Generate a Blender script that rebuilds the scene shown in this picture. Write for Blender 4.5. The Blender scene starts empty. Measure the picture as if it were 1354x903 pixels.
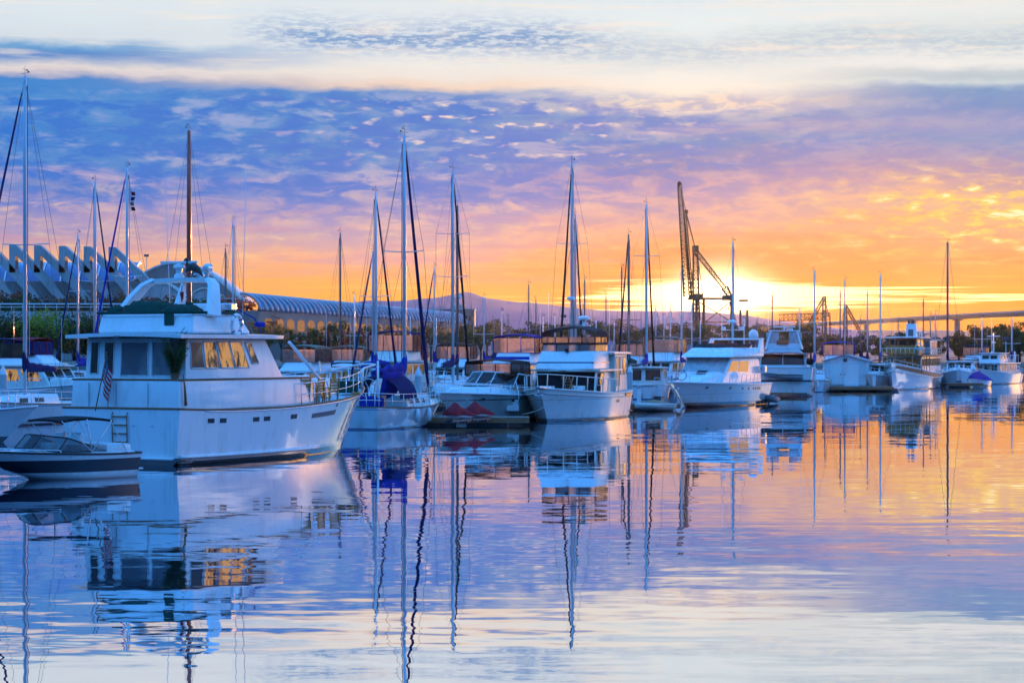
import bpy, bmesh, math, random
from mathutils import Vector, Matrix
R = math.radians
sc = bpy.context.scene
col = sc.collection

# ------------------------------------------------------------------ camera
F, CH, HY, CX = 3000.0, 3.5, 462.0, 677.0      # focal length in photo pixels, eye height, horizon row, centre column
cam_d = bpy.data.cameras.new('camera'); cam = bpy.data.objects.new('camera', cam_d); col.objects.link(cam)
cam.location = (0, 0, CH); cam.rotation_euler = (R(90), 0, 0)
cam_d.sensor_width = 36.0; cam_d.lens = 36.0 * F / 1354.0
cam_d.shift_y = (HY - 451.5) / 1354.0
cam_d.clip_start = 0.5; cam_d.clip_end = 30000
sc.camera = cam

# ------------------------------------------------------------------ colour management / engine
sc.view_settings.view_transform = 'Standard'
try: sc.view_settings.look = 'None'
except Exception: pass
sc.view_settings.exposure = 0.0; sc.view_settings.gamma = 1.0
sc.view_settings.use_curve_mapping = False
sc.render.engine = 'CYCLES'
cy = sc.cycles
cy.use_denoising = True
cy.max_bounces = 6; cy.diffuse_bounces = 2; cy.glossy_bounces = 4; cy.transmission_bounces = 4
cy.transparent_max_bounces = 16; cy.volume_bounces = 0
cy.caustics_reflective = False; cy.caustics_refractive = False
cy.sample_clamp_indirect = 4.0

SUN_AZ, SUN_EL = 5.2, 1.35                       # degrees right of straight ahead, degrees above the horizon

def lin(r, g, b):
    def f(c):
        c /= 255.0
        return c / 12.92 if c <= 0.04045 else ((c + 0.055) / 1.055) ** 2.4
    return (f(r), f(g), f(b), 1.0)

# ------------------------------------------------------------------ small node helper
class NG:
    def __init__(s, nt): s.nt = nt
    def node(s, t, **kw):
        n = s.nt.nodes.new(t)
        for k, v in kw.items(): setattr(n, k, v)
        return n
    def put(s, sock, v):
        if hasattr(v, 'links') or isinstance(v, bpy.types.NodeSocket): s.nt.links.new(v, sock)
        else: sock.default_value = v
    def m(s, op, a, b=0.0, c=0.0, clamp=False):
        n = s.node('ShaderNodeMath', operation=op, use_clamp=clamp)
        for i, v in enumerate((a, b, c)):
            if i < len(n.inputs): s.put(n.inputs[i], v)
        return n.outputs[0]
    def vec(s, x, y, z=0.0):
        n = s.node('ShaderNodeCombineXYZ')
        for i, v in enumerate((x, y, z)): s.put(n.inputs[i], v)
        return n.outputs[0]
    def noise(s, vec, scale=1.0, detail=3.0, rough=0.5, dist=0.0, dims='3D'):
        n = s.node('ShaderNodeTexNoise', noise_dimensions=dims)
        s.put(n.inputs['Vector'], vec)
        n.inputs['Scale'].default_value = scale; n.inputs['Detail'].default_value = detail
        n.inputs['Roughness'].default_value = rough; n.inputs['Distortion'].default_value = dist
        return n
    def sm(s, v, a, b):                          # smoothstep a..b -> 0..1
        n = s.node('ShaderNodeMapRange', interpolation_type='SMOOTHSTEP')
        s.put(n.inputs[0], v); n.inputs[1].default_value = a; n.inputs[2].default_value = b
        n.inputs[3].default_value = 0.0; n.inputs[4].default_value = 1.0
        return n.outputs[0]
    def gauss(s, v, c, w):
        d = s.m('DIVIDE', s.m('SUBTRACT', v, c), w)
        return s.m('POWER', math.e, s.m('MULTIPLY', s.m('MULTIPLY', d, d), -1.0))
    def mixc(s, f, a, b, blend='MIX'):
        n = s.node('ShaderNodeMix', data_type='RGBA', blend_type=blend)
        s.put(n.inputs[0], f); s.put(n.inputs[6], a); s.put(n.inputs[7], b)
        return n.outputs[2]
    def ramp(s, v, stops):
        n = s.node('ShaderNodeValToRGB'); s.put(n.inputs[0], v)
        e = n.color_ramp.elements
        while len(e) > 1: e.remove(e[-1])
        e[0].position = stops[0][0]; e[0].color = stops[0][1]
        for p, c in stops[1:]:
            q = e.new(p); q.color = c
        return n.outputs[0]

# ------------------------------------------------------------------ world: low sun sky with cloud bands
world = bpy.data.worlds.new("World"); sc.world = world; world.use_nodes = True
nt = world.node_tree; nt.nodes.clear(); g = NG(nt)
tc = g.node('ShaderNodeTexCoord'); sep = g.node('ShaderNodeSeparateXYZ')
nrm = g.node('ShaderNodeVectorMath', operation='NORMALIZE'); nt.links.new(tc.outputs['Generated'], nrm.inputs[0])
nt.links.new(nrm.outputs[0], sep.inputs[0])
sx, sy, sz = sep.outputs
az = g.m('MULTIPLY', g.m('ARCTAN2', sx, sy), 57.29578)
el = g.m('MULTIPLY', g.m('ARCSINE', sz), 57.29578)
K = 0.0190986                                     # degrees per photo pixel near the axis
X = g.m('ADD', g.m('DIVIDE', az, K), CX)          # azimuth measured like a photo column
V = g.m('DIVIDE', el, K)                          # elevation above the horizon, same unit
P2 = g.vec(X, V, 0.0)
# slow undulation of the bands
wn = g.noise(g.vec(g.m('DIVIDE', X, 260.0), g.m('DIVIDE', V, 90.0), 3.1), 1.0, 4.0, 0.55)
Vw = g.m('ADD', V, g.m('MULTIPLY', g.m('SUBTRACT', wn.outputs[0], 0.5), 40.0))
wn2 = g.noise(g.vec(g.m('DIVIDE', X, 70.0), g.m('DIVIDE', V, 22.0), 7.7), 1.0, 5.0, 0.6)
Vw = g.m('ADD', Vw, g.m('MULTIPLY', g.m('SUBTRACT', wn2.outputs[0], 0.5), 22.0))
VMAX = 1500.0
def band(rows):                                   # rows: (photo row, r, g, b)
    st = []
    for y, r, gg, b in rows:
        if b > 195 and r < 115 and y > 110: r = r * 0.66; gg = gg * 1.045
        elif b > 195 and r < 150: r = r * 0.86
        if y > 330 and b < 180: gg = gg * 0.94
        st.append((max(0.0, min(1.0, (HY - y) / VMAX)), lin(r, gg, b)))
    st.sort(key=lambda q: q[0])
    return g.ramp(g.m('DIVIDE', Vw, VMAX, clamp=True), st)
TOP = [(-20, 222, 237, 247), (-70, 180, 212, 243), (-180, 130, 182, 239), (-520, 105, 170, 240), (-900, 90, 160, 240)]
B1 = band([(462, 240, 174, 120), (395, 250, 186, 100), (375, 250, 190, 112), (358, 246, 194, 132), (340, 240, 190, 152), (328, 204, 166, 180), (308, 170, 156, 202), (292, 186, 164, 196), (272, 150, 150, 210), (252, 116, 138, 208), (238, 160, 158, 212), (228, 102, 134, 215), (205, 78, 130, 215), (182, 66, 128, 215), (155, 108, 140, 216), (130, 80, 134, 216), (116, 70, 130, 212), (107, 205, 196, 210), (100, 236, 226, 222), (90, 150, 176, 216), (80, 80, 136, 210), (70, 120, 168, 220), (60, 214, 226, 238), (30, 222, 235, 244), (8, 226, 238, 246)] + TOP)
B2 = band([(462, 240, 170, 90), (395, 250, 182, 70), (378, 250, 180, 96), (362, 236, 178, 124), (346, 238, 184, 148), (328, 204, 168, 182), (300, 188, 164, 196), (280, 176, 162, 200), (258, 126, 142, 212), (236, 138, 146, 214), (214, 110, 138, 214), (190, 72, 132, 214), (165, 84, 136, 214), (142, 96, 138, 213), (128, 92, 138, 211), (118, 240, 214, 196), (104, 238, 232, 226), (88, 240, 240, 236), (66, 226, 236, 242), (36, 226, 238, 245), (8, 227, 239, 245)] + TOP)
B3 = band([(462, 244, 150, 50), (405, 246, 152, 44), (380, 248, 158, 56), (360, 246, 160, 76), (336, 246, 170, 106), (310, 238, 176, 146), (285, 218, 178, 178), (256, 198, 170, 190), (234, 166, 152, 192), (218, 118, 132, 196), (200, 118, 138, 200), (184, 92, 134, 206), (172, 176, 174, 202), (162, 116, 150, 206), (152, 228, 218, 212), (142, 246, 226, 202), (126, 248, 240, 226), (106, 240, 241, 236), (90, 222, 232, 234), (60, 216, 230, 234), (38, 228, 242, 246)] + TOP)
B4 = band([(462, 246, 150, 40), (404, 248, 160, 46), (388, 252, 184, 70), (368, 250, 180, 88), (342, 248, 178, 112), (318, 234, 174, 138), (290, 240, 186, 136), (262, 236, 184, 150), (244, 208, 168, 170), (226, 176, 156, 186), (206, 152, 154, 198), (192, 142, 154, 205), (174, 156, 164, 206), (150, 122, 148, 205), (126, 128, 158, 206), (116, 200, 218, 226), (108, 172, 196, 212), (96, 238, 241, 240), (80, 234, 239, 238), (60, 212, 226, 228), (30, 232, 240, 241), (8, 235, 241, 241)] + TOP)
c = g.mixc(g.sm(X, 80, 560), B1, B2)
c = g.mixc(g.sm(X, 560, 920), c, B3)
c = g.mixc(g.sm(X, 920, 1280), c, B4)
right = g.sm(X, 500, 1300)

def scaled(xs, vs, seed): return g.vec(g.m('DIVIDE', X, xs), g.m('DIVIDE', V, vs), seed)
# altocumulus cells in the blue band
cell = g.noise(scaled(58, 17, 11.0), 1.0, 6.0, 0.6, 0.5).outputs[0]
big = g.noise(scaled(230, 40, 5.0), 1.0, 3.0, 0.55).outputs[0]
inband = g.m('MULTIPLY', g.sm(V, 90, 190), g.m('SUBTRACT', 1.0, g.sm(Vw, 318, 346)))
pat = g.m('MULTIPLY', g.m('MULTIPLY', g.sm(g.m('ADD', g.m('MULTIPLY', cell, 0.5), g.m('MULTIPLY', big, 0.5)), 0.50, 0.62), inband), g.m('SUBTRACT', 0.42, g.m('MULTIPLY', right, 0.26)))
pinkish = g.mixc(g.sm(V, 150, 290), lin(248, 204, 172), lin(200, 196, 226))
c = g.mixc(pat, c, pinkish)
dk = g.m('MULTIPLY', g.m('MULTIPLY', g.m('SUBTRACT', 1.0, g.sm(cell, 0.40, 0.60)), inband), g.m('SUBTRACT', 0.95, g.m('MULTIPLY', right, 0.78)))
c = g.mixc(g.m('MULTIPLY', dk, g.sm(V, 120, 230)), c, lin(10, 118, 216))
# little bright gaps, thickest under the band's upper edge in the middle
gap = g.noise(scaled(30, 10, 21.0), 1.0, 2.0, 0.5).outputs[0]
gapm = g.m('ADD', 0.06, g.m('MULTIPLY', g.gauss(X, 660, 230), g.gauss(V, 295, 50)), clamp=True)
c = g.mixc(g.m('MULTIPLY', g.m('MULTIPLY', g.sm(gap, 0.56, 0.74), inband), gapm), c, lin(246, 226, 214))
# rippled high cloud above the band
rip = g.noise(scaled(22, 5.5, 31.0), 1.0, 5.0, 0.65, 0.2).outputs[0]
hi = g.m('MULTIPLY', g.sm(V, 345, 380), g.m('SUBTRACT', 1.0, g.sm(V, 450, 560)))
Vs = g.m('ADD', V, g.m('MULTIPLY', g.m('SUBTRACT', wn.outputs[0], 0.5), 50.0))
streak = g.m('MULTIPLY', g.m('MULTIPLY', g.sm(X, 280, 430), g.m('SUBTRACT', 1.0, g.sm(X, 680, 900))), g.gauss(g.m('ADD', Vs, g.m('MULTIPLY', g.m('SUBTRACT', X, 560), 0.035)), 410, 20))
streak = g.m('ADD', streak, g.m('MULTIPLY', g.m('MULTIPLY', g.sm(X, 760, 900), g.gauss(Vs, 396, 17)), 0.30))
k = g.m('MULTIPLY', g.m('MULTIPLY', g.m('ADD', 0.25, g.m('MULTIPLY', g.sm(rip, 0.40, 0.58), 0.85)), hi), streak, clamp=True)
c = g.mixc(g.m('MULTIPLY', k, 0.85), c, lin(92, 152, 212))
wis = g.noise(scaled(190, 13, 51.0), 1.0, 4.0, 0.6).outputs[0]
c = g.mixc(g.m('MULTIPLY', g.m('MULTIPLY', g.sm(wis, 0.5, 0.7), hi), 0.5), c, lin(252, 240, 228))
# gilded flecks, right
fl = g.noise(scaled(44, 12, 61.0), 1.0, 4.0, 0.6, 0.3).outputs[0]
flm = g.m('MULTIPLY', g.m('MULTIPLY', g.gauss(X, 1310, 190), g.gauss(V, 180, 42)), 1.4)
flm = g.m('ADD', flm, g.m('MULTIPLY', g.gauss(V, 140, 40), 0.16))
c = g.mixc(g.m('MULTIPLY', g.sm(fl, 0.46, 0.60), flm, clamp=True), c, lin(255, 214, 120))
c = g.mixc(g.m('MULTIPLY', g.sm(fl, 0.58, 0.68), flm, clamp=True), c, (1.15, 0.98, 0.58, 1))
# long streaks low over the horizon
st = g.noise(scaled(320, 9, 71.0), 1.0, 5.0, 0.6, 0.3).outputs[0]
low = g.m('SUBTRACT', 1.0, g.sm(V, 80, 150))
glow_c = g.mixc(right, lin(255, 208, 116), lin(255, 200, 66))
c = g.mixc(g.m('MULTIPLY', g.m('MULTIPLY', g.sm(st, 0.52, 0.66), low), 0.45), c, glow_c)
pnk = g.noise(scaled(210, 14, 91.0), 1.0, 4.0, 0.6, 0.3).outputs[0]
c = g.mixc(g.m('MULTIPLY', g.m('MULTIPLY', g.sm(pnk, 0.5, 0.66), g.gauss(V, 135, 42)), 0.6), c, g.mixc(right, lin(206, 156, 180), lin(236, 150, 96)))
damp = g.m('SUBTRACT', 1.0, g.m('MULTIPLY', g.m('MULTIPLY', g.gauss(X, 960, 260), g.gauss(V, 50, 125)), 0.42))
vmd = g.node('ShaderNodeVectorMath', operation='SCALE'); nt.links.new(c, vmd.inputs[0]); g.put(vmd.inputs[3], damp); c = vmd.outputs[0]
# the sun's blaze behind thin cloud: streaky edges, wide, hot centre
SXp, SVp = 950.0, 72.0
stb = g.noise(scaled(210, 5.5, 81.0), 1.0, 4.0, 0.55, 0.2).outputs[0]
env = g.m('ADD', g.m('MULTIPLY', g.gauss(X, 930, 170), g.gauss(V, 67, 21)), g.m('MULTIPLY', g.gauss(X, 1160, 260), g.m('MULTIPLY', g.gauss(g.m('ADD', V, g.m('MULTIPLY', g.m('SUBTRACT', X, 1100), 0.03)), 72, 12), 0.62)))
bl_t = g.m('ADD', g.m('MULTIPLY', env, 1.0), g.m('MULTIPLY', g.m('SUBTRACT', stb, 0.5), 2.6))
blz = g.m('MULTIPLY', g.sm(bl_t, 0.30, 0.80), g.sm(env, 0.05, 0.35))
core = g.m('MULTIPLY', g.gauss(X, SXp, 50), g.gauss(V, SVp, 28))
halo = g.m('MULTIPLY', g.gauss(X, SXp, 380), g.gauss(V, 60, 80))
def addc(cc, f, rgb):
    n = g.node('ShaderNodeMix', data_type='RGBA', blend_type='ADD', clamp_result=False)
    n.inputs[0].default_value = 1.0; g.put(n.inputs[6], cc)
    vm = g.node('ShaderNodeVectorMath', operation='SCALE'); vm.inputs[0].default_value = rgb; g.put(vm.inputs[3], f)
    nt.links.new(vm.outputs[0], n.inputs[7]); return n.outputs[2]
c = addc(c, halo, (0.08, 0.0, 0.0))
c = addc(c, blz, (1.9, 1.5, 0.7))
c = addc(c, core, (3.2, 2.7, 1.7))
# the rest of the dome, out of the photograph: warm to the right, clear blue behind and overhead
E = g.m('DIVIDE', el, 90.0, clamp=True)
dome_back = g.ramp(E, [(0.0, (0.04, 0.20, 0.60, 1)), (0.12, (0.06, 0.34, 1.05, 1)), (0.38, (0.15, 0.80, 2.35, 1)), (0.7, (0.15, 0.66, 1.9, 1)), (1.0, (0.13, 0.5, 1.4, 1))])
dome_right = g.ramp(E, [(0.0, (5.6, 2.5, 0.7, 1)), (0.035, (4.4, 2.2, 0.9, 1)), (0.09, (0.5, 0.65, 1.0, 1)), (0.2, (0.12, 0.6, 1.6, 1)), (1.0, (0.06, 0.42, 1.3, 1))])
cl = g.noise(g.vec(g.m('DIVIDE', az, 8.0), g.m('DIVIDE', el, 5.0), 2.0), 1.0, 3.0, 0.55).outputs[0]
patch_m = g.m('MULTIPLY', g.m('MULTIPLY', g.sm(cl, 0.49, 0.57), g.sm(az, 40, 55)), g.m('MULTIPLY', g.m('SUBTRACT', 1.0, g.sm(az, 85, 110)), g.m('SUBTRACT', 1.0, g.sm(el, 9, 18))))
dome_back = g.mixc(patch_m, dome_back, (4.0, 3.5, 3.4, 1))
side = g.m('MULTIPLY', g.sm(az, 14, 28), g.m('SUBTRACT', 1.0, g.sm(az, 46, 66)))
dome = g.mixc(side, dome_back, dome_right)
infr = g.m('MULTIPLY', g.m('SUBTRACT', 1.0, g.sm(g.m('ABSOLUTE', az), 17, 40)), g.m('SUBTRACT', 1.0, g.sm(el, 12, 30)))
c = g.mixc(infr, dome, c)
# below the horizon
c = g.mixc(g.sm(el, -0.6, -0.1), (0.05, 0.09, 0.16, 1), c)
sky = g.node('ShaderNodeTexSky', sky_type='NISHITA'); sky.sun_disc = False
sky.sun_elevation = R(SUN_EL); sky.sun_rotation = R(SUN_AZ); sky.air_density = 1.0; sky.dust_density = 1.5
bg1 = g.node('ShaderNodeBackground'); nt.links.new(sky.outputs[0], bg1.inputs[0]); bg1.inputs[1].default_value = 0.06
bg2 = g.node('ShaderNodeBackground'); nt.links.new(c, bg2.inputs[0]); bg2.inputs[1].default_value = 1.0
mx = g.node('ShaderNodeMixShader'); mx.inputs[0].default_value = 0.93
nt.links.new(bg1.outputs[0], mx.inputs[1]); nt.links.new(bg2.outputs[0], mx.inputs[2])
wo = g.node('ShaderNodeOutputWorld'); nt.links.new(mx.outputs[0], wo.inputs[0])

# ------------------------------------------------------------------ the sun
sl = bpy.data.lights.new('sun', 'SUN'); so = bpy.data.objects.new('sun', sl); col.objects.link(so)
sl.energy = 3.2; sl.angle = R(0.6); sl.color = (1.0, 0.42, 0.13)
sd = Vector((math.sin(R(SUN_AZ)) * math.cos(R(SUN_EL)), math.cos(R(SUN_AZ)) * math.cos(R(SUN_EL)), math.sin(R(SUN_EL))))
so.rotation_euler = (-sd).to_track_quat('-Z', 'Y').to_euler(); so.location = (60, 400, 40)
# ------------------------------------------------------------------ placement, tagging
def W(px, wl, z=0.0):
    d = F * CH / (wl - HY); return Vector(((px - CX) / F * d, d, z))
def AT(px, py, d): return Vector(((px - CX) / F * d, d, CH - (py - HY) / F * d))
def ZT(py, d): return CH - (py - HY) * d / F
def tag(o, label=None, cat=None, group=None, kind=None):
    if label: o['label'] = label
    if cat: o['category'] = cat
    if group: o['group'] = group
    if kind: o['kind'] = kind
    return o
def empty(name, loc, rz=0.0):
    o = bpy.data.objects.new(name, None); col.objects.link(o)
    o.location = loc; o.rotation_euler = (0, 0, rz); o.empty_display_size = 0.3
    return o
def kids(o): return [c for c in bpy.data.objects if c.parent == o]
def copy_tree(o, parent=None):
    c = o.copy(); col.objects.link(c)
    if parent: c.parent = parent
    for k in o.children: copy_tree(k, c)
    return c

# ------------------------------------------------------------------ mesh builder
class MB:
    def __init__(s): s.b = bmesh.new()
    def face(s, pts, smooth=False):
        vs = [s.b.verts.new(p) for p in pts]
        try:
            f = s.b.faces.new(vs); f.smooth = smooth; return f
        except ValueError: return None
    def box(s, c, size, rz=0.0, ry=0.0, rx=0.0, bev=0.0):
        m = Matrix.Translation(Vector(c)) @ Matrix.Rotation(rz, 4, 'Z') @ Matrix.Rotation(ry, 4, 'Y') @ Matrix.Rotation(rx, 4, 'X') @ Matrix.Diagonal((size[0], size[1], size[2], 1))
        r = bmesh.ops.create_cube(s.b, size=1.0, matrix=m)
        if bev > 0:
            es = list({e for v in r['verts'] for e in v.link_edges})
            bmesh.ops.bevel(s.b, geom=es, offset=bev, segments=2, affect='EDGES', profile=0.6)
        return s
    def hexa(s, b4, t4, bev=0.0):                # bottom ring, top ring (ccw from above)
        vs = [s.b.verts.new(p) for p in list(b4) + list(t4)]
        fs = [(3, 2, 1, 0), (4, 5, 6, 7)] + [(i, (i + 1) % 4, (i + 1) % 4 + 4, i + 4) for i in range(4)]
        out = [s.b.faces.new([vs[i] for i in f]) for f in fs]
        if bev > 0:
            es = list({e for f in out for e in f.edges})
            bmesh.ops.bevel(s.b, geom=es, offset=bev, segments=3, affect='EDGES', profile=0.55)
        return s
    def prism(s, poly, axis, a, b, bev=0.0):     # poly: 2D points; axis 'x','y','z' = extrusion axis
        def p3(p, t):
            if axis == 'y': return (p[0], t, p[1])
            if axis == 'x': return (t, p[0], p[1])
            return (p[0], p[1], t)
        A = [s.b.verts.new(p3(p, a)) for p in poly]; B = [s.b.verts.new(p3(p, b)) for p in poly]
        n = len(poly); fs = [s.b.faces.new(A[::-1]), s.b.faces.new(B)]
        for i in range(n): fs.append(s.b.faces.new([A[i], A[(i + 1) % n], B[(i + 1) % n], B[i]]))
        if bev > 0:
            es = list({e for f in fs for e in f.edges})
            bmesh.ops.bevel(s.b, geom=es, offset=bev, segments=2, affect='EDGES', profile=0.6)
        return s
    def tube(s, pts, r, seg=8, cap=True, r2=None, flat=1.0):
        pts = [Vector(p) for p in pts]; n = len(pts); rings = []
        up0 = Vector((0, 0, 1))
        for i, p in enumerate(pts):
            d = (pts[min(i + 1, n - 1)] - pts[max(i - 1, 0)])
            if d.length < 1e-9: d = Vector((0, 0, 1))
            d.normalize()
            up = up0 if abs(d.z) < 0.98 else Vector((1, 0, 0))
            u = d.cross(up).normalized(); v = u.cross(d).normalized()
            rr = r if r2 is None else r + (r2 - r) * i / max(1, n - 1)
            if isinstance(r, (list, tuple)): rr = r[i]
            rings.append([s.b.verts.new(p + u * (math.cos(2 * math.pi * k / seg) * rr) + v * (math.sin(2 * math.pi * k / seg) * rr * flat)) for k in range(seg)])
        for i in range(n - 1):
            for k in range(seg):
                f = s.b.faces.new([rings[i][k], rings[i][(k + 1) % seg], rings[i + 1][(k + 1) % seg], rings[i + 1][k]]); f.smooth = True
        if cap and seg > 2:
            s.b.faces.new(rings[0][::-1]); s.b.faces.new(rings[-1])
        return s
    def lathe(s, prof, c=(0, 0, 0), seg=16, axis='z'):
        rings = []
        for (r, h) in prof:
            ring = []
            for k in range(seg):
                a = 2 * math.pi * k / seg
                if axis == 'z': p = (r * math.cos(a), r * math.sin(a), h)
                elif axis == 'x': p = (h, r * math.cos(a), r * math.sin(a))
                else: p = (r * math.cos(a), h, r * math.sin(a))
                ring.append(s.b.verts.new(Vector(c) + Vector(p)))
            rings.append(ring)
        for i in range(len(rings) - 1):
            for k in range(seg):
                f = s.b.faces.new([rings[i][k], rings[i][(k + 1) % seg], rings[i + 1][(k + 1) % seg], rings[i + 1][k]]); f.smooth = True
        s.b.faces.new(rings[0][::-1]); s.b.faces.new(rings[-1])
        return s
    def grid(s, rows, smooth=True, closed=False):
        vs = [[s.b.verts.new(p) for p in r] for r in rows]
        for i in range(len(vs) - 1):
            m = len(vs[i])
            for k in range(m if closed else m - 1):
                try:
                    f = s.b.faces.new([vs[i][k], vs[i][(k + 1) % m], vs[i + 1][(k + 1) % m], vs[i + 1][k]]); f.smooth = smooth
                except ValueError: pass
        return vs
    def sheet(s, rows, th, smooth=True):         # a grid given thickness along its normals (approx. downwards/inwards)
        vs = s.grid(rows, smooth)
        fs = list({f for r in vs for v in r for f in v.link_faces})
        bmesh.ops.recalc_face_normals(s.b, faces=fs)
        bmesh.ops.solidify(s.b, geom=fs, thickness=th)
        return s
    def build(s, name, mat, parent=None, weld=False, smooth_angle=None, recalc=True):
        if weld: bmesh.ops.remove_doubles(s.b, verts=s.b.verts, dist=0.0008)
        if recalc: bmesh.ops.recalc_face_normals(s.b, faces=s.b.faces)
        me = bpy.data.meshes.new(name); s.b.to_mesh(me); s.b.free()
        if smooth_angle:
            for p in me.polygons: p.use_smooth = True
            me.set_sharp_from_angle(angle=R(smooth_angle))
        o = bpy.data.objects.new(name, me); col.objects.link(o)
        if mat: me.materials.append(mat)
        if parent: o.parent = parent
        return o

# ------------------------------------------------------------------ materials
MATS = {}
def mat_new(name):
    m = bpy.data.materials.new(name); m.use_nodes = True; n = m.node_tree; n.nodes.clear()
    return m, NG(n)
def finish(m, g, sh, disp=None):
    o = g.node('ShaderNodeOutputMaterial'); m.node_tree.links.new(sh, o.inputs[0]); return m
def principled(g, color, rough=0.5, metal=0.0, spec=0.5, coat=0.0, normal=None):
    p = g.node('ShaderNodeBsdfPrincipled')
    g.put(p.inputs['Base Color'], color); g.put(p.inputs['Roughness'], rough); p.inputs['Metallic'].default_value = metal
    p.inputs['Specular IOR Level'].default_value = spec; p.inputs['Coat Weight'].default_value = coat
    p.inputs['Coat Roughness'].default_value = 0.08
    if normal is not None: g.put(p.inputs['Normal'], normal)
    return p.outputs[0]
def paint(name, rgb, rough=0.35, coat=0.25, var=0.10, scale=2.0, metal=0.0, spec=0.5, bump=0.0):
    """a painted/gelcoat surface with slight mottling and run-off streaks"""
    if name in MATS: return MATS[name]
    m, g = mat_new(name)
    tcn = g.node('ShaderNodeTexCoord')
    mp = g.node('ShaderNodeMapping'); m.node_tree.links.new(tcn.outputs['Object'], mp.inputs[0]); mp.inputs['Scale'].default_value = (1, 1, 0.35)
    n1 = g.noise(mp.outputs[0], scale, 5.0, 0.62).outputs[0]
    rgb4 = (rgb[0], rgb[1], rgb[2], 1)
    dark = (rgb[0] * (1 - 2.2 * var), rgb[1] * (1 - 2.3 * var), rgb[2] * (1 - 2.6 * var), 1)
    cc = g.mixc(g.sm(n1, 0.46, 0.74), rgb4, dark)
    nrm = None
    if bump:
        b = g.node('ShaderNodeBump'); b.inputs['Strength'].default_value = bump; b.inputs['Distance'].default_value = 0.02
        n2 = g.noise(tcn.outputs['Object'], scale * 4, 3.0, 0.5).outputs[0]; m.node_tree.links.new(n2, b.inputs['Height']); nrm = b.outputs[0]
    rr = g.m('ADD', rough, g.m('MULTIPLY', g.m('SUBTRACT', n1, 0.5), 0.3))
    MATS[name] = finish(m, g, principled(g, cc, rr, metal, spec, coat, nrm)); return MATS[name]
def hull_paint(name, top, boot=(0.02, 0.02, 0.025), bz=(0.06, 0.2), bottom=(0.05, 0.03, 0.025), stripe=None, sz=None, rough=0.2, coat=0.5):
    """gelcoat hull: antifouling at the waterline, boot stripe, topsides, optional cove stripe - real paint lines by height on the hull"""
    if name in MATS: return MATS[name]
    m, g = mat_new(name)
    tcn = g.node('ShaderNodeTexCoord'); sp = g.node('ShaderNodeSeparateXYZ'); m.node_tree.links.new(tcn.outputs['Object'], sp.inputs[0])
    z = sp.outputs[2]
    mp = g.node('ShaderNodeMapping'); m.node_tree.links.new(tcn.outputs['Object'], mp.inputs[0]); mp.inputs['Scale'].default_value = (1.4, 1.4, 0.28)
    n1 = g.noise(mp.outputs[0], 1.6, 6.0, 0.65).outputs[0]
    t4 = (*top, 1); d4 = (top[0] * 0.74, top[1] * 0.72, top[2] * 0.68, 1)
    cc = g.mixc(g.sm(n1, 0.5, 0.8), t4, d4)
    zz = g.m('ADD', z, g.m('MULTIPLY', g.m('SUBTRACT', n1, 0.5), 0.02))
    grime = g.m('MULTIPLY', g.m('SUBTRACT', 1.0, g.sm(zz, bz[1], bz[1] + 0.45)), g.sm(n1, 0.4, 0.7))
    cc = g.mixc(g.m('MULTIPLY', grime, 0.45), cc, (top[0] * 0.5, top[1] * 0.46, top[2] * 0.36, 1))
    mp2 = g.node('ShaderNodeMapping'); m.node_tree.links.new(tcn.outputs['Object'], mp2.inputs[0]); mp2.inputs['Scale'].default_value = (5.0, 5.0, 0.5)
    n3 = g.noise(mp2.outputs[0], 1.0, 3.0, 0.6).outputs[0]
    cc = g.mixc(g.m('MULTIPLY', g.sm(n3, 0.58, 0.76), 0.38), cc, (top[0] * 0.55, top[1] * 0.47, top[2] * 0.36, 1))
    if stripe:
        inn = g.m('MULTIPLY', g.m('GREATER_THAN', z, sz[0]), g.m('LESS_THAN', z, sz[1])); cc = g.mixc(inn, cc, (*stripe, 1))
    cc = g.mixc(g.m('LESS_THAN', z, bz[1]), cc, (*boot, 1))
    cc = g.mixc(g.m('LESS_THAN', zz, bz[0]), cc, (*bottom, 1))
    b = g.node('ShaderNodeBump'); b.inputs['Strength'].default_value = 0.22; b.inputs['Distance'].default_value = 0.06
    n2 = g.noise(tcn.outputs['Object'], 0.9, 2.0, 0.5).outputs[0]; m.node_tree.links.new(n2, b.inputs['Height'])
    sh = principled(g, cc, rough, 0.0, 0.5, 1.0 if coat > 0.3 else coat, b.outputs[0]); sh.node.inputs['Coat IOR'].default_value = 1.8; sh.node.inputs['Coat Roughness'].default_value = 0.04
    MATS[name] = finish(m, g, sh); return MATS[name]
def tinted(name, rgb=(0.015, 0.018, 0.022), rough=0.06):
    if name in MATS: return MATS[name]
    m, g = mat_new(name)
    tcn = g.node('ShaderNodeTexCoord'); n1 = g.noise(tcn.outputs['Object'], 1.3, 3.0, 0.5).outputs[0]
    cc = g.mixc(g.sm(n1, 0.4, 0.7), (*rgb, 1), (rgb[0] * 1.9, rgb[1] * 1.8, rgb[2] * 1.7, 1))
    b = g.node('ShaderNodeBump'); b.inputs['Strength'].default_value = 0.06; b.inputs['Distance'].default_value = 0.03
    m.node_tree.links.new(n1, b.inputs['Height'])
    MATS[name] = finish(m, g, principled(g, cc, rough, 0.0, 0.45, 0.0, b.outputs[0])); return MATS[name]
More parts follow.
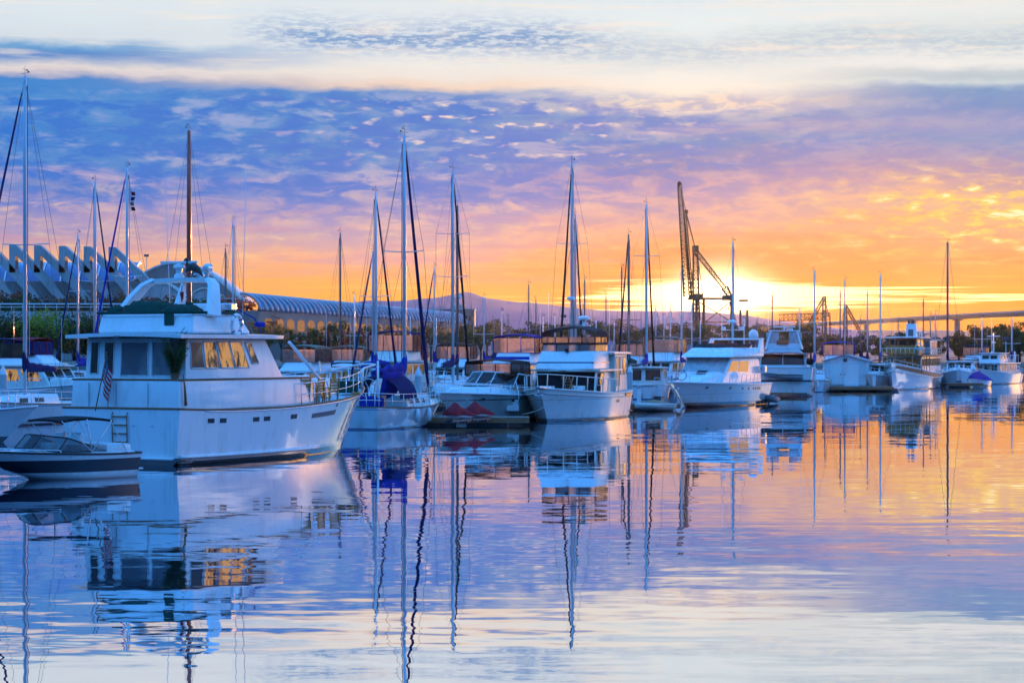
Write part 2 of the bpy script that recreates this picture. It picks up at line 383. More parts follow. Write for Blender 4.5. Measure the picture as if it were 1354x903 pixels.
def vinyl(name, tint=(0.9, 0.88, 0.84), alpha=0.35):
    """clear plastic enclosure panel or clear window: mostly see-through, a little milky and glossy"""
    if name in MATS: return MATS[name]
    m, g = mat_new(name)
    tr = g.node('ShaderNodeBsdfTransparent'); tr.inputs[0].default_value = (*tint, 1)
    tl = g.node('ShaderNodeBsdfTranslucent'); tl.inputs[0].default_value = (tint[0], tint[1], tint[2], 1)
    gl = g.node('ShaderNodeBsdfGlossy'); gl.inputs[0].default_value = (0.8, 0.8, 0.8, 1); gl.inputs['Roughness'].default_value = 0.12
    a = g.node('ShaderNodeMixShader'); tcn = g.node('ShaderNodeTexCoord')
    n1 = g.noise(tcn.outputs['Object'], 1.6, 4.0, 0.6).outputs[0]
    g.put(a.inputs[0], g.m('MULTIPLY', g.m('ADD', 0.4, n1), alpha)); m.node_tree.links.new(tr.outputs[0], a.inputs[1]); m.node_tree.links.new(tl.outputs[0], a.inputs[2])
    lw = g.node('ShaderNodeFresnel'); lw.inputs[0].default_value = 1.4
    b = g.node('ShaderNodeMixShader'); m.node_tree.links.new(lw.outputs[0], b.inputs[0]); m.node_tree.links.new(a.outputs[0], b.inputs[1]); m.node_tree.links.new(gl.outputs[0], b.inputs[2])
    MATS[name] = finish(m, g, b.outputs[0]); return MATS[name]
def canvas(name, rgb, trans=0.12):
    if name in MATS: return MATS[name]
    m, g = mat_new(name)
    tcn = g.node('ShaderNodeTexCoord'); n1 = g.noise(tcn.outputs['Object'], 3.0, 5.0, 0.6).outputs[0]
    cc = g.mixc(g.sm(n1, 0.35, 0.75), (*rgb, 1), (rgb[0] * 0.6, rgb[1] * 0.6, rgb[2] * 0.62, 1))
    b = g.node('ShaderNodeBump'); b.inputs['Strength'].default_value = 0.5; b.inputs['Distance'].default_value = 0.05
    n2 = g.noise(tcn.outputs['Object'], 2.2, 3.0, 0.5, 0.6).outputs[0]; m.node_tree.links.new(n2, b.inputs['Height'])
    p = principled(g, cc, 0.85, 0.0, 0.2, 0.0, b.outputs[0])
    tl = g.node('ShaderNodeBsdfTranslucent'); g.put(tl.inputs[0], cc)
    a = g.node('ShaderNodeMixShader'); a.inputs[0].default_value = trans
    m.node_tree.links.new(p, a.inputs[1]); m.node_tree.links.new(tl.outputs[0], a.inputs[2])
    MATS[name] = finish(m, g, a.outputs[0]); return MATS[name]
def wood(name, rgb, rough=0.5, scale=(1.0, 14.0, 14.0), coat=0.0):
    if name in MATS: return MATS[name]
    m, g = mat_new(name)
    tcn = g.node('ShaderNodeTexCoord'); mp = g.node('ShaderNodeMapping'); m.node_tree.links.new(tcn.outputs['Object'], mp.inputs[0]); mp.inputs['Scale'].default_value = scale
    n1 = g.noise(mp.outputs[0], 1.0, 5.0, 0.65).outputs[0]
    cc = g.mixc(g.sm(n1, 0.32, 0.7), (rgb[0] * 0.5, rgb[1] * 0.46, rgb[2] * 0.42, 1), (*rgb, 1))
    MATS[name] = finish(m, g, principled(g, cc, rough, 0.0, 0.4, coat)); return MATS[name]
def metal(name, rgb=(0.6, 0.6, 0.62), rough=0.25):
    return paint(name, rgb, rough, 0.0, 0.08, 6.0, metal=0.9)

WHITE = paint('white_gelcoat', (0.80, 0.80, 0.78), 0.28, 0.35, 0.07)
CREAM = paint('cream_gelcoat', (0.74, 0.70, 0.62), 0.35, 0.25, 0.09)
GREYW = paint('grey_white_nonskid', (0.58, 0.60, 0.62), 0.6, 0.0, 0.12)
LGREY = paint('light_grey_paint', (0.42, 0.44, 0.46), 0.45, 0.1, 0.12)
DGREY = paint('dark_grey_paint', (0.09, 0.09, 0.10), 0.5, 0.0, 0.12)
BLACK = paint('black_rubber', (0.018, 0.018, 0.02), 0.55, 0.0, 0.1)
NAVY = paint('navy_paint', (0.012, 0.02, 0.09), 0.25, 0.4, 0.1)
REDP = paint('red_paint', (0.42, 0.04, 0.03), 0.4, 0.2, 0.1)
STEEL = metal('stainless_steel', (0.68, 0.68, 0.70), 0.22)
ALU = paint('mast_alloy', (0.62, 0.62, 0.62), 0.38, 0.0, 0.06, 1.0, metal=0.35)
ALUW = paint('mast_white', (0.76, 0.76, 0.74), 0.35, 0.1, 0.05, 1.0)
ALUD = paint('mast_dark', (0.16, 0.14, 0.13), 0.45, 0.0, 0.1, 1.0)
SPAR = wood('varnished_spar', (0.80, 0.10, 0.03), 0.3, (10, 10, 0.7), 0.4)
TEAK = wood('teak_trim', (0.42, 0.17, 0.07), 0.5)
TEAKL = wood('light_teak', (0.66, 0.34, 0.12), 0.5)
DOCKW = wood('dock_planks', (0.28, 0.22, 0.17), 0.8, (14, 1.0, 6))
GLASS = tinted('tinted_glass')
GLASSW = tinted('brown_tinted_glass', (0.035, 0.022, 0.012))
SCREEN = tinted('grey_window_screen', (0.10, 0.10, 0.11), 0.35)
CLEAR = vinyl('clear_vinyl', (0.98, 0.92, 0.88), 0.32)
def amber_glass(name, glow):
    """amber blotches painted for sunset seen through the cabin; the strength makes them glow"""
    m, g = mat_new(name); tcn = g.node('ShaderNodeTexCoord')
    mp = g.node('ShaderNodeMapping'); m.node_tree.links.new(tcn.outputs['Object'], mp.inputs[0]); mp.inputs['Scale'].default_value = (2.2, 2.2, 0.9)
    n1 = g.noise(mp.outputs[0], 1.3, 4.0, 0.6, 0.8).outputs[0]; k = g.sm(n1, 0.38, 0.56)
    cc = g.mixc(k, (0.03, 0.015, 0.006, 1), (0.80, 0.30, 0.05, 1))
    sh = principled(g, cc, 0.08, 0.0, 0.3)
    if glow:
        p = sh.node; p.inputs['Emission Color'].default_value = (1.0, 0.42, 0.09, 1); g.put(p.inputs['Emission Strength'], g.m('MULTIPLY', k, glow))  # emission imitates the sunset's glow in the pane, no lamp behind it
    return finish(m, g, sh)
AMBER = amber_glass('amber_cabin_glass', 0.0); GLOWGLASS = amber_glass('sunset_glow_glass', 0.42)
CLEARG = vinyl('clear_windscreen', (0.62, 0.66, 0.68), 0.12)
CBLUE = canvas('royal_blue_canvas', (0.012, 0.035, 0.34))
CNAVY = canvas('navy_canvas', (0.012, 0.02, 0.11))
CGREEN = canvas('dark_green_canvas', (0.012, 0.07, 0.05))
CBROWN = canvas('brown_canvas', (0.10, 0.055, 0.045))
CRED = canvas('maroon_canvas', (0.38, 0.03, 0.04))
CBLACK = canvas('black_canvas', (0.016, 0.016, 0.02))
CWHITE = canvas('white_canvas', (0.66, 0.66, 0.66), 0.3)
CTAN = canvas('tan_canvas', (0.42, 0.30, 0.20), 0.25)
WIRE = paint('rigging_wire', (0.10, 0.10, 0.11), 0.5, 0.0, 0.05, metal=0.4)
# ------------------------------------------------------------------ water
m, g = mat_new('harbour_water')
geo = g.node('ShaderNodeNewGeometry')
def wv(sx, sy, ox, det, rough, dist=0.0):
    mp = g.node('ShaderNodeMapping'); m.node_tree.links.new(geo.outputs['Position'], mp.inputs[0])
    mp.inputs['Scale'].default_value = (sx, sy, 1); mp.inputs['Location'].default_value = (ox, ox * 0.7, 0); mp.inputs['Rotation'].default_value = (0, 0, R(4))
    n = g.noise(mp.outputs[0], 1.0, det, rough, dist); s = g.node('ShaderNodeSeparateColor'); m.node_tree.links.new(n.outputs['Color'], s.inputs[0])
    return g.m('SUBTRACT', s.outputs[0], 0.5), g.m('SUBTRACT', s.outputs[1], 0.5)
a1, b1 = wv(0.075, 0.30, 3.0, 3.0, 0.5, 0.9)      # long lazy undulation
a2, b2 = wv(0.32, 1.1, 9.0, 3.0, 0.5, 0.4)       # ripples
a3, b3 = wv(1.6, 3.2, 17.0, 1.5, 0.5)            # fine ripples
a4, b4 = wv(0.16, 2.4, 41.0, 2.0, 0.55, 0.2)    # long thin cat's-paw lines
pa, pb = wv(0.030, 0.055, 29.0, 2.0, 0.5)        # where the ripples are stronger
patch = g.m('ADD', 0.30, g.m('MULTIPLY', g.sm(pa, -0.08, 0.14), 1.15))
nx = g.m('ADD', g.m('MULTIPLY', a1, 0.010), g.m('MULTIPLY', g.m('ADD', g.m('MULTIPLY', a2, 0.016), g.m('MULTIPLY', a3, 0.008)), patch))
ny = g.m('ADD', g.m('MULTIPLY', b1, 0.014), g.m('MULTIPLY', g.m('ADD', g.m('MULTIPLY', b2, 0.024), g.m('ADD', g.m('MULTIPLY', b3, 0.014), g.m('MULTIPLY', b4, 0.010))), patch))
nv = g.node('ShaderNodeVectorMath', operation='NORMALIZE'); g.put(nv.inputs[0], g.vec(nx, ny, 1.0))
gl = g.node('ShaderNodeBsdfGlossy'); gl.inputs[0].default_value = (0.95, 0.95, 0.98, 1); gl.inputs['Roughness'].default_value = 0.012
m.node_tree.links.new(nv.outputs[0], gl.inputs['Normal'])
df = g.node('ShaderNodeBsdfDiffuse'); df.inputs[0].default_value = (0.006, 0.035, 0.075, 1)
lw = g.node('ShaderNodeLayerWeight'); lw.inputs[0].default_value = 0.5
fac = g.m('ADD', 0.04, g.m('MULTIPLY', g.m('POWER', lw.outputs['Facing'], 0.82), 0.95), clamp=True)
mxs = g.node('ShaderNodeMixShader'); g.put(mxs.inputs[0], fac)
m.node_tree.links.new(df.outputs[0], mxs.inputs[1]); m.node_tree.links.new(gl.outputs[0], mxs.inputs[2])
WATER = finish(m, g, mxs.outputs[0])
w = MB(); w.face([(-4800, -600, 0), (4800, -600, 0), (4800, 4100, 0), (-4800, 4100, 0)])
tag(w.build('water', WATER), kind='structure')
# ------------------------------------------------------------------ boat kit (local axes: +x bow, +y port, z = 0 at the waterline)
def lerp(a, b, t): return a + (b - a) * t
class Hull:
    def __init__(s, L, B, zs, zb, zm=None, rake=1.0, stern=0.86, pb=2.3, pw=1.7, flare=1.4, wl=0.9, keel=-0.45, tr=0.0, mid=0.42, chine=0.0, tumble=0.0, bowlift=0.0, round_stern=0.0):
        s.__dict__.update(locals()); s.zm = zm if zm is not None else lerp(zs, zb, 0.28)
    def f(s, t, p):
        if t < s.mid:
            u = t / s.mid; return s.stern + (1 - s.stern) * (1 - (1 - u) ** 2)
        return max(0.0, 1 - ((t - s.mid) / (1 - s.mid)) ** p)
    def sb(s, t): return s.B / 2 * s.f(t, s.pb)
    def wb(s, t): return s.B / 2 * s.f(t, s.pw) * s.wl
    def sz(s, t):
        a = 2 * s.zs - 4 * s.zm + 2 * s.zb; b = -3 * s.zs + 4 * s.zm - s.zb
        return a * t * t + b * t + s.zs
    def pt(s, t, v, side):
        """v in 0..1: keel, waterline at .25, sheer at 1"""
        sh = s.sz(t); kl = s.keel + s.bowlift * t ** 4
        if v < 0.25:
            q = v / 0.25; z = lerp(kl, 0 + s.bowlift * t ** 4 * 0.5, q); y = s.wb(t) * (q ** 0.6 if q > 0 else 0); vv = 0
        else:
            vv = (v - 0.25) / 0.75; z = lerp(s.bowlift * t ** 4 * 0.5, sh, vv)
            fl = lerp(1.0, s.flare, min(1, t * 1.3))
            y = lerp(s.wb(t), s.sb(t), vv ** fl)
            if s.chine: y += s.chine * math.sin(min(1, vv * 3) * math.pi / 2) * (1 - t) * 0.3 - s.chine * 0.3 * (1 - t) * vv
        x = -s.L / 2 + t * (s.L - s.rake) + s.rake * vv * t ** 3 - s.rake * 0.0
        if v < 0.25: x -= 0.35 * s.rake * (1 - v / 0.25) * t ** 3
        x += -s.tr * vv * (1 - t) ** 6
        if s.round_stern: x += s.round_stern * (1 - t) ** 8 * (1 - (abs(y) / (s.B / 2 * s.stern + 1e-6)) ** 2) * -1
        return Vector((x, y * side, z))
    def sheer(s, t, side, dz=0.0, inset=0.0):
        p = s.pt(t, 1.0, side); p.y -= side * inset
        if p.y * side < 0: p.y = 0
        p.z += dz; return p
    def line(s, t0, t1, v, side, n=20, out=0.0):
        o = []
        for i in range(n + 1):
            p = s.pt(lerp(t0, t1, i / n), v, side); p.y += side * out; o.append(p)
        return o

class Boat:
    def __init__(s, name, label, cat, loc, heading, group=None):
        s.o = empty(name, loc, R(90 - heading)); tag(s.o, label, cat, group); s.h = None
    def P(s, mb, name, mat, parent=None, **kw): return mb.build(name, mat, parent or s.o, **kw)
    def hull(s, mat, deckmat=None, bul=0.05, nt=28, nv=10, cap=None, capr=0.045, transom_cap=True, **kw):
        h = s.h = Hull(**kw); mb = MB()
        ts = [i / nt for i in range(nt + 1)]; vs = [i / nv for i in range(nv + 1)]
        rows = []
        for t in ts:
            rows.append([h.pt(t, v, -1) for v in reversed(vs)] + [h.pt(t, v, 1) for v in vs[1:]])
        g_ = mb.grid(rows)
        mb.b.faces.new(g_[0][::-1])
        s.hull_o = s.P(mb, 'hull', mat, weld=True, smooth_angle=42)
        mb = MB()                                   # deck and inner bulwark
        rows = []
        for t in ts[:-1]:
            z = -bul; ins = 0.05
            rows.append([h.sheer(t, -1, 0.0, 0.02), h.sheer(t, -1, z, ins), h.sheer(t, -1, z + 0.01, h.sb(t) * 0.5), h.sheer(t, 1, z + 0.01, h.sb(t) * 0.5), h.sheer(t, 1, z, ins), h.sheer(t, 1, 0.0, 0.02)])
        mb.grid(rows, False)
        s.deck = s.P(mb, 'deck', deckmat or GREYW)
        if cap is not None:
            mb = MB()
            for sd in (-1, 1): mb.tube([h.sheer(t, sd, 0.015) for t in ts], capr, 6)
            if transom_cap: mb.tube([h.sheer(0, -1, 0.015), h.sheer(0, 1, 0.015)], capr, 6)
            s.P(mb, 'cap_rail', cap)
        return h
    def rub(s, v, mat, r=0.035, t0=0.0, t1=1.0, name='rub_rail', sides=(-1, 1)):
        mb = MB()
        for sd in sides: mb.tube(s.h.line(t0, t1, v, sd, 24, r * 0.4), r, 6)
        return s.P(mb, name, mat)
    def fr(s, name, b, t, z0, z1, mat, wins=(), parent=None, bev=0.06, cy=0.0):
        """frustum; b,t = (x aft, x fwd, half width aft, half width fwd). wins: (name, face, mat, [(u0,u1,v0,v1)...], frame mat)"""
        B = [Vector((b[0], -b[2], z0)), Vector((b[1], -b[3], z0)), Vector((b[1], b[3], z0)), Vector((b[0], b[2], z0))]
        T = [Vector((t[0], -t[2], z1)), Vector((t[1], -t[3], z1)), Vector((t[1], t[3], z1)), Vector((t[0], t[2], z1))]
        mb = MB(); mb.hexa(B, T, bev); o = s.P(mb, name, mat, parent, smooth_angle=30)
        FC = {'stbd': (B[0], B[1], T[1], T[0]), 'front': (B[1], B[2], T[2], T[1]), 'port': (B[2], B[3], T[3], T[2]), 'aft': (B[3], B[0], T[0], T[3])}
        for w in wins:
            for r in w[3]: s.panel(w[0], FC[w[1]], r, w[2], o, w[4] if len(w) > 4 else None)
        return o
    def panel(s, name, fc, r, mat, parent, frame=None, proud=0.012, th=0.03):
        p00, p10, p11, p01 = fc; u0, u1, v0, v1 = r
        def q(u, v): return p00 * (1 - u) * (1 - v) + p10 * u * (1 - v) + p11 * u * v + p01 * (1 - u) * v
        n = (p10 - p00).cross(p01 - p00).normalized()
        c4 = [q(u0, v0), q(u1, v0), q(u1, v1), q(u0, v1)]
        mb = MB(); mb.hexa([c - n * th for c in c4], [c + n * proud for c in c4]); w = s.P(mb, name, mat, parent)
        if frame is not None:
            mb = MB(); e = 0.022
            for i in range(4): mb.tube([c4[i] + n * proud, c4[(i + 1) % 4] + n * proud], e, 4)
            s.P(mb, 'window_frame', frame, parent if parent.parent is s.o else None) if parent.parent is s.o else s.P(mb, 'window_frame', frame, parent)
        return w
    def slab(s, name, x0, x1, wa, wf, z, th, mat, parent=None, bev=0.03, nose=0.0, crown=0.0):
        """a roof or deck plate with a rounded nose and a slight crown"""
        mb = MB(); n = 14; top = []
        for i in range(n + 1):
            u = i / n; x = lerp(x0, x1 + nose, u); wv_ = lerp(wa, wf, u)
            if nose and x > x1: wv_ = wf * max(0.02, 1 - ((x - x1) / nose) ** 2) ** 0.5
            top.append([Vector((x, wv_ * k, z + crown * (1 - k * k))) for k in (-1, -0.96, -0.6, 0, 0.6, 0.96, 1)])
        vs = mb.grid(top, True)
        fs = list({f for r_ in vs for v in r_ for f in v.link_faces})
        bmesh.ops.recalc_face_normals(mb.b, faces=fs)
        bmesh.ops.solidify(mb.b, geom=fs, thickness=th)
        return s.P(mb, name, mat, parent, smooth_angle=40)
    def tube(s, name, pts, r, mat, parent=None, seg=8, **kw):
        mb = MB()
        if pts and isinstance(pts[0], (list,)) and not isinstance(pts[0], Vector):
            for p in pts: mb.tube(p, r, seg, **kw)
        else: mb.tube(pts, r, seg, **kw)
        return s.P(mb, name, mat, parent)
    def rail(s, t0, t1, h, n=8, mat=None, r=0.018, sides=(-1, 1), mids=1, inset=0.05, join=False, name='handrail', lean=0.0, rise=None):
        mb = MB()
        for sd in sides:
            for k in range(mids + 1):
                hh = h * (k + 1) / (mids + 1)
                mb.tube([s.h.sheer(lerp(t0, t1, i / 16), sd, hh, inset - lean * hh) for i in range(17)], r if k == mids else r * 0.7, 6)
            for i in range(n + 1):
                t = lerp(t0, t1, i / n); mb.tube([s.h.sheer(t, sd, 0, inset), s.h.sheer(t, sd, h, inset - lean * h)], r, 6)
        if join: mb.tube([s.h.sheer(t1, -1, h, inset - lean * h), s.h.sheer(t1, -1, h, inset - lean * h) * 0.5 + s.h.sheer(t1, 1, h, inset - lean * h) * 0.5 + Vector((0.14, 0, 0)), s.h.sheer(t1, 1, h, inset - lean * h)], r, 6)
        return s.P(mb, name, mat or STEEL)
    def canopy(s, x0, x1, wd, z, crown, mat, sidez=None, vmat=None, front=True, back=True, sides=True, npost=(3, 3), th=0.03, fm=None, name='bimini_top', skirt=0.10, slope=0.0, parent=None, wf=None):
        """soft top on a frame with optional clear curtains down to sidez"""
        mb = MB(); rows = []; wf = wf or wd
        for i in range(9):
            u = i / 8; x = lerp(x0, x1, u); w_ = lerp(wd, wf, u); zz = z + crown * math.sin(math.pi * lerp(0.15, 0.85, u)) * 0.5 + slope * (u - .5)
            r_ = [Vector((x, -w_, zz - skirt))]
            for k in range(9):
                a = -1 + k / 4; r_.append(Vector((x, w_ * a * 0.995, zz + crown * 0.6 * (1 - a * a))))
            r_.append(Vector((x, w_, zz - skirt))); rows.append(r_)
        mb.sheet(rows, th); top = s.P(mb, name, mat, parent, smooth_angle=50)
        fm = fm or mat
        if sidez is not None:
            c4 = [(x0, -wd), (x1, -wf), (x1, wf), (x0, wd)]
            zt = z - skirt * 0.5
            FC = {}
            for nm, i, j, on in (('stbd', 0, 1, sides), ('front', 1, 2, front), ('port', 2, 3, sides), ('aft', 3, 0, back)):
                if not on: continue
                p, q = Vector((*c4[i], 0)), Vector((*c4[j], 0)); n = npost[1] if nm in ('front', 'aft') else npost[0]
                dv = (q - p).normalized(); nn = Vector((dv.y, -dv.x, 0))
                mbv = MB(); mbf = MB()
                for k in range(n):
                    a = p.lerp(q, k / n) + dv * 0.02; b = p.lerp(q, (k + 1) / n) - dv * 0.02
                    mbv.hexa([a + Vector((0, 0, sidez)) , b + Vector((0, 0, sidez)), b - nn * 0.01 + Vector((0, 0, sidez)), a - nn * 0.01 + Vector((0, 0, sidez))],
                             [a + Vector((0, 0, zt)), b + Vector((0, 0, zt)), b - nn * 0.01 + Vector((0, 0, zt)), a - nn * 0.01 + Vector((0, 0, zt))])
                for k in range(n + 1):
                    a = p.lerp(q, k / n); mbf.tube([a + Vector((0, 0, sidez)), a + Vector((0, 0, zt))], 0.032, 6)
                mbf.tube([p + Vector((0, 0, sidez)), q + Vector((0, 0, sidez))], 0.03, 6)
                if vmat: s.P(mbv, 'clear_curtain', vmat, top)
                else: mbv.b.free()
                s.P(mbf, 'canopy_frame', fm, top)
        return top
    def radar_bar(s, p, w=1.3, mat=None, parent=None, ang=0.3):
        x, y, z = p; mb = MB()
        mb.lathe([(0.17, 0), (0.15, 0.1), (0.09, 0.16), (0.11, 0.3), (0.19, 0.33), (0.17, 0.42), (0.05, 0.46)], p, 14)
        mb.box((x, y, z + 0.5), (0.09, w, 0.08), rz=ang, bev=0.02)
        return s.P(mb, 'radar', mat or WHITE, parent, smooth_angle=35)
    def radome(s, p, r=0.3, mat=None, parent=None):
        mb = MB(); mb.lathe([(r * 0.8, 0), (r, r * 0.12), (r, r * 0.42), (r * 0.75, r * 0.62), (r * 0.3, r * 0.7)], p, 16)
        return s.P(mb, 'radar_dome', mat or WHITE, parent, smooth_angle=35)
    def satdome(s, p, r=0.3, mat=None):
        mb = MB(); mb.lathe([(r * 0.6, 0), (r * 0.95, r * 0.3), (r, r * 0.8), (r * 0.85, r * 1.3), (r * 0.5, r * 1.65), (r * 0.1, r * 1.78)], p, 14)
        return s.P(mb, 'satellite_dome', mat or WHITE, smooth_angle=60)
    def whip(s, p, h, lean=(0, 0), r=0.014, name='whip_antenna', mat=None):
        p = Vector(p); return s.tube(name, [p, p + Vector((lean[0], lean[1], h))], r, mat or WHITE, seg=5, r2=r * 0.6)
    def fender(s, t, sd, z, mat=None):
        p = s.h.pt(t, 0.75, sd); mb = MB()
        mb.lathe([(0.02, 0.62), (0.10, 0.54), (0.11, 0.3), (0.10, 0.05), (0.02, 0)], (p.x, p.y + sd * 0.14, z), 10)
        return s.P(mb, 'fender', mat or WHITE, smooth_angle=60)

def sail_rig(b, mx, zd, H, bow, stern, mat=ALU, furl=None, furl_r=0.065, boom=3.6, cover=CBLUE, sp=(0.55,), spw=0.95, beam=1.6, mizzen=None, backstay=True, radome=None, wind=True, r=0.085, cover_hang=0.0, flags=False, lazy=False):
    """mast with spreaders, standing rigging, boom with a stowed sail under its cover, furled headsail. bow/stern: stay anchor points"""
    r *= 0.86
    mast = b.tube('mast', [(mx, 0, zd), (mx, 0, zd + (H - zd) * 0.7), (mx - 0.02, 0, H)], [r, r * 0.95, r * 0.72], mat, seg=10)
    top = Vector((mx, 0, H - 0.08)); mb = MB()
    tips = []
    for f_ in sp:
        z = zd + (H - zd) * f_; w_ = spw
        b.tube('spreader', [[(mx, 0, z), (mx - 0.12, sd * w_, z + 0.06)] for sd in (-1, 1)], 0.028, mat, mast, seg=6)
        tips.append((z + 0.06, w_))
    for sd in (-1, 1):
        pts = [(mx - 0.1, sd * beam, zd - 0.3)] + [(mx - 0.12, sd * w_, z) for z, w_ in tips] + [tuple(top)]
        mb.tube(pts, 0.0095, 4)
        for z, w_ in tips: mb.tube([(mx - 0.3, sd * beam, zd - 0.3), (mx, sd * 0.05, z - 0.1)], 0.008, 4)
    if backstay: mb.tube([top, stern], 0.0095, 4)
    mb.tube([top, bow], 0.010, 4)
    mb.tube([(mx + 0.12, 0.05, zd), (mx + 0.1, 0.05, H - 0.3)], 0.008, 4)
    b.P(mb, 'standing_rigging', WIRE)
    if wind:
        mb = MB(); mb.tube([(mx, 0, H - 0.02), (mx, 0, H + 0.5)], 0.008, 4); mb.tube([(mx - 0.25, 0.0, H + 0.28), (mx + 0.25, 0.02, H + 0.32)], 0.010, 4)
        mb.tube([(mx, -0.16, H + 0.12), (mx, 0.2, H + 0.16)], 0.010, 4); mb.box((mx - 0.22, 0, H + 0.31), (0.12, 0.015, 0.09)); mb.box((mx, 0.18, H + 0.2), (0.07, 0.07, 0.07))
        b.P(mb, 'wind_vane', DGREY, mast)
    if furl is not None:
        tv = Vector(bow) - top; p0 = top + tv * 0.05; p1 = top + tv * 0.97
        b.tube('furled_headsail', [p0, p0.lerp(p1, 0.1), p0.lerp(p1, 0.5), p0.lerp(p1, 0.93), p1], [0.03, furl_r * 0.75, furl_r, furl_r * 1.25, 0.04], furl, seg=8)
    if boom:
        zb = zd + 1.15
        bo = b.tube('boom', [(mx - 0.06, 0, zb), (mx - boom, 0, zb + 0.05)], 0.06, mat, seg=8)
        if cover is not None:
            mb = MB(); rows = []
            for i in range(13):
                u = i / 12; x = mx + 0.12 - u * (boom + 0.05); hh = lerp(0.42, 0.16, u) * (1 + 0.10 * math.sin(i * 2.3)); wd = lerp(0.2, 0.12, u)
                if i == 0: hh = 0.9
                if i == 1: hh = 0.62
                z0 = zb - 0.1 - cover_hang * (0.5 + 0.5 * math.sin(i * 1.7))
                ring = [Vector((x, wd * math.sin(a) * (0.75 if i else 0.5), z0 + (hh + 0.1) * (0.5 - 0.5 * math.cos(a)) )) for a in [2 * math.pi * k / 10 for k in range(10)]]
                rows.append(ring)
            vs = mb.grid(rows, True, True); mb.b.faces.new(vs[0]); mb.b.faces.new(vs[-1][::-1])
            b.P(mb, 'sail_cover', cover, bo)
        if lazy: b.tube('topping_lift', [top, (mx - boom, 0, zb + 0.1)], 0.008, WIRE, seg=4)
    if H > 11.0 and mat is not SPAR:
        mb = MB(); mb.tube([(mx - 0.13, 0.09, zd + 0.4), (mx - 0.12, 0.07, H - 0.4)], 0.02, 5); b.P(mb, 'halyard', WIRE, mast)
    if radome:
        mb = MB(); mb.lathe([(0.2, 0), (0.26, 0.04), (0.26, 0.16), (0.18, 0.24)], (mx + 0.32, 0, radome), 12); mb.box((mx + 0.14, 0, radome - 0.02), (0.3, 0.08, 0.05))
        b.P(mb, 'radar_dome', WHITE, mast, smooth_angle=40)
    return mast

def flag_on_staff(name, label, base, h, lean, w, hh, droop=0.7, rz=0.0, group=None):
    """striped ensign with a starred canton hanging limp from a short staff"""
    o = empty(name, base, rz); tag(o, label, 'flag', group)
    top = Vector((lean[0], lean[1], h)); mb = MB(); mb.tube([(0, 0, 0), top], 0.018, 6); mb.lathe([(0.01, 0), (0.035, 0.03), (0.01, 0.06)], top, 8); mb.build('staff', TEAK, o)
    m = MATS.get('striped_flag')
    if m is None:
        m, g = mat_new('striped_flag'); tcn = g.node('ShaderNodeUVMap'); sp = g.node('ShaderNodeSeparateXYZ'); m.node_tree.links.new(tcn.outputs[0], sp.inputs[0])
        u, v = sp.outputs[0], sp.outputs[1]
        stp = g.m('GREATER_THAN', g.m('FRACT', g.m('MULTIPLY', v, 6.5)), 0.5)
        c_ = g.mixc(stp, (0.80, 0.03, 0.03, 1), (0.72, 0.70, 0.68, 1))
        can = g.m('MULTIPLY', g.m('LESS_THAN', u, 0.42), g.m('GREATER_THAN', v, 0.46))
        vo = g.node('ShaderNodeTexVoronoi'); vo.inputs['Scale'].default_value = 1.0; vo.inputs['Randomness'].default_value = 0.0
        g.put(vo.inputs['Vector'], g.vec(g.m('MULTIPLY', u, 14.0), g.m('MULTIPLY', v, 10.0)))
        star = g.m('LESS_THAN', vo.outputs['Distance'], 0.26)
        c_ = g.mixc(can, c_, g.mixc(star, (0.015, 0.03, 0.16, 1), (0.75, 0.75, 0.75, 1)))
        p_ = principled(g, c_, 0.8); tl = g.node('ShaderNodeBsdfTranslucent'); g.put(tl.inputs[0], c_); a_ = g.node('ShaderNodeMixShader'); a_.inputs[0].default_value = 0.3
        m.node_tree.links.new(p_, a_.inputs[1]); m.node_tree.links.new(tl.outputs[0], a_.inputs[2]); MATS['striped_flag'] = finish(m, g, a_.outputs[0]); m = MATS['striped_flag']
    NU, NV = 18, 12; rows = []; uvs = {}
    me = MB()
    for j in range(NV + 1):
        v = 1 - j / NV; row = []
        st = top * (1 - (1 - v) * hh / h * 0.95)
        for i in range(NU + 1):
            u = i / NU
            dx = w * u * (1 - droop); dz = -w * u * droop
            row.append(Vector((st.x + dx + 0.05 * math.sin(u * 9 + v * 2) * u, st.y + 0.07 * math.sin(u * 11 + v * 1.5) * (0.3 + u), st.z + dz)))
        rows.append(row)
    vs = me.grid(rows)
    lay = me.b.loops.layers.uv.new('UVMap')
    idx = {}
    for j, r_ in enumerate(vs):
        for i, v_ in enumerate(r_): idx[v_] = (i / NU, 1 - j / NV)
    for f_ in me.b.faces:
        for l in f_.loops: l[lay].uv = idx[l.vert]
    me.build('flag_cloth', m, o, recalc=False)
    return o
# ------------------------------------------------------------------ 1. the big motor yacht
HULL_W = hull_paint('white_hull', (0.80, 0.80, 0.79), boot=(0.015, 0.02, 0.03), bz=(0.07, 0.22), bottom=(0.03, 0.035, 0.02))
Y = Boat('motor_yacht', 'nearest big white motor yacht with radar arch, transom ladder and dark cabin windows', 'motor yacht', (0, 0, 0), 28)
_h = R(28); _sc = Vector((-11.92, 69.2, 0)); Y.o.location = _sc + Vector((math.sin(_h), math.cos(_h), 0)) * 7.0
h = Y.hull(HULL_W, bul=0.12, cap=TEAK, capr=0.035, L=14.0, B=4.5, zs=1.70, zm=1.66, zb=2.15, rake=1.5, stern=0.99, pb=2.9, pw=1.9, flare=1.7, wl=0.93, keel=-0.5, tr=0.05, mid=0.45)
Y.rub(0.36, WHITE, 0.06, 0.01, 0.66, 'spray_rail'); Y.rub(0.985, STEEL, 0.022, 0.1, 1.0)
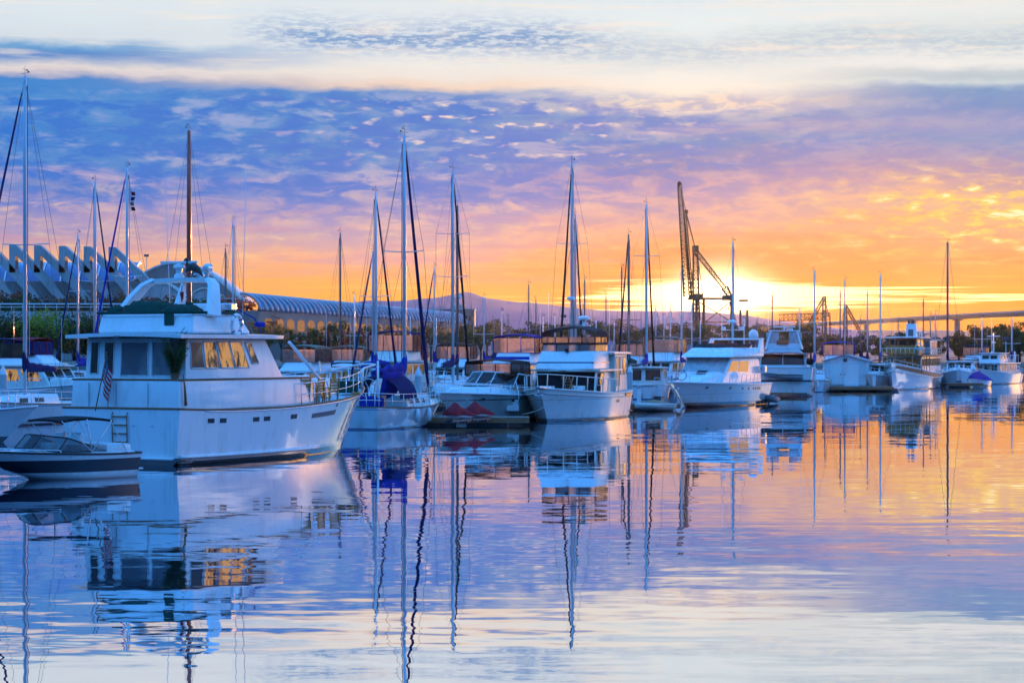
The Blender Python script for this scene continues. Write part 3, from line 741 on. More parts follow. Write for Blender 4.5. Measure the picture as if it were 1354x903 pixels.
# raised aft deck with its own cap
zA = 1.66
ad = Y.fr('aft_deck', (-6.86, 0.6, 2.06, 2.06), (-6.80, 0.5, 2.02, 2.02), zA, 2.56, WHITE, bev=0.03)
mb = MB(); mb.tube([(0.5, -2.03, 2.58), (-6.8, -2.03, 2.58), (-6.8, 2.03, 2.58), (0.5, 2.03, 2.58)], 0.032, 6); Y.P(mb, 'coaming_rail', TEAK, ad)
mb = MB()
for y in (-0.9, 0.3, 1.35): mb.box((-6.86, y, 2.1), (0.03, 0.02, 0.75))
Y.P(mb, 'door_seam', LGREY, ad)
# house
SW = [('window', 'stbd', GLASSW, [(0.05, 0.185, 0.28, 0.90)], WHITE), ('window', 'stbd', GLOWGLASS, [(0.205, 0.345, 0.28, 0.90), (0.365, 0.505, 0.28, 0.90), (0.525, 0.665, 0.28, 0.90), (0.72, 0.79, 0.38, 0.88)], WHITE),
      ('window', 'port', GLASSW, [(0.21, 0.34, 0.28, 0.90), (0.36, 0.5, 0.28, 0.90), (0.55, 0.7, 0.28, 0.90), (0.75, 0.95, 0.28, 0.90)], WHITE),
      ('window', 'aft', GLASSW, [(0.05, 0.13, 0.14, 0.90), (0.19, 0.285, 0.14, 0.90)], WHITE),
      ('screened_window', 'aft', SCREEN, [(0.36, 0.63, 0.10, 0.90), (0.67, 0.95, 0.10, 0.90)], WHITE),
      ('windscreen', 'front', GLASS, [(0.04, 0.32, 0.3, 0.92), (0.35, 0.65, 0.3, 0.92), (0.68, 0.96, 0.3, 0.92)], WHITE)]
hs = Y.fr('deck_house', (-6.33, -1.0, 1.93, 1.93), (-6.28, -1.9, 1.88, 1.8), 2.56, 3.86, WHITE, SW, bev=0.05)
# white cover over the windscreen
Y.fr('windscreen_cover', (-1.75, -0.35, 1.6, 1.35), (-2.0, -1.4, 1.55, 1.45), 2.56, 3.8, CWHITE, bev=0.15)
rf = Y.slab('roof', -6.95, -1.25, 2.2, 2.05, 3.95, 0.11, WHITE, nose=0.9, crown=0.06)
mb = MB(); mb.box((-6.93, 0.2, 3.88), (0.10, 0.22, 0.07), bev=0.01); Y.P(mb, 'deck_light', DGREY, rf)
# flybridge
fb = Y.fr('flybridge', (-5.9, -2.2, 1.85, 1.55), (-5.75, -2.7, 1.78, 1.35), 3.98, 4.62, WHITE, bev=0.14)
Y.fr('flybridge_dash', (-4.2, -1.6, 1.45, 1.0), (-4.0, -2.7, 1.3, 1.05), 4.0, 4.95, WHITE, parent=fb, bev=0.12)
mb = MB()                                          # green covers heaped over the seats
random.seed(4)
for (x, y, z, sx_, sy_, sz_) in [(-4.9, 0.5, 4.62, 1.5, 1.5, 0.42), (-4.9, -0.75, 4.60, 1.2, 1.2, 0.32), (-3.6, 0.2, 4.66, 1.2, 2.2, 0.36), (-2.9, -0.9, 4.65, 0.7, 0.8, 0.30), (-5.3, 1.45, 4.58, 0.7, 0.5, 0.30)]:
    rows = []
    for i in range(9):
        u = -1 + i / 4; row = []
        for j in range(9):
            v = -1 + j / 4; k = max(0.0, 1 - max(abs(u), abs(v)) ** 4); row.append(Vector((x + u * sx_ / 2, y + v * sy_ / 2, z + k * sz_ * (0.85 + 0.2 * random.random()) - (1 - k) * 0.1)))
        rows.append(row)
    mb.grid(rows)
Y.P(mb, 'seat_cover', CGREEN, fb)
mb = MB(); mb.box((-5.86, -0.95, 4.45), (0.05, 0.35, 0.42), bev=0.02); mb.tube([(-5.85, -1.8, 4.63), (-5.85, 1.8, 4.63), (-3, 1.5, 4.66)], 0.05, 6); mb.tube([(-5.85, -1.8, 4.63), (-2.9, -1.45, 4.66)], 0.05, 6); Y.P(mb, 'green_coaming_cover', CGREEN, fb)
# radar arch
mb = MB()
def archleg(sd):
    o_, i_ = [], []
    pts = [(-4.7, sd * 1.86, 4.55), (-4.35, sd * 1.62, 5.15), (-4.05, sd * 1.40, 5.55), (-3.85, sd * 1.1, 5.74)]
    rows = []
    for k, p in enumerate(pts):
        w_ = [0.62, 0.5, 0.42, 0.36][k]; th = 0.09
        x, y, z = p; rows.append([Vector((x - w_ / 2, y - sd * 0.0, z + 0.03)), Vector((x + w_ / 2, y, z)), Vector((x + w_ / 2, y - sd * th * 1.6, z - 0.05)), Vector((x - w_ / 2, y - sd * th * 1.6, z - 0.02))])
    vs = mb.grid(rows, True, True); mb.b.faces.new(vs[0])
    return vs[-1]
a_ = archleg(1); b_ = archleg(-1)
rows = [[Vector((-4.03, y, 5.77 - 0.03 * y * y)), Vector((-3.67, y, 5.74 - 0.03 * y * y)), Vector((-3.67, y, 5.62 - 0.03 * y * y)), Vector((-4.03, y, 5.65 - 0.03 * y * y))] for y in [1.12 - i * 0.28 for i in range(9)]]
vs = mb.grid(rows, True, True); mb.b.faces.new(vs[0]); mb.b.faces.new(vs[-1][::-1])
ar = Y.P(mb, 'radar_arch', WHITE, smooth_angle=40)
mb = MB(); mb.hexa([Vector((-4.6, -0.28, 4.5)), Vector((-4.1, -0.28, 4.5)), Vector((-4.1, -0.02, 4.5)), Vector((-4.6, -0.02, 4.5))], [Vector((-4.0, -0.10, 5.62)), Vector((-3.8, -0.10, 5.62)), Vector((-3.8, -0.04, 5.62)), Vector((-4.0, -0.04, 5.62))], 0.02); Y.P(mb, 'arch_strut', WHITE, ar)
Y.radar_bar((-3.85, 0.15, 5.76), 1.25, parent=ar, ang=0.25)
mb = MB(); mb.tube([(-3.85, -0.95, 5.72), (-3.85, -0.95, 5.95)], 0.05, 8); mb.lathe([(0.05, -0.12), (0.11, -0.09), (0.13, 0.0), (0.13, 0.12), (0.1, 0.16)], (-3.85, -0.95, 6.08), 14, 'x'); Y.P(mb, 'searchlight', STEEL, ar, smooth_angle=40)
mb = MB(); mb.tube([(-3.85, -0.35, 5.75), (-3.85, -0.35, 5.88), (-3.8, -0.62, 5.92)], 0.05, 6); mb.lathe([(0.04, 0), (0.09, 0.2), (0.12, 0.3)], (-3.8, -0.5, 5.85), 10, 'x'); Y.P(mb, 'air_horn', STEEL, ar)
Y.whip((-2.6, -1.42, 4.6), 4.6, (0.05, -0.1)); Y.whip((-2.6, 1.42, 4.6), 4.6, (0.05, 0.25)); Y.whip((-2.9, -1.36, 4.7), 3.2, (0.0, 0.0))
mb = MB(); mb.box((-3.3, -1.3, 4.85), (0.4, 0.5, 0.22), rz=0.2, bev=0.03); Y.P(mb, 'stainless_grill', STEEL, fb)
# small lamps, loudhailers and rails on the flybridge front
mb = MB()
for q in range(3): mb.lathe([(0.05, 0), (0.09, 0.2), (0.06, 0.24)], (-2.0 + q * 0.28, -1.5 + q * 0.1, 4.30), 8, 'x')
mb.tube([(-2.7, -1.35, 4.75), (-1.9, -1.4, 4.5), (-1.6, -1.45, 4.05)], 0.022, 6)
Y.P(mb, 'spotlight', CBLUE, rf)
# foredeck: trunk cabin, rails, davit, windlass box
TW = [('window', 'stbd', GLOWGLASS, [(0.04, 0.2, 0.22, 0.86), (0.26, 0.42, 0.22, 0.86), (0.48, 0.62, 0.22, 0.86), (0.68, 0.86, 0.22, 0.86)], TEAKL), ('window', 'port', GLASSW, [(0.1, 0.4, 0.25, 0.8), (0.5, 0.8, 0.25, 0.8)], TEAKL)]
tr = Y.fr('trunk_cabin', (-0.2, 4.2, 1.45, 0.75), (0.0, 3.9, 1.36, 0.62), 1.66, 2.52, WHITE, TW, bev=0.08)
mb = MB(); mb.box((0.8, 0, 2.58), (1.0, 1.1, 0.12), bev=0.04); mb.box((2.6, 0, 2.57), (0.7, 0.7, 0.1), bev=0.03); Y.P(mb, 'deck_hatch', WHITE, tr)
Y.rail(0.52, 0.93, 0.72, 7, r=0.018, mids=1, inset=0.10)
mb = MB(); mb.tube([h.sheer(0.90, -1, 0.62, 0.1), h.sheer(0.955, -1, 0.75, 0.0), Vector((7.25, -0.35, 2.95)), Vector((7.45, 0, 2.97)), Vector((7.25, 0.35, 2.95)), h.sheer(0.955, 1, 0.75, 0.0), h.sheer(0.90, 1, 0.62, 0.1)], 0.035, 8)
for t in (0.93, 0.97):
    for sd in (-1, 1): mb.tube([h.sheer(t, sd, 0, 0.05), h.sheer(t, sd, 0.74, 0.03)], 0.02, 6)
Y.P(mb, 'bow_pulpit', WHITE)
mb = MB(); mb.tube([(2.2, -1.2, 1.7), (2.25, -1.2, 2.5), (0.7, -1.0, 3.75)], 0.055, 8); mb.tube([(2.25, -1.2, 2.4), (2.25, -1.2, 3.1)], 0.03, 6); Y.P(mb, 'davit', ALU)
mb = MB(); mb.box((5.4, -0.35, 2.18), (0.5, 0.62, 0.42), bev=0.03); Y.P(mb, 'deck_box', CGREEN)
mb = MB()
for x in (3.7, 4.0): mb.tube([(x, -1.55, 1.95), (x + 0.1, -1.6, 2.02), (x + 0.25, -1.55, 1.95)], 0.04, 6)
Y.P(mb, 'fairlead', TEAKL)
# hull ports and vent
def side_panel(name, t0, t1, v0, v1, mat, sd=-1, parent=None, proud=0.015):
    mb = MB(); n = 6; rows = []
    for vv in (v0, v1):
        rows.append([h.pt(lerp(t0, t1, i / n), vv, sd) + Vector((0, sd * proud, 0)) for i in range(n + 1)])
    mb.sheet(rows, 0.03, False); return Y.P(mb, name, mat, parent or Y.hull_o)
for t in (0.115, 0.165, 0.305, 0.352, 0.47): 
    for sd in (-1, 1):
        side_panel('porthole', t, t + 0.026, 0.82, 0.885, GLASS, sd); 
side_panel('side_vent', 0.57, 0.70, 0.80, 0.865, DGREY); side_panel('side_vent', 0.57, 0.70, 0.80, 0.865, DGREY, 1)
# transom: ladder, swim step, exhausts
mb = MB()
for y in (-0.28, 0.28): mb.tube([(-7.06, y, 0.35), (-7.1, y, 1.5), (-7.05, y, 1.58)], 0.02, 6)
for k in range(5): mb.tube([(-7.09, -0.28, 0.42 + k * 0.26), (-7.09, 0.28, 0.42 + k * 0.26)], 0.022, 6)
Y.P(mb, 'boarding_ladder', TEAK)
mb = MB(); mb.box((-7.08, 0.0, 0.20), (0.14, 4.0, 0.06), bev=0.02); Y.P(mb, 'transom_strake', WHITE)
mb = MB()
for y in (-0.5, -1.2, 1.3): mb.box((-7.04, y, 1.2), (0.05, 0.08, 0.04), bev=0.01)
Y.P(mb, 'cleat', STEEL)
mb = MB()                                          # dark planked swim steps low on the quarter
for k in range(3): mb.box((-6.7, -2.16, -0.02 + k * 0.11), (0.55, 0.16, 0.05), bev=0.01)
Y.P(mb, 'quarter_step', DGREY)
# things aboard
def on_yacht(x, y, z): return Y.o.matrix_basis @ Vector((x, y, z)) if False else (Matrix.Translation(Y.o.location) @ Matrix.Rotation(R(90 - 28), 4, 'Z')) @ Vector((x, y, z))
flag_on_staff('ensign_flag', 'limp red and white striped flag hanging at the stern of the big motor yacht', on_yacht(-7.05, 0.95, 1.62), 1.75, (0.42, 0.05), 1.25, 0.8, 0.80, R(-32))
lr = empty('life_ring', on_yacht(-3.6, -1.86, 4.28), R(90 - 28)); tag(lr, 'white life ring hung on the flybridge side of the big motor yacht', 'life ring')
mb = MB(); mb.tube([(0.26 * math.cos(a), -0.03, 0.30 * math.sin(a)) for a in [2 * math.pi * k / 20 for k in range(21)]], 0.065, 8); mb.build('ring', WHITE, lr)
mb = MB()
for a in (0.6, 2.2, 3.9, 5.4): mb.tube([(0.26 * math.cos(a + q), -0.03, 0.30 * math.sin(a + q)) for q in (-0.06, 0, 0.06)], 0.07, 8)
mb.build('ring_band', CBLUE, lr)
bd = empty('perched_pelican', on_yacht(-3.85, -0.42, 5.95), R(140)); tag(bd, 'dark brown pelican hunched on top of the radar arch', 'bird')
mb = MB(); mb.tube([(0.36, 0, 0.02), (0.2, 0, 0.12), (0.0, 0, 0.16), (-0.22, 0, 0.06), (-0.42, 0, -0.14)], [0.03, 0.11, 0.14, 0.09, 0.02], 10); mb.tube([(0.2, 0, 0.16), (0.3, 0, 0.26), (0.28, 0, 0.38), (0.34, 0, 0.42)], [0.07, 0.05, 0.05, 0.055], 8); mb.tube([(0.36, 0, 0.42), (0.5, 0, 0.3), (0.6, 0, 0.18)], [0.04, 0.025, 0.008], 6); mb.tube([(0.02, 0.05, 0.05), (0.02, 0.05, -0.17)], 0.016, 5); mb.tube([(0.02, -0.05, 0.05), (0.02, -0.05, -0.17)], 0.016, 5)
mb.build('body', paint('pelican_feathers', (0.06, 0.045, 0.035), 0.8, 0.0, 0.2, 9.0), bd, smooth_angle=60)
pn = empty('hanging_pennant', on_yacht(-4.15, -0.18, 4.72), R(60)); tag(pn, 'small red and blue pennant hanging from the arch strut', 'pennant')
mb = MB(); rows = [[Vector((0.16 * (u - .5) + 0.02 * math.sin(k), 0.03 * math.sin(u * 6 + k), 0.6 - k * 0.1)) for u in (0, .33, .66, 1)] for k in range(6)]; mb.sheet(rows, 0.01); mb.build('pennant_cloth', CRED, pn)
mb = MB(); mb.tube([(0, 0, 0.62), (0, 0, 0.8)], 0.012, 5); mb.sheet([[Vector((0.15 * (u - .5), 0.03 * math.sin(u * 6 + k), 0.04 - k * 0.09)) for u in (0, .5, 1)] for k in range(3)], 0.01); mb.build('pennant_tail', CBLUE, pn)
# potted palm on the aft deck
pl = empty('potted_palm', on_yacht(-6.68, -1.78, 2.565), 0.4); tag(pl, 'bushy potted palm standing at the starboard corner of the yacht aft deck', 'potted plant')
LEAFP = paint('palm_frond_green', (0.07, 0.10, 0.025), 0.55, 0.0, 0.2, 6.0)
mb = MB(); mb.lathe([(0.11, 0), (0.14, 0.18), (0.15, 0.2), (0.13, 0.21)], (0, 0, 0), 14); mb.build('pot', paint('terracotta_pot', (0.30, 0.13, 0.07), 0.7, 0, 0.15), pl, smooth_angle=30)
random.seed(12); mb = MB()
for k in range(44):
    a = random.uniform(0, 2 * math.pi); ln = random.uniform(0.95, 1.5); up = random.uniform(0.5, 1.0); pr = None
    c0 = Vector((0, 0, 0.14)); d = Vector((math.cos(a), math.sin(a), 0)); sdv = Vector((-d.y, d.x, 0))
    for q in range(1, 10):
        u = q / 9; p = c0 + d * (ln * u * (0.10 + 0.20 * u)) + Vector((0, 0, ln * up * (u - 0.42 * u * u) * 1.75))
        for sgn in (-1, 1):
            lf = 0.30 * math.sin(math.pi * min(1, u * 0.85 + 0.12)) + 0.03
            e = p + sdv * sgn * lf * 0.6 + d * lf * 0.45 - Vector((0, 0, lf * 0.45)); wv_ = d * 0.018
            mb.face([p - wv_, p + wv_, e])
            e2 = p + sdv * sgn * lf * 0.5 + d * lf * 0.6 - Vector((0, 0, lf * 0.2)); mb.face([p, p + wv_ * 2.4, e2])
        if pr is not None: mb.tube([pr, p], 0.008, 3, cap=False)
        pr = p
mb.build('fronds', LEAFP, pl, recalc=False)
mb = MB(); mb.tube([(0.1, -0.42, -0.75), (0.08, -0.40, -0.2), (0.05, -0.36, 0.2)], [0.05, 0.035, 0.02], 6); hr = mb.build('hanging_rope', TEAK, None); hr.location = on_yacht(-6.72, -1.72, 2.55); hr.rotation_euler = (0, 0, R(62)); tag(hr, 'brown rope hank hanging over the yacht side below the potted palm', 'rope')
# folding teak chairs on the side deck
def deck_chair(nm, loc, rz, label):
    o = empty(nm, loc, rz); tag(o, label, 'deck chair', 'teak chairs on the yacht side deck')
    mb = MB()
    for k in range(6): mb.box((-0.25 + k * 0.1, 0, 0.42), (0.075, 0.46, 0.022))
    mb.build('seat', TEAKL, o)
    mb = MB()
    for k in range(5): mb.box((-0.26 - 0.02 * k, 0, 0.52 + k * 0.095), (0.022, 0.46, 0.075))
    mb.build('backrest', TEAKL, o)
    for sx_ in (-0.27, 0.27):
        for sy_ in (-0.23, 0.23):
            mb = MB(); mb.box((sx_ if sx_ > 0 else -0.3, sy_, 0.31 if sx_ > 0 else 0.48), (0.04, 0.035, 0.62 if sx_ > 0 else 0.96), ry=0.0 if sx_ > 0 else -0.1); mb.build('leg', TEAKL, o)
    for sy_ in (-0.25, 0.25): mb = MB(); mb.box((-0.02, sy_, 0.63), (0.58, 0.05, 0.03)); mb.build('armrest', TEAKL, o)
    return o
for x, rz, lb in ((0.15, R(62) + 1.4, 'teak folding chair on the yacht side deck next to the cabin corner'), (1.0, R(62) + 1.7, 'middle teak folding chair on the yacht side deck'), (1.9, R(62) + 1.5, 'teak folding chair on the yacht side deck nearest the davit')):
    deck_chair('deck_chair', on_yacht(x, -1.72, 1.58), rz, lb)

# ------------------------------------------------------------------ 2. bow rider in front of it
HULL_S = hull_paint('two_tone_runabout_hull', (0.80, 0.80, 0.78), boot=(0.80, 0.80, 0.78), bz=(-0.2, 0.12), bottom=(0.8, 0.8, 0.78), stripe=(0.006, 0.007, 0.018), sz=(0.20, 0.54), rough=0.3, coat=0.05)
S = Boat('speedboat', 'white and navy open speedboat with black bimini moored off the yacht stern', 'speedboat', W(66, 633), 226)
h2 = S.hull(HULL_S, WHITE, bul=0.0, cap=BLACK, capr=0.03, L=4.5, B=2.1, zs=0.66, zm=0.68, zb=0.80, rake=0.9, stern=0.84, pb=2.4, pw=1.6, flare=1.1, wl=0.86, keel=-0.25, tr=0.12, mid=0.4, bowlift=0.5, round_stern=0.25)
rows = []
for i in range(15):
    t = 0.02 + 0.97 * i / 14; rows.append([h2.sheer(t, k, 0.0, 0.03) if abs(k) == 1 else Vector((h2.pt(t, 1, 1).x, h2.sb(t) * k * 0.97, h2.sz(t) + 0.12 * (1 - k * k) * min(1, 1.4 * (1 - t) + .25))) for k in (-1, -.7, -.35, 0, .35, .7, 1)])
mb = MB(); mb.grid(rows); S.P(mb, 'foredeck', WHITE)
fcw = [(0.75, -0.80, 0.76), (0.75, 0.80, 0.76)]
mb = MB(); wp = [Vector((-0.75, -0.86, 0.74)), Vector((0.25, -0.78, 0.76)), Vector((0.85, -0.42, 0.84)), Vector((0.95, 0, 0.86)), Vector((0.85, 0.42, 0.84)), Vector((0.25, 0.78, 0.76)), Vector((-0.75, 0.86, 0.74))]
wt = [p + Vector((-0.34 + (0.0 if abs(p.y) < .8 else 0.12), -p.y * 0.06, 0.36 if abs(p.y) < .8 else (0.33 if p.x > 0 else 0.1))) for p in wp]
mb.sheet([wp, wt], 0.012, False); wsc = S.P(mb, 'windscreen', CLEARG)
mb = MB(); mb.tube(wt, 0.022, 6); mb.tube(wp, 0.02, 6)
for k in (1, 2, 4, 5): mb.tube([wp[k], wt[k]], 0.018, 5)
S.P(mb, 'windscreen_frame', BLACK, wsc)
mb = MB(); mb.box((-0.9, 0.0, 0.72), (1.9, 1.3, 0.10), bev=0.03); S.P(mb, 'cockpit_floor', DGREY)
for y in (-0.42, 0.42):
    mb = MB(); mb.box((-0.35, y, 0.86), (0.5, 0.5, 0.2), bev=0.05); mb.box((-0.58, y, 1.05), (0.12, 0.5, 0.4), ry=-0.15, bev=0.05); S.P(mb, 'seat', WHITE)
mb = MB(); mb.box((-1.75, 0, 0.80), (0.8, 1.45, 0.26), bev=0.09); S.P(mb, 'engine_cover', WHITE, smooth_angle=40)
rows = [[Vector((x, y, 1.62 + 0.07 * math.sin(math.pi * (x + 1.5) / 1.7) - 0.06 * y * y)) for y in (-.8, -.6, -.3, 0, .3, .6, .8)] for x in (-1.5, -1.1, -.7, -.3, .2)]
mb = MB(); mb.sheet(rows, 0.06); bt = S.P(mb, 'bimini_top', CBLACK, smooth_angle=50)
for sd in (-1, 1):
    mb = MB(); mb.tube([(-0.75, sd * 0.9, 0.74), (-1.45, sd * 0.8, 1.58)], 0.02, 6); mb.tube([(-0.75, sd * 0.9, 0.74), (0.15, sd * 0.8, 1.58)], 0.014, 6); mb.tube([(-0.75, sd * 0.9, 0.74), (-0.65, sd * 0.8, 1.62)], 0.02, 6); mb.tube([(-1.9, sd * 0.82, 0.74), (-1.4, sd * 0.8, 1.58)], 0.012, 5)
    S.P(mb, 'bimini_frame', ALU, bt)
S.rail(0.62, 0.97, 0.10, 4, r=0.014, mids=0, inset=0.12, name='bow_rail')
mb = MB(); mb.box((-2.35, 0, 0.22), (0.45, 1.35, 0.05), bev=0.02); S.P(mb, 'swim_platform', WHITE)

mb = MB()
for t in (0.12, 0.88):
    for sd in (-1, 1):
        p = h2.sheer(t, sd, 0.03, 0.1); mb.box(p, (0.16, 0.04, 0.05), bev=0.01)
S.P(mb, 'cleat', STEEL)
# ------------------------------------------------------------------ 3. blue-canvas sailboat
HULL_SB = hull_paint('sailboat_hull', (0.80, 0.80, 0.79), boot=(0.02, 0.05, 0.22), bz=(0.02, 0.07), bottom=(0.05, 0.04, 0.035), stripe=(0.02, 0.06, 0.30), sz=(0.86, 0.885))
SB = Boat('sailboat', 'white sailboat with blue dodger and sail cover, stern toward us by the stout piling', 'sailboat', W(524, 566) + Vector((0, 3.0, 0)), 19, 'moored sailboats')
h3 = SB.hull(HULL_SB, CREAM, bul=0.04, cap=TEAK, capr=0.028, L=10.2, B=3.3, zs=0.98, zm=0.92, zb=1.25, rake=1.5, stern=0.72, pb=2.1, pw=1.6, flare=1.2, wl=0.86, keel=-0.5, tr=0.45, mid=0.45)
ca = SB.fr('cabin_trunk', (-1.6, 2.6, 1.05, 0.6), (-1.6, 2.3, 0.92, 0.5), 0.9, 1.42, WHITE, [('portlight', 'stbd', GLASS, [(0.1, 0.24, .3, .7), (0.34, 0.5, .3, .7), (0.62, 0.74, .3, .7)], STEEL), ('portlight', 'port', GLASS, [(0.1, 0.24, .3, .7), (0.34, 0.5, .3, .7)], STEEL)])
sail_rig(SB, 0.6, 1.40, 13.35, (3.7, 0, 1.4), (-5.0, 0, 1.1), ALU, CNAVY, 0.08, 3.9, CBLUE, (0.55,), 1.0, 1.5, r=0.10, cover_hang=0.15)
rows = []
for i in range(7):
    u = i / 6; x = -2.9 + 2.0 * u; rows.append([Vector((x, 1.22 * math.cos(a), 1.30 + (0.95 + 0.25 * math.sin(u * 2.2)) * math.sin(a))) for a in [math.pi * k / 12 for k in range(13)]])
mb = MB(); mb.sheet(rows, 0.02); dg = SB.P(mb, 'dodger', CNAVY, smooth_angle=60)
mb = MB(); mb.box((-0.92, 0, 1.78), (0.02, 1.7, 0.5)); SB.P(mb, 'dodger_window', CLEAR, dg)
mb = MB(); mb.box((-4.5, 0.55, 1.2), (0.5, 0.5, 0.45), bev=0.05); mb.box((-4.4, -0.2, 1.2), (0.35, 0.6, 0.5), bev=0.05); mb.box((-3.7, 0.95, 1.25), (0.9, 0.4, 0.5), bev=0.08); SB.P(mb, 'cockpit_cushion', CBLUE)
mb = MB(); mb.box((-4.0, -0.62, 1.22), (0.5, 0.5, 0.5), bev=0.02); SB.P(mb, 'cockpit_locker', TEAK)
mb = MB(); mb.tube([(-3.6, 0, 0.95), (-3.6, 0, 1.75)], 0.05, 8); mb.tube([(-3.68, 0.42 * math.cos(a), 1.78 + 0.42 * math.sin(a)) for a in [2 * math.pi * k / 20 for k in range(21)]], 0.018, 6)
for a in (0, 1.05, 2.1): mb.tube([(-3.68, 0.42 * math.cos(a), 1.78 + 0.42 * math.sin(a)), (-3.68, -0.42 * math.cos(a), 1.78 - 0.42 * math.sin(a))], 0.010, 5)
SB.P(mb, 'steering_wheel', STEEL)
SB.rail(0.02, 0.95, 0.62, 9, r=0.013, mids=1, inset=0.06, name='lifeline')
mb = MB()
for zz in (0.32, 0.62): mb.tube([h3.sheer(0.06, -1, zz, .06), h3.sheer(0.0, -1, zz, .12), h3.sheer(0.0, -1, zz, .5) + Vector((-0.1, 0, 0)), h3.sheer(0, 1, zz, .5) + Vector((-0.1, 0, 0)), h3.sheer(0.0, 1, zz, .12), h3.sheer(0.06, 1, zz, .06)], 0.018, 6)
for sd in (-1, 1):
    for ins in (0.12, 0.5): mb.tube([h3.sheer(0, sd, 0, ins), h3.sheer(0, sd, 0.62, ins) + Vector((-0.1 if ins > .3 else 0, 0, 0))], 0.018, 6)
SB.P(mb, 'stern_pulpit', STEEL)
mb = MB(); mb.tube([(-4.75, -0.9, 1.0), (-4.8, -0.9, 3.0)], 0.05, 8); SB.P(mb, 'stern_pole', WHITE)
mb = MB(); mb.box((-5.0, -1.0, 1.15), (0.25, 0.5, 0.5), bev=0.06); SB.P(mb, 'outboard_motor', CBLUE)
mb = MB(); 
rows = [[Vector((-1.2 - 2.0 * u, -0.55 - 0.15 * math.sin(5 * u) + 0.3 * (v - .5), 2.5 - 1.4 * v * (0.6 + 0.4 * u))) for u in (0, .25, .5, .75, 1)] for v in (0, .25, .5, .75, 1)]
mb.sheet(rows, 0.03); SB.P(mb, 'draped_awning', CBLUE)

# ------------------------------------------------------------------ 4. express cruiser
HULL_T = hull_paint('tan_hull', (0.62, 0.57, 0.50), boot=(0.10, 0.08, 0.07), bz=(0.0, 0.06), bottom=(0.06, 0.05, 0.05), stripe=(0.10, 0.09, 0.09), sz=(1.03, 1.09))
EX = Boat('express_cruiser', 'sleek tan-hulled express cruiser with brown canvas top behind two covered jet skis', 'cabin cruiser', W(634, 556), 204)
h4 = EX.hull(HULL_T, WHITE, bul=0.0, cap=WHITE, capr=0.06, L=9.6, B=3.5, zs=1.16, zm=1.25, zb=1.45, rake=1.9, stern=0.9, pb=2.5, pw=1.5, flare=1.3, wl=0.88, keel=-0.4, tr=-0.1, mid=0.38, bowlift=0.25)
EX.fr('foredeck', (-1.5, 3.6, 1.58, 0.45), (-1.2, 2.6, 1.3, 0.4), 1.2, 1.68, WHITE, [('hatch', 'front', GREYW, [(0.2, 0.8, 0.2, 0.8)])], bev=0.16)
wb4 = [Vector((-3.2, -1.52, 1.6)), Vector((-0.9, -1.42, 1.66)), Vector((0.35, -0.7, 1.76)), Vector((0.55, 0, 1.78)), Vector((0.35, 0.7, 1.76)), Vector((-0.9, 1.42, 1.66)), Vector((-3.2, 1.52, 1.6))]
wt4 = [Vector((p.x - (0.95 if p.x > -1.2 else 0.1), p.y * 0.9, p.z + 0.62 - (0.05 if p.x < -2 else 0))) for p in wb4]
mb = MB(); mb.sheet([wb4, wt4], 0.015, False); w4 = EX.P(mb, 'windscreen', CLEARG)
mb = MB(); mb.tube(wt4, 0.035, 6); mb.tube(wb4, 0.03, 6)
for k in range(1, 6): mb.tube([wb4[k], wt4[k]], 0.025, 5)
for y in (-0.6, 0.5): mb.tube([(0.42, y, 1.8), (0.0, y + 0.35, 2.1)], 0.012, 4)
EX.P(mb, 'windscreen_frame', WHITE, w4)
EX.canopy(-3.2, -1.0, 1.32, 2.86, 0.14, CBROWN, 2.22, CLEAR, npost=(2, 3), wf=1.25, skirt=0.2)
mb = MB(); mb.box((-3.0, 0, 1.3), (2.6, 2.6, 0.3), bev=0.05); mb.box((-3.6, 0.6, 1.65), (0.6, 1.2, 0.5), bev=0.08); mb.box((-1.6, -0.6, 1.75), (0.5, 0.9, 0.6), bev=0.08); EX.P(mb, 'cockpit', CREAM)
EX.rail(0.38, 0.97, 0.5, 7, r=0.018, mids=0, inset=0.12, name='bow_rail', join=True)
for t in (0.48, 0.53):
    mb = MB(); p = h4.pt(t, 0.84, 1); mb.box((p.x, p.y + 0.0, p.z), (0.32, 0.05, 0.11), rz=-0.12, bev=0.02); EX.P(mb, 'porthole', GLASS, EX.hull_o)
p = h4.pt(0.78, 0.86, 1); mb = MB(); mb.box((p.x, p.y, p.z), (0.3, 0.06, 0.1), rz=-0.5, bev=0.02); EX.P(mb, 'porthole', GLASS, EX.hull_o)
mb = MB(); mb.tube([(-4.4, 1.45, 1.2), (-4.4, 1.45, 2.3), (-3.5, 1.55, 1.9)], 0.03, 6); mb.tube([(-4.0, 1.5, 1.2), (-4.0, 1.5, 2.1)], 0.03, 6); EX.P(mb, 'cockpit_gate', DGREY)

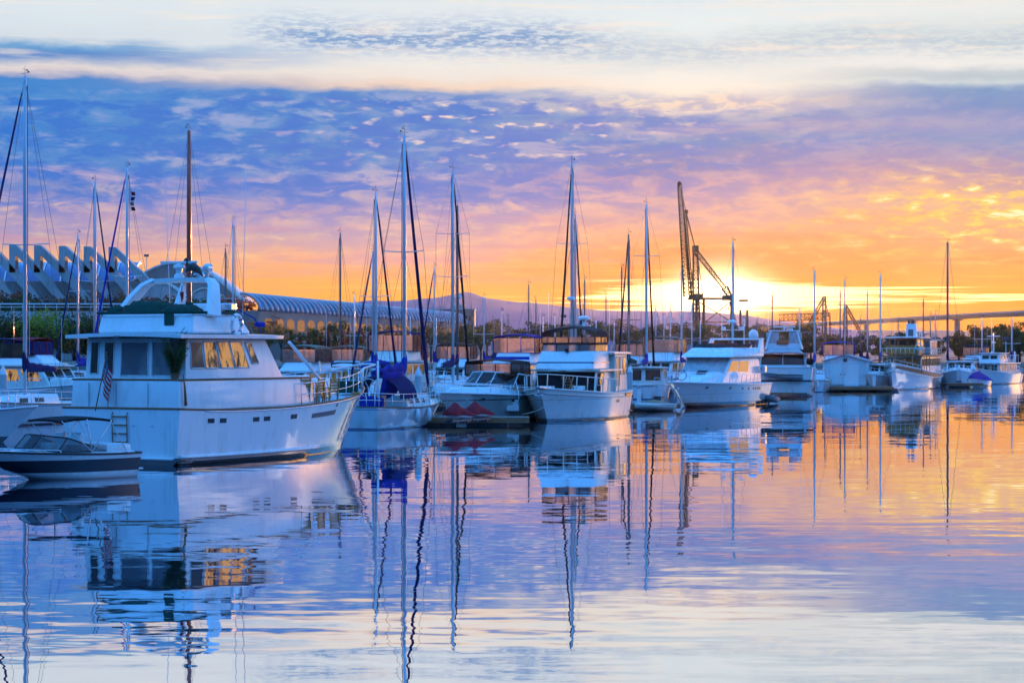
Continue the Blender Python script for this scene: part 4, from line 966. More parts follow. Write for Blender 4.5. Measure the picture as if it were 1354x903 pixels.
# ------------------------------------------------------------------ 5. the trawler yacht in the middle
HULL_TR = hull_paint('cream_hull', (0.74, 0.73, 0.68), boot=(0.10, 0.10, 0.10), bz=(0.06, 0.14), bottom=(0.10, 0.05, 0.035), stripe=(0.30, 0.29, 0.27), sz=(1.04, 1.065))
T = Boat('trawler_yacht', 'cream trawler yacht with flybridge bimini, white bow rail and covered dark windscreen in the middle', 'motor yacht', W(754, 556) + Vector((0, 2.5, 0)), 196)
h5 = T.hull(HULL_TR, WHITE, bul=0.1, cap=CREAM, capr=0.05, L=11.0, B=4.3, zs=1.34, zm=1.30, zb=1.62, rake=1.3, stern=0.94, pb=2.6, pw=1.8, flare=1.5, wl=0.9, keel=-0.5, mid=0.45)
T.rub(0.90, CREAM, 0.04)
cb = T.fr('cabin', (-3.6, 1.1, 1.72, 1.62), (-3.6, 0.55, 1.68, 1.55), 1.25, 2.42, CREAM,
          [('windscreen_cover', 'front', CBLACK, [(0.02, 0.98, 0.06, 0.95)]), ('window', 'port', AMBER, [(0.06, 0.34, 0.40, 0.9), (0.86, 0.97, .06, .95)], CREAM), ('side_cover', 'port', CBLACK, [(0.04, 0.22, 0.06, 0.93)]), ('window', 'stbd', GLASSW, [(0.4, 0.9, 0.4, 0.9)])], bev=0.06)
T.slab('cabin_roof', -3.8, 0.75, 1.9, 1.8, 2.5, 0.09, CREAM, nose=0.35, crown=0.04)
fb5 = T.fr('flybridge', (-1.9, 1.05, 1.66, 1.5), (-1.9, 0.3, 1.60, 1.38), 2.5, 3.42, WHITE, [('stripe_band', 'front', NAVY, [(0.0, 1.0, 0.34, 0.40)]), ('stripe_band', 'port', NAVY, [(0.0, 1.0, 0.34, 0.40)])], bev=0.10)
mb = MB(); 
for k in range(4): mb.box((0.75 - k * 0.14, 0.1, 2.76 + k * 0.18), (0.04, 0.16, 0.12), rz=0.2 * k, bev=0.02)
mb.box((0.42, 0, 3.45), (0.2, 0.16, 0.16), bev=0.04); T.P(mb, 'searchlight', CBLACK, fb5)
ft = T.canopy(-2.2, 0.1, 1.45, 4.26, 0.42, CBROWN, 3.82, CLEAR, npost=(2, 4), wf=1.38, skirt=0.30, back=False)
mb = MB(); zz = 3.42
fw = [Vector((-1.7, -1.55, zz)), Vector((0.1, -1.36, zz)), Vector((0.32, -0.6, zz)), Vector((0.34, 0, zz)), Vector((0.32, 0.6, zz)), Vector((0.1, 1.36, zz)), Vector((-1.7, 1.55, zz))]
ft_ = [p + Vector((-0.16, 0, 0.34)) for p in fw]; mb.sheet([fw, ft_], 0.012, False); ws5 = T.P(mb, 'windscreen', CLEAR)
mb = MB(); mb.tube(ft_, 0.035, 6); mb.tube([(-1.8, -1.5, 3.4), (-1.75, -1.42, 4.2)], 0.025, 6); mb.tube([(-1.8, 1.5, 3.4), (-1.75, 1.42, 4.2)], 0.025, 6)
for k in (1, 2, 4, 5): mb.tube([fw[k], ft_[k]], 0.02, 5)
T.P(mb, 'windscreen_frame', CBROWN, ws5)
mb = MB(); mb.box((-0.7, -0.5, 3.62), (0.6, 0.7, 0.4), bev=0.12); mb.box((-0.7, 0.6, 3.60), (0.6, 0.7, 0.36), bev=0.12); T.P(mb, 'seat_cover', CRED, fb5)
# aft deck house with door, hardtop
dh = T.fr('aft_deck_house', (-5.0, -2.3, 1.85, 1.85), (-5.0, -2.3, 1.82, 1.82), 1.3, 3.25, CREAM, [('companion_door', 'port', wood('varnished_door', (0.50, 0.24, 0.08), 0.35, (3, 3, 1), 0.3), [(0.06, 0.34, 0.18, 0.93)], CREAM), ('window', 'port', GLOWGLASS, [(0.42, 0.62, 0.48, 0.92), (0.66, 0.92, 0.48, 0.92)], CREAM), ('window', 'stbd', GLASSW, [(0.1, 0.9, 0.45, 0.92)]), ('window', 'aft', GLASS, [(0.1, 0.45, .4, .9), (0.55, 0.9, .4, .9)])], bev=0.04)
T.slab('hardtop', -5.35, -1.9, 1.98, 1.9, 3.36, 0.09, WHITE, bev=0.02, crown=0.05)
for t in (0.085, 0.135, 0.185):
    p = h5.sheer(t, 1, -0.12); mb = MB(); mb.box((p.x, p.y + 0.0, 1.16), (0.34, 0.08, 0.17), bev=0.02); T.P(mb, 'porthole', GLASS, T.hull_o)
for t in (0.34, 0.375):
    p = h5.pt(t, 0.78, 1); mb = MB(); mb.box((p.x, p.y, p.z), (0.22, 0.06, 0.14), bev=0.02); T.P(mb, 'porthole', GLASS, T.hull_o)
T.rail(0.36, 0.97, 0.72, 9, CREAM, r=0.026, mids=0, inset=0.06, join=True, name='bow_rail', lean=0.05)
mb = MB(); mb.hexa([Vector((4.6, -0.35, 1.55)), Vector((6.1, -0.16, 1.66)), Vector((6.1, 0.16, 1.66)), Vector((4.6, 0.35, 1.55))], [Vector((4.6, -0.35, 1.68)), Vector((6.15, -0.16, 1.74)), Vector((6.15, 0.16, 1.74)), Vector((4.6, 0.35, 1.68))], 0.02); T.P(mb, 'anchor_platform', WHITE)
mb = MB(); mb.tube([(6.0, 0, 1.6), (5.75, 0, 1.35)], 0.04, 6); mb.tube([(5.75, -0.2, 1.32), (5.7, 0, 1.28), (5.75, 0.2, 1.32)], 0.035, 6); T.P(mb, 'anchor', STEEL)
mb = MB()
for y in (0.4, 0.75):
    mb.tube([(2.0, y, 1.5), (2.9, y, 2.15)], 0.03, 6); mb.tube([(2.9, y, 1.5), (2.0, y, 2.15)], 0.03, 6)
for k in range(4): mb.box((2.15 + 0.2 * k, 0.58, 1.62 + 0.14 * k), (0.05, 0.5, 0.03))
T.P(mb, 'folded_chair', TEAK)
mb = MB(); mb.box((2.6, -0.5, 1.62), (0.8, 0.7, 0.16), bev=0.04); mb.box((1.6, 0.9, 1.6), (0.5, 0.6, 0.2), bev=0.04); T.P(mb, 'deck_hatch', WHITE)
mb = MB(); mb.tube([(-2.2, 0.2, 4.3), (-2.25, 0.2, 5.0)], 0.09, 10); mb.box((-2.25, 0.2, 4.72), (0.3, 0.7, 0.05), bev=0.01); rm = T.P(mb, 'radar_mast', WHITE)
T.radome((-2.25, 0.2, 5.0), 0.32, WHITE, rm); T.whip((-2.0, 1.6, 3.4), 3.4); T.whip((-2.0, -1.6, 3.4), 3.0)
mb = MB(); mb.box((-5.55, 0, 0.30), (0.9, 3.8, 0.08), bev=0.02); T.P(mb, 'swim_platform', TEAK)
# ------------------------------------------------------------------ 6. sport yacht
HULL_K = hull_paint('sport_yacht_hull', (0.76, 0.74, 0.70), boot=(0.03, 0.025, 0.03), bz=(0.10, 0.30), bottom=(0.04, 0.025, 0.025), stripe=(0.35, 0.33, 0.30), sz=(0.80, 0.825))
Kb = Boat('sport_yacht', 'sleek white flybridge sport yacht with raked covered windscreen under the low sun', 'motor yacht', W(941, 538) + Vector((0, 2.5, 0)), 202)
h6 = Kb.hull(HULL_K, WHITE, bul=0.0, cap=WHITE, capr=0.06, L=14.2, B=4.6, zs=1.30, zm=1.36, zb=1.55, rake=2.0, stern=0.92, pb=2.5, pw=1.45, flare=1.25, wl=0.86, keel=-0.5, mid=0.4, bowlift=0.55)
Kb.fr('coachroof', (-1.0, 5.0, 1.9, 0.5), (-0.8, 1.6, 1.75, 1.1), 1.3, 2.15, WHITE, bev=0.25)
wk = Kb.fr('deck_house', (-5.6, 2.2, 1.9, 1.45), (-5.4, -0.2, 1.75, 1.45), 1.35, 3.0, WHITE, [('windscreen_cover', 'front', CWHITE, [(0.03, 0.97, 0.40, 0.96)]), ('window', 'port', GLASS, [(0.05, 0.30, 0.48, 0.86), (0.33, 0.62, 0.46, 0.86)], None), ('window', 'stbd', GLASS, [(0.35, 0.9, 0.46, 0.86)])], bev=0.18)
fk = Kb.fr('flybridge', (-6.2, 0.7, 1.95, 1.75), (-5.9, -0.9, 1.85, 1.35), 3.0, 3.62, WHITE, bev=0.22)
mb = MB(); zz = 3.62
f0 = [Vector((-3.2, -1.75, zz)), Vector((-1.6, -1.4, zz)), Vector((-0.95, -0.7, zz)), Vector((-0.85, 0, zz)), Vector((-0.95, 0.7, zz)), Vector((-1.6, 1.4, zz)), Vector((-3.2, 1.75, zz))]
mb.sheet([f0, [p + Vector((-0.4, 0, 0.22)) for p in f0]], 0.015, False); Kb.P(mb, 'windscreen', CBROWN, fk)
mb = MB(); mb.box((-2.8, 0, 3.75), (1.2, 2.0, 0.3), bev=0.12); Kb.P(mb, 'seat_cover', CRED, fk)
mb = MB()
for sd in (-1, 1):
    mb.hexa([Vector((-6.0, sd * 1.9, 3.3)), Vector((-4.9, sd * 1.9, 3.3)), Vector((-4.9, sd * 1.72, 3.3)), Vector((-6.0, sd * 1.72, 3.3))], [Vector((-6.6, sd * 1.7, 4.15)), Vector((-6.0, sd * 1.7, 4.15)), Vector((-6.0, sd * 1.55, 4.15)), Vector((-6.6, sd * 1.55, 4.15))], 0.04)
mb.box((-6.3, 0, 4.17), (0.6, 3.5, 0.12), bev=0.05); ak = Kb.P(mb, 'radar_arch', WHITE)
Kb.satdome((-6.3, 1.1, 4.22), 0.32); mb = MB(); mb.tube([(-6.3, -0.3, 4.2), (-6.3, -0.3, 5.2)], 0.06, 8); mb.box((-6.3, -0.3, 4.75), (0.25, 1.4, 0.05)); mk = Kb.P(mb, 'radar_mast', WHITE); Kb.radome((-6.2, -0.3, 5.2), 0.3, None, mk)
mb = MB(); mb.box((-6.3, -0.9, 4.85), (0.1, 0.3, 0.22), bev=0.03); mb.box((-6.3, 0.3, 4.85), (0.1, 0.3, 0.22), bev=0.03); Kb.P(mb, 'antenna_box', WHITE, mk); Kb.whip((-6.3, -1.0, 4.2), 3.0)
for t in (0.26, 0.285, 0.31, 0.345, 0.38, 0.45, 0.53, 0.66, 0.83):
    p = h6.pt(t, 0.86, 1); q = h6.pt(t + 0.01, 0.86, 1); mb = MB(); ww = 0.15 if t < .4 else 0.26
    mb.box((p.x, p.y, p.z), (ww, 0.07, 0.14), rz=math.atan2(q.y - p.y, q.x - p.x), ry=0.2, bev=0.03); Kb.P(mb, 'porthole', GLASS, Kb.hull_o)
Kb.rail(0.30, 0.98, 0.6, 11, r=0.018, mids=0, inset=0.14, join=True, name='bow_rail', lean=0.15)
mb = MB(); mb.box((6.55, 0, 1.6), (0.6, 0.25, 0.12), bev=0.03); mb.tube([(6.9, 0, 1.55), (6.6, 0, 1.2)], 0.04, 6); mb.tube([(6.65, -0.22, 1.2), (6.55, 0, 1.15), (6.65, 0.22, 1.2)], 0.04, 6); Kb.P(mb, 'anchor', STEEL)
mb = MB(); mb.tube([(5.4, 0.3 * math.cos(a), 1.95 + 0.3 * math.sin(a)) for a in [2 * math.pi * k / 16 for k in range(17)]], 0.025, 6); Kb.P(mb, 'hose_coil', BLACK)
mb = MB(); mb.box((2.0, 0.2, 2.12), (0.6, 0.6, 0.06), ry=0.25, bev=0.02); Kb.P(mb, 'deck_hatch', GLASS)
mb = MB(); mb.tube([(-5.9, 1.95, 1.35), (-5.9, 1.95, 2.4), (-4.6, 1.95, 2.4)], 0.025, 6); mb.box((-5.6, 2.0, 2.25), (0.5, 0.3, 0.5), bev=0.1); Kb.P(mb, 'cockpit_rail', STEEL)
tn = Boat('tender', 'small dark inflatable tender tucked behind the sport yacht quarter', 'dinghy', W(1017, 534) + Vector((0, 1, 0)), 190)
mb = MB(); mb.tube([(-1.2, -0.55, 0.25), (0.6, -0.55, 0.27), (1.2, -0.3, 0.35), (1.35, 0, 0.38), (1.2, 0.3, 0.35), (0.6, 0.55, 0.27), (-1.2, 0.55, 0.25)], 0.2, 10); tn.P(mb, 'tube', DGREY)
mb = MB(); mb.box((0, 0, 0.15), (2.2, 0.8, 0.1), bev=0.03); mb.box((-1.15, 0, 0.35), (0.06, 0.8, 0.4)); tn.P(mb, 'floor', LGREY)
mb = MB(); mb.box((-1.35, 0, 0.65), (0.3, 0.25, 0.4), bev=0.06); mb.box((-1.4, 0, 0.2), (0.1, 0.1, 0.7)); tn.P(mb, 'outboard_motor', BLACK)

# ------------------------------------------------------------------ 7. cockpit motor yacht seen from astern
HULL_M = hull_paint('aft_cabin_hull', (0.74, 0.74, 0.72), boot=(0.02, 0.02, 0.025), bz=(0.04, 0.16), bottom=(0.05, 0.03, 0.03))
M_ = Boat('cockpit_motor_yacht', 'boxy white motor yacht with dark window band, a grey dinghy across its stern', 'motor yacht', W(1051, 524) + Vector((0, 5.5, 0)), 9)
h7 = M_.hull(HULL_M, WHITE, bul=0.05, cap=WHITE, capr=0.05, L=12.5, B=4.8, zs=2.15, zm=1.95, zb=2.15, rake=1.6, stern=0.9, pb=2.6, pw=1.8, flare=1.5, wl=0.93, keel=-0.5, tr=0.05, mid=0.4)
M_.rub(0.66, BLACK, 0.05, 0.0, 0.9)
mb = MB(); mb.tube([h7.pt(0, 0.66, -1) + Vector((-.02, 0, 0)), h7.pt(0, 0.66, 1) + Vector((-.02, 0, 0))], 0.06, 6); M_.P(mb, 'transom_rub_rail', BLACK)
M_.fr('aft_cabin', (-6.1, 0.5, 1.85, 1.85), (-6.0, 0.5, 1.8, 1.8), 2.0, 2.3, WHITE, bev=0.05)
M_.fr('deck_house', (-5.7, 0.0, 1.8, 1.75), (-5.5, -0.8, 1.7, 1.6), 2.28, 3.15, WHITE, [('window', 'aft', GLASSW, [(0.04, 0.485, 0.08, 0.95), (0.5, 0.94, 0.08, 0.95)], None), ('window', 'stbd', GLASSW, [(0.03, 0.3, 0.12, 0.92), (0.34, 0.62, .12, .92)], WHITE), ('window', 'port', GLASSW, [(0.3, 0.9, 0.12, 0.92)])], bev=0.06)
rows = [[Vector((lerp(-6.3, -0.8, u) + 0.0, k * lerp(2.05, 1.85, u), 3.2 + (0.42 if abs(k) < 0.75 else 0.0) * min(1, (0.2 + u * 3)))) for k in (-1, -0.75, -0.5, 0, 0.5, 0.75, 1)] for u in (0, 0.12, 0.3, 0.6, 1)]
mb = MB(); mb.sheet(rows, 0.08); M_.P(mb, 'roof', LGREY)
ff = M_.fr('flybridge', (-4.6, -1.2, 1.35, 1.25), (-4.2, -1.8, 1.25, 1.1), 3.5, 3.95, GREYW, bev=0.1)
for sd in (-1, 1):
    mb = MB(); mb.hexa([Vector((-4.7, sd * 1.42, 3.5)), Vector((-2.4, sd * 1.42, 3.5)), Vector((-2.4, sd * 1.3, 3.5)), Vector((-4.7, sd * 1.3, 3.5))], [Vector((-4.0, sd * 1.05, 4.85)), Vector((-3.1, sd * 1.05, 4.85)), Vector((-3.1, sd * 0.92, 4.85)), Vector((-4.0, sd * 0.92, 4.85))], 0.04); M_.P(mb, 'arch_leg', WHITE, ff)
for y_ in (0.85, -0.85): mb = MB(); mb.box((-4.0, y_, 4.3), (0.05, 0.95, 0.95)); M_.P(mb, 'clear_curtain', CWHITE, ff)
mb = MB(); mb.box((-3.55, 0, 4.9), (0.8, 2.3, 0.09), bev=0.03); tpm = M_.P(mb, 'arch_top', WHITE, ff); 
mb = MB(); mb.tube([(-3.6, 0, 4.9), (-3.6, 0, 5.15)], 0.05, 6); mb.box((-3.6, 0, 5.2), (0.08, 1.7, 0.09), rz=0.1, bev=0.02); mb.box((-3.6, -0.5, 5.0), (0.3, 0.3, 0.18), bev=0.04); M_.P(mb, 'radar', WHITE)
mb = MB(); mb.box((-4.1, 0.1, 4.02), (0.6, 0.9, 0.34), bev=0.1); M_.P(mb, 'seat_cover', paint('orange_cover', (0.45, 0.13, 0.05), 0.7, 0, 0.1), ff)
M_.whip((-3.5, -1.2, 4.0), 3.4); M_.whip((-3.5, 1.2, 4.0), 3.0)
mb = MB(); mb.box((-6.35, 0, 0.25), (0.7, 3.6, 0.08), bev=0.02); M_.P(mb, 'swim_platform', TEAK)
mb = MB(); mb.box((-6.28, 0, 1.0), (0.05, 0.7, 1.5)); M_.P(mb, 'transom_door', CREAM)
M_.fender(0.3, -1, 0.5); M_.fender(0.55, -1, 0.5)
mb = MB(); mb.lathe([(0.02, 0), (0.25, 0.05), (0.28, 0.25), (0.25, 0.45), (0.02, 0.5)], (-6.2, -2.0, 2.35), 12); M_.P(mb, 'round_cover', CBLACK, smooth_angle=60)
_m = Matrix.Translation(M_.o.location) @ Matrix.Rotation(R(81), 4, 'Z')
dn = empty('slung_dinghy', _m @ Vector((-6.6, 0.0, 1.30)), R(81 + 90)); tag(dn, 'grey dinghy slung across the stern of the boxy white motor yacht', 'dinghy')
rows = []
for i in range(13):
    t = i / 12; hw = 0.42 * max(0.03, 1 - max(0, (t - 0.4) / 0.6) ** 2.2); rows.append([Vector((-1.5 + 3.0 * t, hw * math.cos(a), 0.30 + 0.12 * t * t - (0.40 - 0.25 * t * t) * math.sin(a))) for a in [math.pi * k / 8 for k in range(9)]])
mb = MB(); mb.sheet(rows, 0.03); mb.build('hull', LGREY, dn)
mb = MB()
for x in (-0.6, 0.4): mb.box((x, 0, 0.3), (0.22, 0.74, 0.03))
mb.tube([(-1.5, -0.42, .3), (0.2, -0.43, .33), (1.1, -0.2, .40), (1.5, 0, .44), (1.1, 0.2, .40), (0.2, 0.43, .33), (-1.5, 0.42, .3)], 0.035, 6); mb.build('gunwale', BLACK, dn)

# ------------------------------------------------------------------ 8. classic motor yacht
HULL_C = hull_paint('classic_hull', (0.78, 0.78, 0.77), boot=(0.22, 0.05, 0.03), bz=(0.03, 0.10), bottom=(0.2, 0.05, 0.03), rough=0.25)
C_ = Boat('classic_motor_yacht', 'old wooden passenger yacht with varnished wheelhouse, two decks and a white funnel', 'motor yacht', W(1212, 515) + Vector((0, 4.5, 0)), 199)
h8 = C_.hull(HULL_C, TEAK, bul=0.35, cap=WHITE, capr=0.06, L=17.5, B=4.7, zs=1.55, zm=1.45, zb=2.35, rake=0.7, stern=0.8, pb=2.2, pw=1.7, flare=1.5, wl=0.88, keel=-0.5, mid=0.45)
C_.rub(0.78, WHITE, 0.05)
VARN = wood('varnished_wheelhouse', (0.80, 0.24, 0.05), 0.35, (1, 5, 5), 0.3)
C_.fr('main_house', (-7.4, 3.2, 1.85, 1.7), (-7.4, 3.2, 1.85, 1.7), 1.3, 2.85, WHITE, [('window', 'port', AMBER, [(0.05 + 0.085 * k, 0.12 + 0.085 * k, 0.5, 0.88) for k in range(11)], TEAK), ('panel_door', 'front', VARN, [(0.03, 0.20, 0.05, 0.95), (0.62, 0.8, 0.05, 0.95)], None), ('window', 'front', GLASSW, [(0.24, 0.4, 0.4, 0.9), (0.44, 0.58, 0.4, 0.9), (0.84, 0.97, .4, .9)], VARN), ('window', 'stbd', GLASSW, [(0.1, 0.9, 0.5, 0.88)])], bev=0.03)
mb = MB(); mb.box((3.24, 0, 2.05), (0.04, 3.3, 1.35)); C_.P(mb, 'front_panelling', VARN)
C_.slab('promenade_deck', -7.7, 3.9, 2.15, 1.95, 2.97, 0.09, TEAK, nose=0.7, crown=0.03)
for x, y in [(x, sd * 1.9) for x in (4.1, 2.8, 1.3, -0.3) for sd in (-1, 1)] + [(4.3, y) for y in (-1.1, -0.4, 0.4, 1.1)]: C_.tube('deck_post', [(x, y, 1.4), (x, y, 2.95)], 0.04, VARN)
C_.fr('wheelhouse', (-1.2, 2.6, 1.35, 1.25), (-1.2, 2.6, 1.32, 1.22), 2.97, 4.45, VARN, [('window', 'front', GLASSW, [(0.04, 0.3, 0.6, 0.93), (0.36, 0.64, 0.6, 0.93), (0.7, 0.96, 0.6, 0.93)], VARN), ('window', 'port', GLASSW, [(0.1, 0.4, 0.55, 0.92), (0.5, 0.8, 0.55, 0.92)], WHITE)], bev=0.03)
mb = MB(); mb.box((2.9, 0, 3.45), (0.05, 3.0, 0.75), bev=0.02); C_.P(mb, 'wind_dodger', wood('bright_teak_panel', (0.86, 0.32, 0.07), 0.4, (1, 4, 4), .2))
C_.slab('wheelhouse_roof', -2.0, 3.0, 1.75, 1.6, 4.58, 0.09, WHITE, nose=0.4, crown=0.06)
C_.fr('upper_saloon', (-7.0, -2.1, 1.6, 1.7), (-7.0, -2.1, 1.6, 1.7), 2.97, 4.3, CREAM, [('window', 'port', GLASSW, [(0.06, 0.28, 0.45, 0.88), (0.36, 0.62, 0.45, 0.88), (0.7, 0.94, 0.45, 0.88)], WHITE), ('curtain', 'front', CWHITE, [(0.52, 0.98, 0.06, 0.95)])], bev=0.03)
C_.slab('saloon_roof', -7.4, -1.9, 1.85, 1.85, 4.42, 0.08, GREYW, crown=0.05)
mb = MB(); mb.lathe([(0.52, 4.5), (0.5, 5.1), (0.46, 5.65), (0.5, 5.68), (0.5, 5.78), (0.42, 5.8)], (-1.6, 0.1, 0), 18); fu = C_.P(mb, 'funnel', WHITE, smooth_angle=35)
mb = MB()
for x, y in ((-1.85, 0.1), (-1.5, -0.15), (-1.4, 0.3)): mb.tube([(x, y, 5.7), (x, y, 6.15)], 0.07, 8)
C_.P(mb, 'exhaust_pipe', paint('rust_pipe', (0.22, 0.07, 0.04), 0.7, 0, .2), fu)
mb = MB(); mb.box((-1.1, 0.1, 5.0), (0.05, 0.45, 0.6), bev=0.02); C_.P(mb, 'funnel_vent', DGREY, fu)
mb = MB()
for k in range(9):
    x = 3.2 - 0.0 * k; mb.tube([(3.9, -1.6 + k * 0.4, 3.0), (3.9, -1.6 + k * 0.4, 3.6)], 0.02, 5)
mb.tube([(3.9, -1.7, 3.6), (3.9, 1.7, 3.6), (-7.3, 2.0, 3.6)], 0.03, 6); mb.tube([(3.9, 1.7, 3.3), (-7.3, 2.0, 3.3)], 0.02, 6)
for k in range(12): mb.tube([(3.5 - k * 0.95, 1.75 + k * 0.02, 3.0), (3.5 - k * 0.95, 1.75 + k * .02, 3.6)], 0.02, 5)
C_.P(mb, 'upper_rail', WHITE)
lrr = MB(); lrr.tube([(2.95, 1.32 + 0.0, 3.45)] * 1 + [(2.95, 1.45 + 0.28 * math.cos(a), 3.75 + 0.28 * math.sin(a)) for a in [2 * math.pi * k / 16 for k in range(17)]][0:], 0.06, 6); C_.P(lrr, 'life_ring', WHITE)
C_.tube('signal_mast', [(-6.6, 0, 4.4), (-6.9, 0, 5.6)], 0.05, WHITE)
C_.rail(0.55, 0.98, 0.35, 8, WHITE, r=0.02, mids=0, inset=0.05, name='bow_rail')
mb = MB(); mb.tube([(-7.6, 0, 5.2), (-10.5, 0, 1.9)], 0.06, 6); C_.P(mb, 'stern_boom', WHITE)

# ------------------------------------------------------------------ 9. small trawler at the far right
HULL_P = hull_paint('small_trawler_hull', (0.72, 0.73, 0.72), boot=(0.03, 0.05, 0.06), bz=(0.03, 0.10), bottom=(0.03, 0.03, 0.03))
P_ = Boat('small_trawler', 'small pale trawler with a white cross-armed mast and long roof, last boat in the row', 'motor boat', W(1321, 508) + Vector((0, 3, 0)), 207)
h9 = P_.hull(HULL_P, GREYW, bul=0.1, cap=WHITE, capr=0.05, L=10.0, B=3.6, zs=1.10, zm=1.05, zb=1.5, rake=1.0, stern=0.9, pb=2.3, pw=1.7, flare=1.4, wl=0.9, keel=-0.4, mid=0.42)
P_.fr('cabin', (-4.0, 2.4, 1.5, 1.2), (-4.0, 2.1, 1.45, 1.15), 1.0, 2.05, CREAM, [('window', 'port', GLASSW, [(0.08 + 0.15 * k, 0.19 + .15 * k, 0.35, 0.88) for k in range(6)], WHITE), ('window', 'front', GLASSW, [(0.06, 0.3, .3, .9), (0.37, 0.63, .3, .9), (0.7, 0.94, .3, .9)], WHITE)])
P_.slab('boat_deck', -4.7, 2.6, 1.7, 1.4, 2.14, 0.08, WHITE, nose=0.5, crown=0.04)
P_.fr('wheelhouse', (-1.2, 1.4, 1.15, 1.0), (-1.2, 1.0, 1.1, 0.9), 2.14, 3.05, WHITE, [('window', 'front', GLASS, [(0.08, 0.46, .4, .88), (0.54, 0.92, .4, .88)], WHITE), ('window', 'port', GLASS, [(0.1, 0.45, .4, .88), (0.55, 0.9, .4, .88)])])
P_.slab('wheelhouse_roof', -1.5, 1.3, 1.3, 1.1, 3.14, 0.07, WHITE, nose=0.3, crown=0.04)
mb = MB(); mb.tube([(-0.3, 0, 3.1), (-0.3, 0, 5.2)], [0.09, 0.06], 8); mb.box((-0.3, 0, 4.85), (0.2, 1.3, 0.1), bev=0.03); mb.box((-0.3, 0, 4.2), (0.3, 0.35, 0.15), bev=0.04); P_.P(mb, 'signal_mast', WHITE)
for sd in (-1, 1): P_.tube('davit', [(-3.6, sd * 1.3, 2.1), (-3.7, sd * 1.3, 2.9), (-4.1, sd * 1.2, 3.25), (-4.6, sd * 1.1, 3.15)], 0.06, WHITE)
P_.rail(0.05, 0.98, 0.75, 12, WHITE, r=0.018, mids=1, inset=0.06)
mb = MB(); mb.tube([(-4.3, -1.55, 2.9), (2.2, -1.3, 2.9), (2.6, 0, 2.9), (2.2, 1.3, 2.9), (-4.3, 1.55, 2.9)], 0.022, 6)
for k in range(8):
    for sd in (-1, 1): mb.tube([(-4.2 + 0.9 * k, sd * (1.55 - .03 * k), 2.15), (-4.2 + .9 * k, sd * (1.55 - .03 * k), 2.9)], 0.018, 5)
P_.P(mb, 'upper_rail', WHITE); P_.whip((-4.4, -1.3, 2.2), 4.6, r=0.03)
mb = MB(); mb.box((-2.4, 0.3, 2.35), (1.4, 0.9, 0.35), bev=0.1); P_.P(mb, 'canister', WHITE)

# ------------------------------------------------------------------ generic neighbours
BG = 'motorboats moored behind the front row'
def cruiser(name, label, px, wl, heading, L=10.0, B=3.6, top=WHITE, hull='white', canv=CBLUE, style='sedan', stripe=None, cat='motor boat', fly=True, curtain=CLEAR, dy=0.0):
    hp = {'white': HULL_W, 'cream': HULL_TR, 'navy': hull_paint('navy_hull', (0.012, 0.02, 0.09), boot=(0.5, 0.5, 0.5), bz=(0.05, 0.13))}[hull]
    b = Boat(name, label, cat, W(px, wl) + Vector((0, dy, 0)), heading, BG)
    k = L / 10.0
    b.hull(hp, GREYW, bul=0.05, cap=WHITE, capr=0.04, nt=18, nv=8, L=L, B=B, zs=1.1 * k, zm=1.1 * k, zb=1.5 * k, rake=1.5 * k, stern=0.9, pb=2.4, pw=1.6, flare=1.4, wl=0.88, keel=-0.4, mid=0.42)
    w_ = B / 2 - 0.25
    c_ = b.fr('cabin', (-3.6 * k, 1.6 * k, w_, w_ * .85), (-3.5 * k, 0.7 * k, w_ * .94, w_ * .8), 1.0 * k, 2.25 * k, top,
              [('window', f_, GLASSW if f_ == 'front' else (GLOWGLASS if 'amber' in label else AMBER), [(0.06, 0.3, .42, .9), (0.36, 0.62, .42, .9), (0.68, 0.92, .42, .9)], None) for f_ in ('stbd', 'port', 'front')] + [('window', 'aft', GLASSW, [(0.08, 0.45, .3, .92), (0.55, 0.92, .3, .92)], None)], bev=0.08)
    b.fr('trunk_cabin', (1.2 * k, 3.6 * k, w_ * .8, 0.5), (1.2 * k, 3.0 * k, w_ * .7, 0.4), 1.1 * k, 1.7 * k, top, bev=0.15)
    b.slab('roof', -4.0 * k, 0.9 * k, w_ + .1, w_ * .9, 2.34 * k, 0.08, top, nose=0.4, crown=0.05)
    if fly:
        f_ = b.fr('flybridge', (-2.8 * k, 0.5 * k, w_ * .9, w_ * .8), (-2.7 * k, -0.2 * k, w_ * .86, w_ * .7), 2.34 * k, 2.95 * k, top, [('stripe_band', 'front', stripe, [(0, 1, .3, .6)])] if stripe else [], bev=0.1)
        if canv is not None: b.canopy(-2.7 * k, -0.3 * k, w_ * .9, 3.95 * k, 0.25, canv, 2.95 * k, curtain, npost=(2, 3), skirt=0.14)
    elif canv is not None:
        b.canopy(-4.9 * k, -3.3 * k, w_ * .95, 2.55 * k, 0.2, canv, 1.4 * k, curtain, npost=(2, 3), skirt=0.14)
    b.rail(0.5, 0.98, 0.55, 7, r=0.018, mids=0, inset=0.1, join=True, name='bow_rail')
    b.whip((-2.2 * k, w_ * .8, 2.9 * k), 3.2)
    return b
cruiser('flybridge_cruiser', 'flybridge cruiser with blue canvas top and blue striped front just left of the cream trawler', 678, 527, 196, 11.0, 3.9, canv=CBLUE, stripe=(CBLUE))
cruiser('flybridge_cruiser', 'older cruiser with clear curtains under a dark canopy behind the blue-canvas sailboat', 515, 529, 190, 11.5, 4.0, canv=CNAVY, hull='cream', top=CREAM)
cruiser('cabin_cruiser', 'cruiser with clear-sided cockpit tent past the big yacht bow pulpit', 425, 531, 200, 9.5, 3.4, canv=CBROWN, fly=False)
cruiser('cabin_cruiser', 'small cruiser with white tent half hidden by the big yacht windscreen', 392, 533, 205, 9.0, 3.3, canv=CTAN, fly=True)
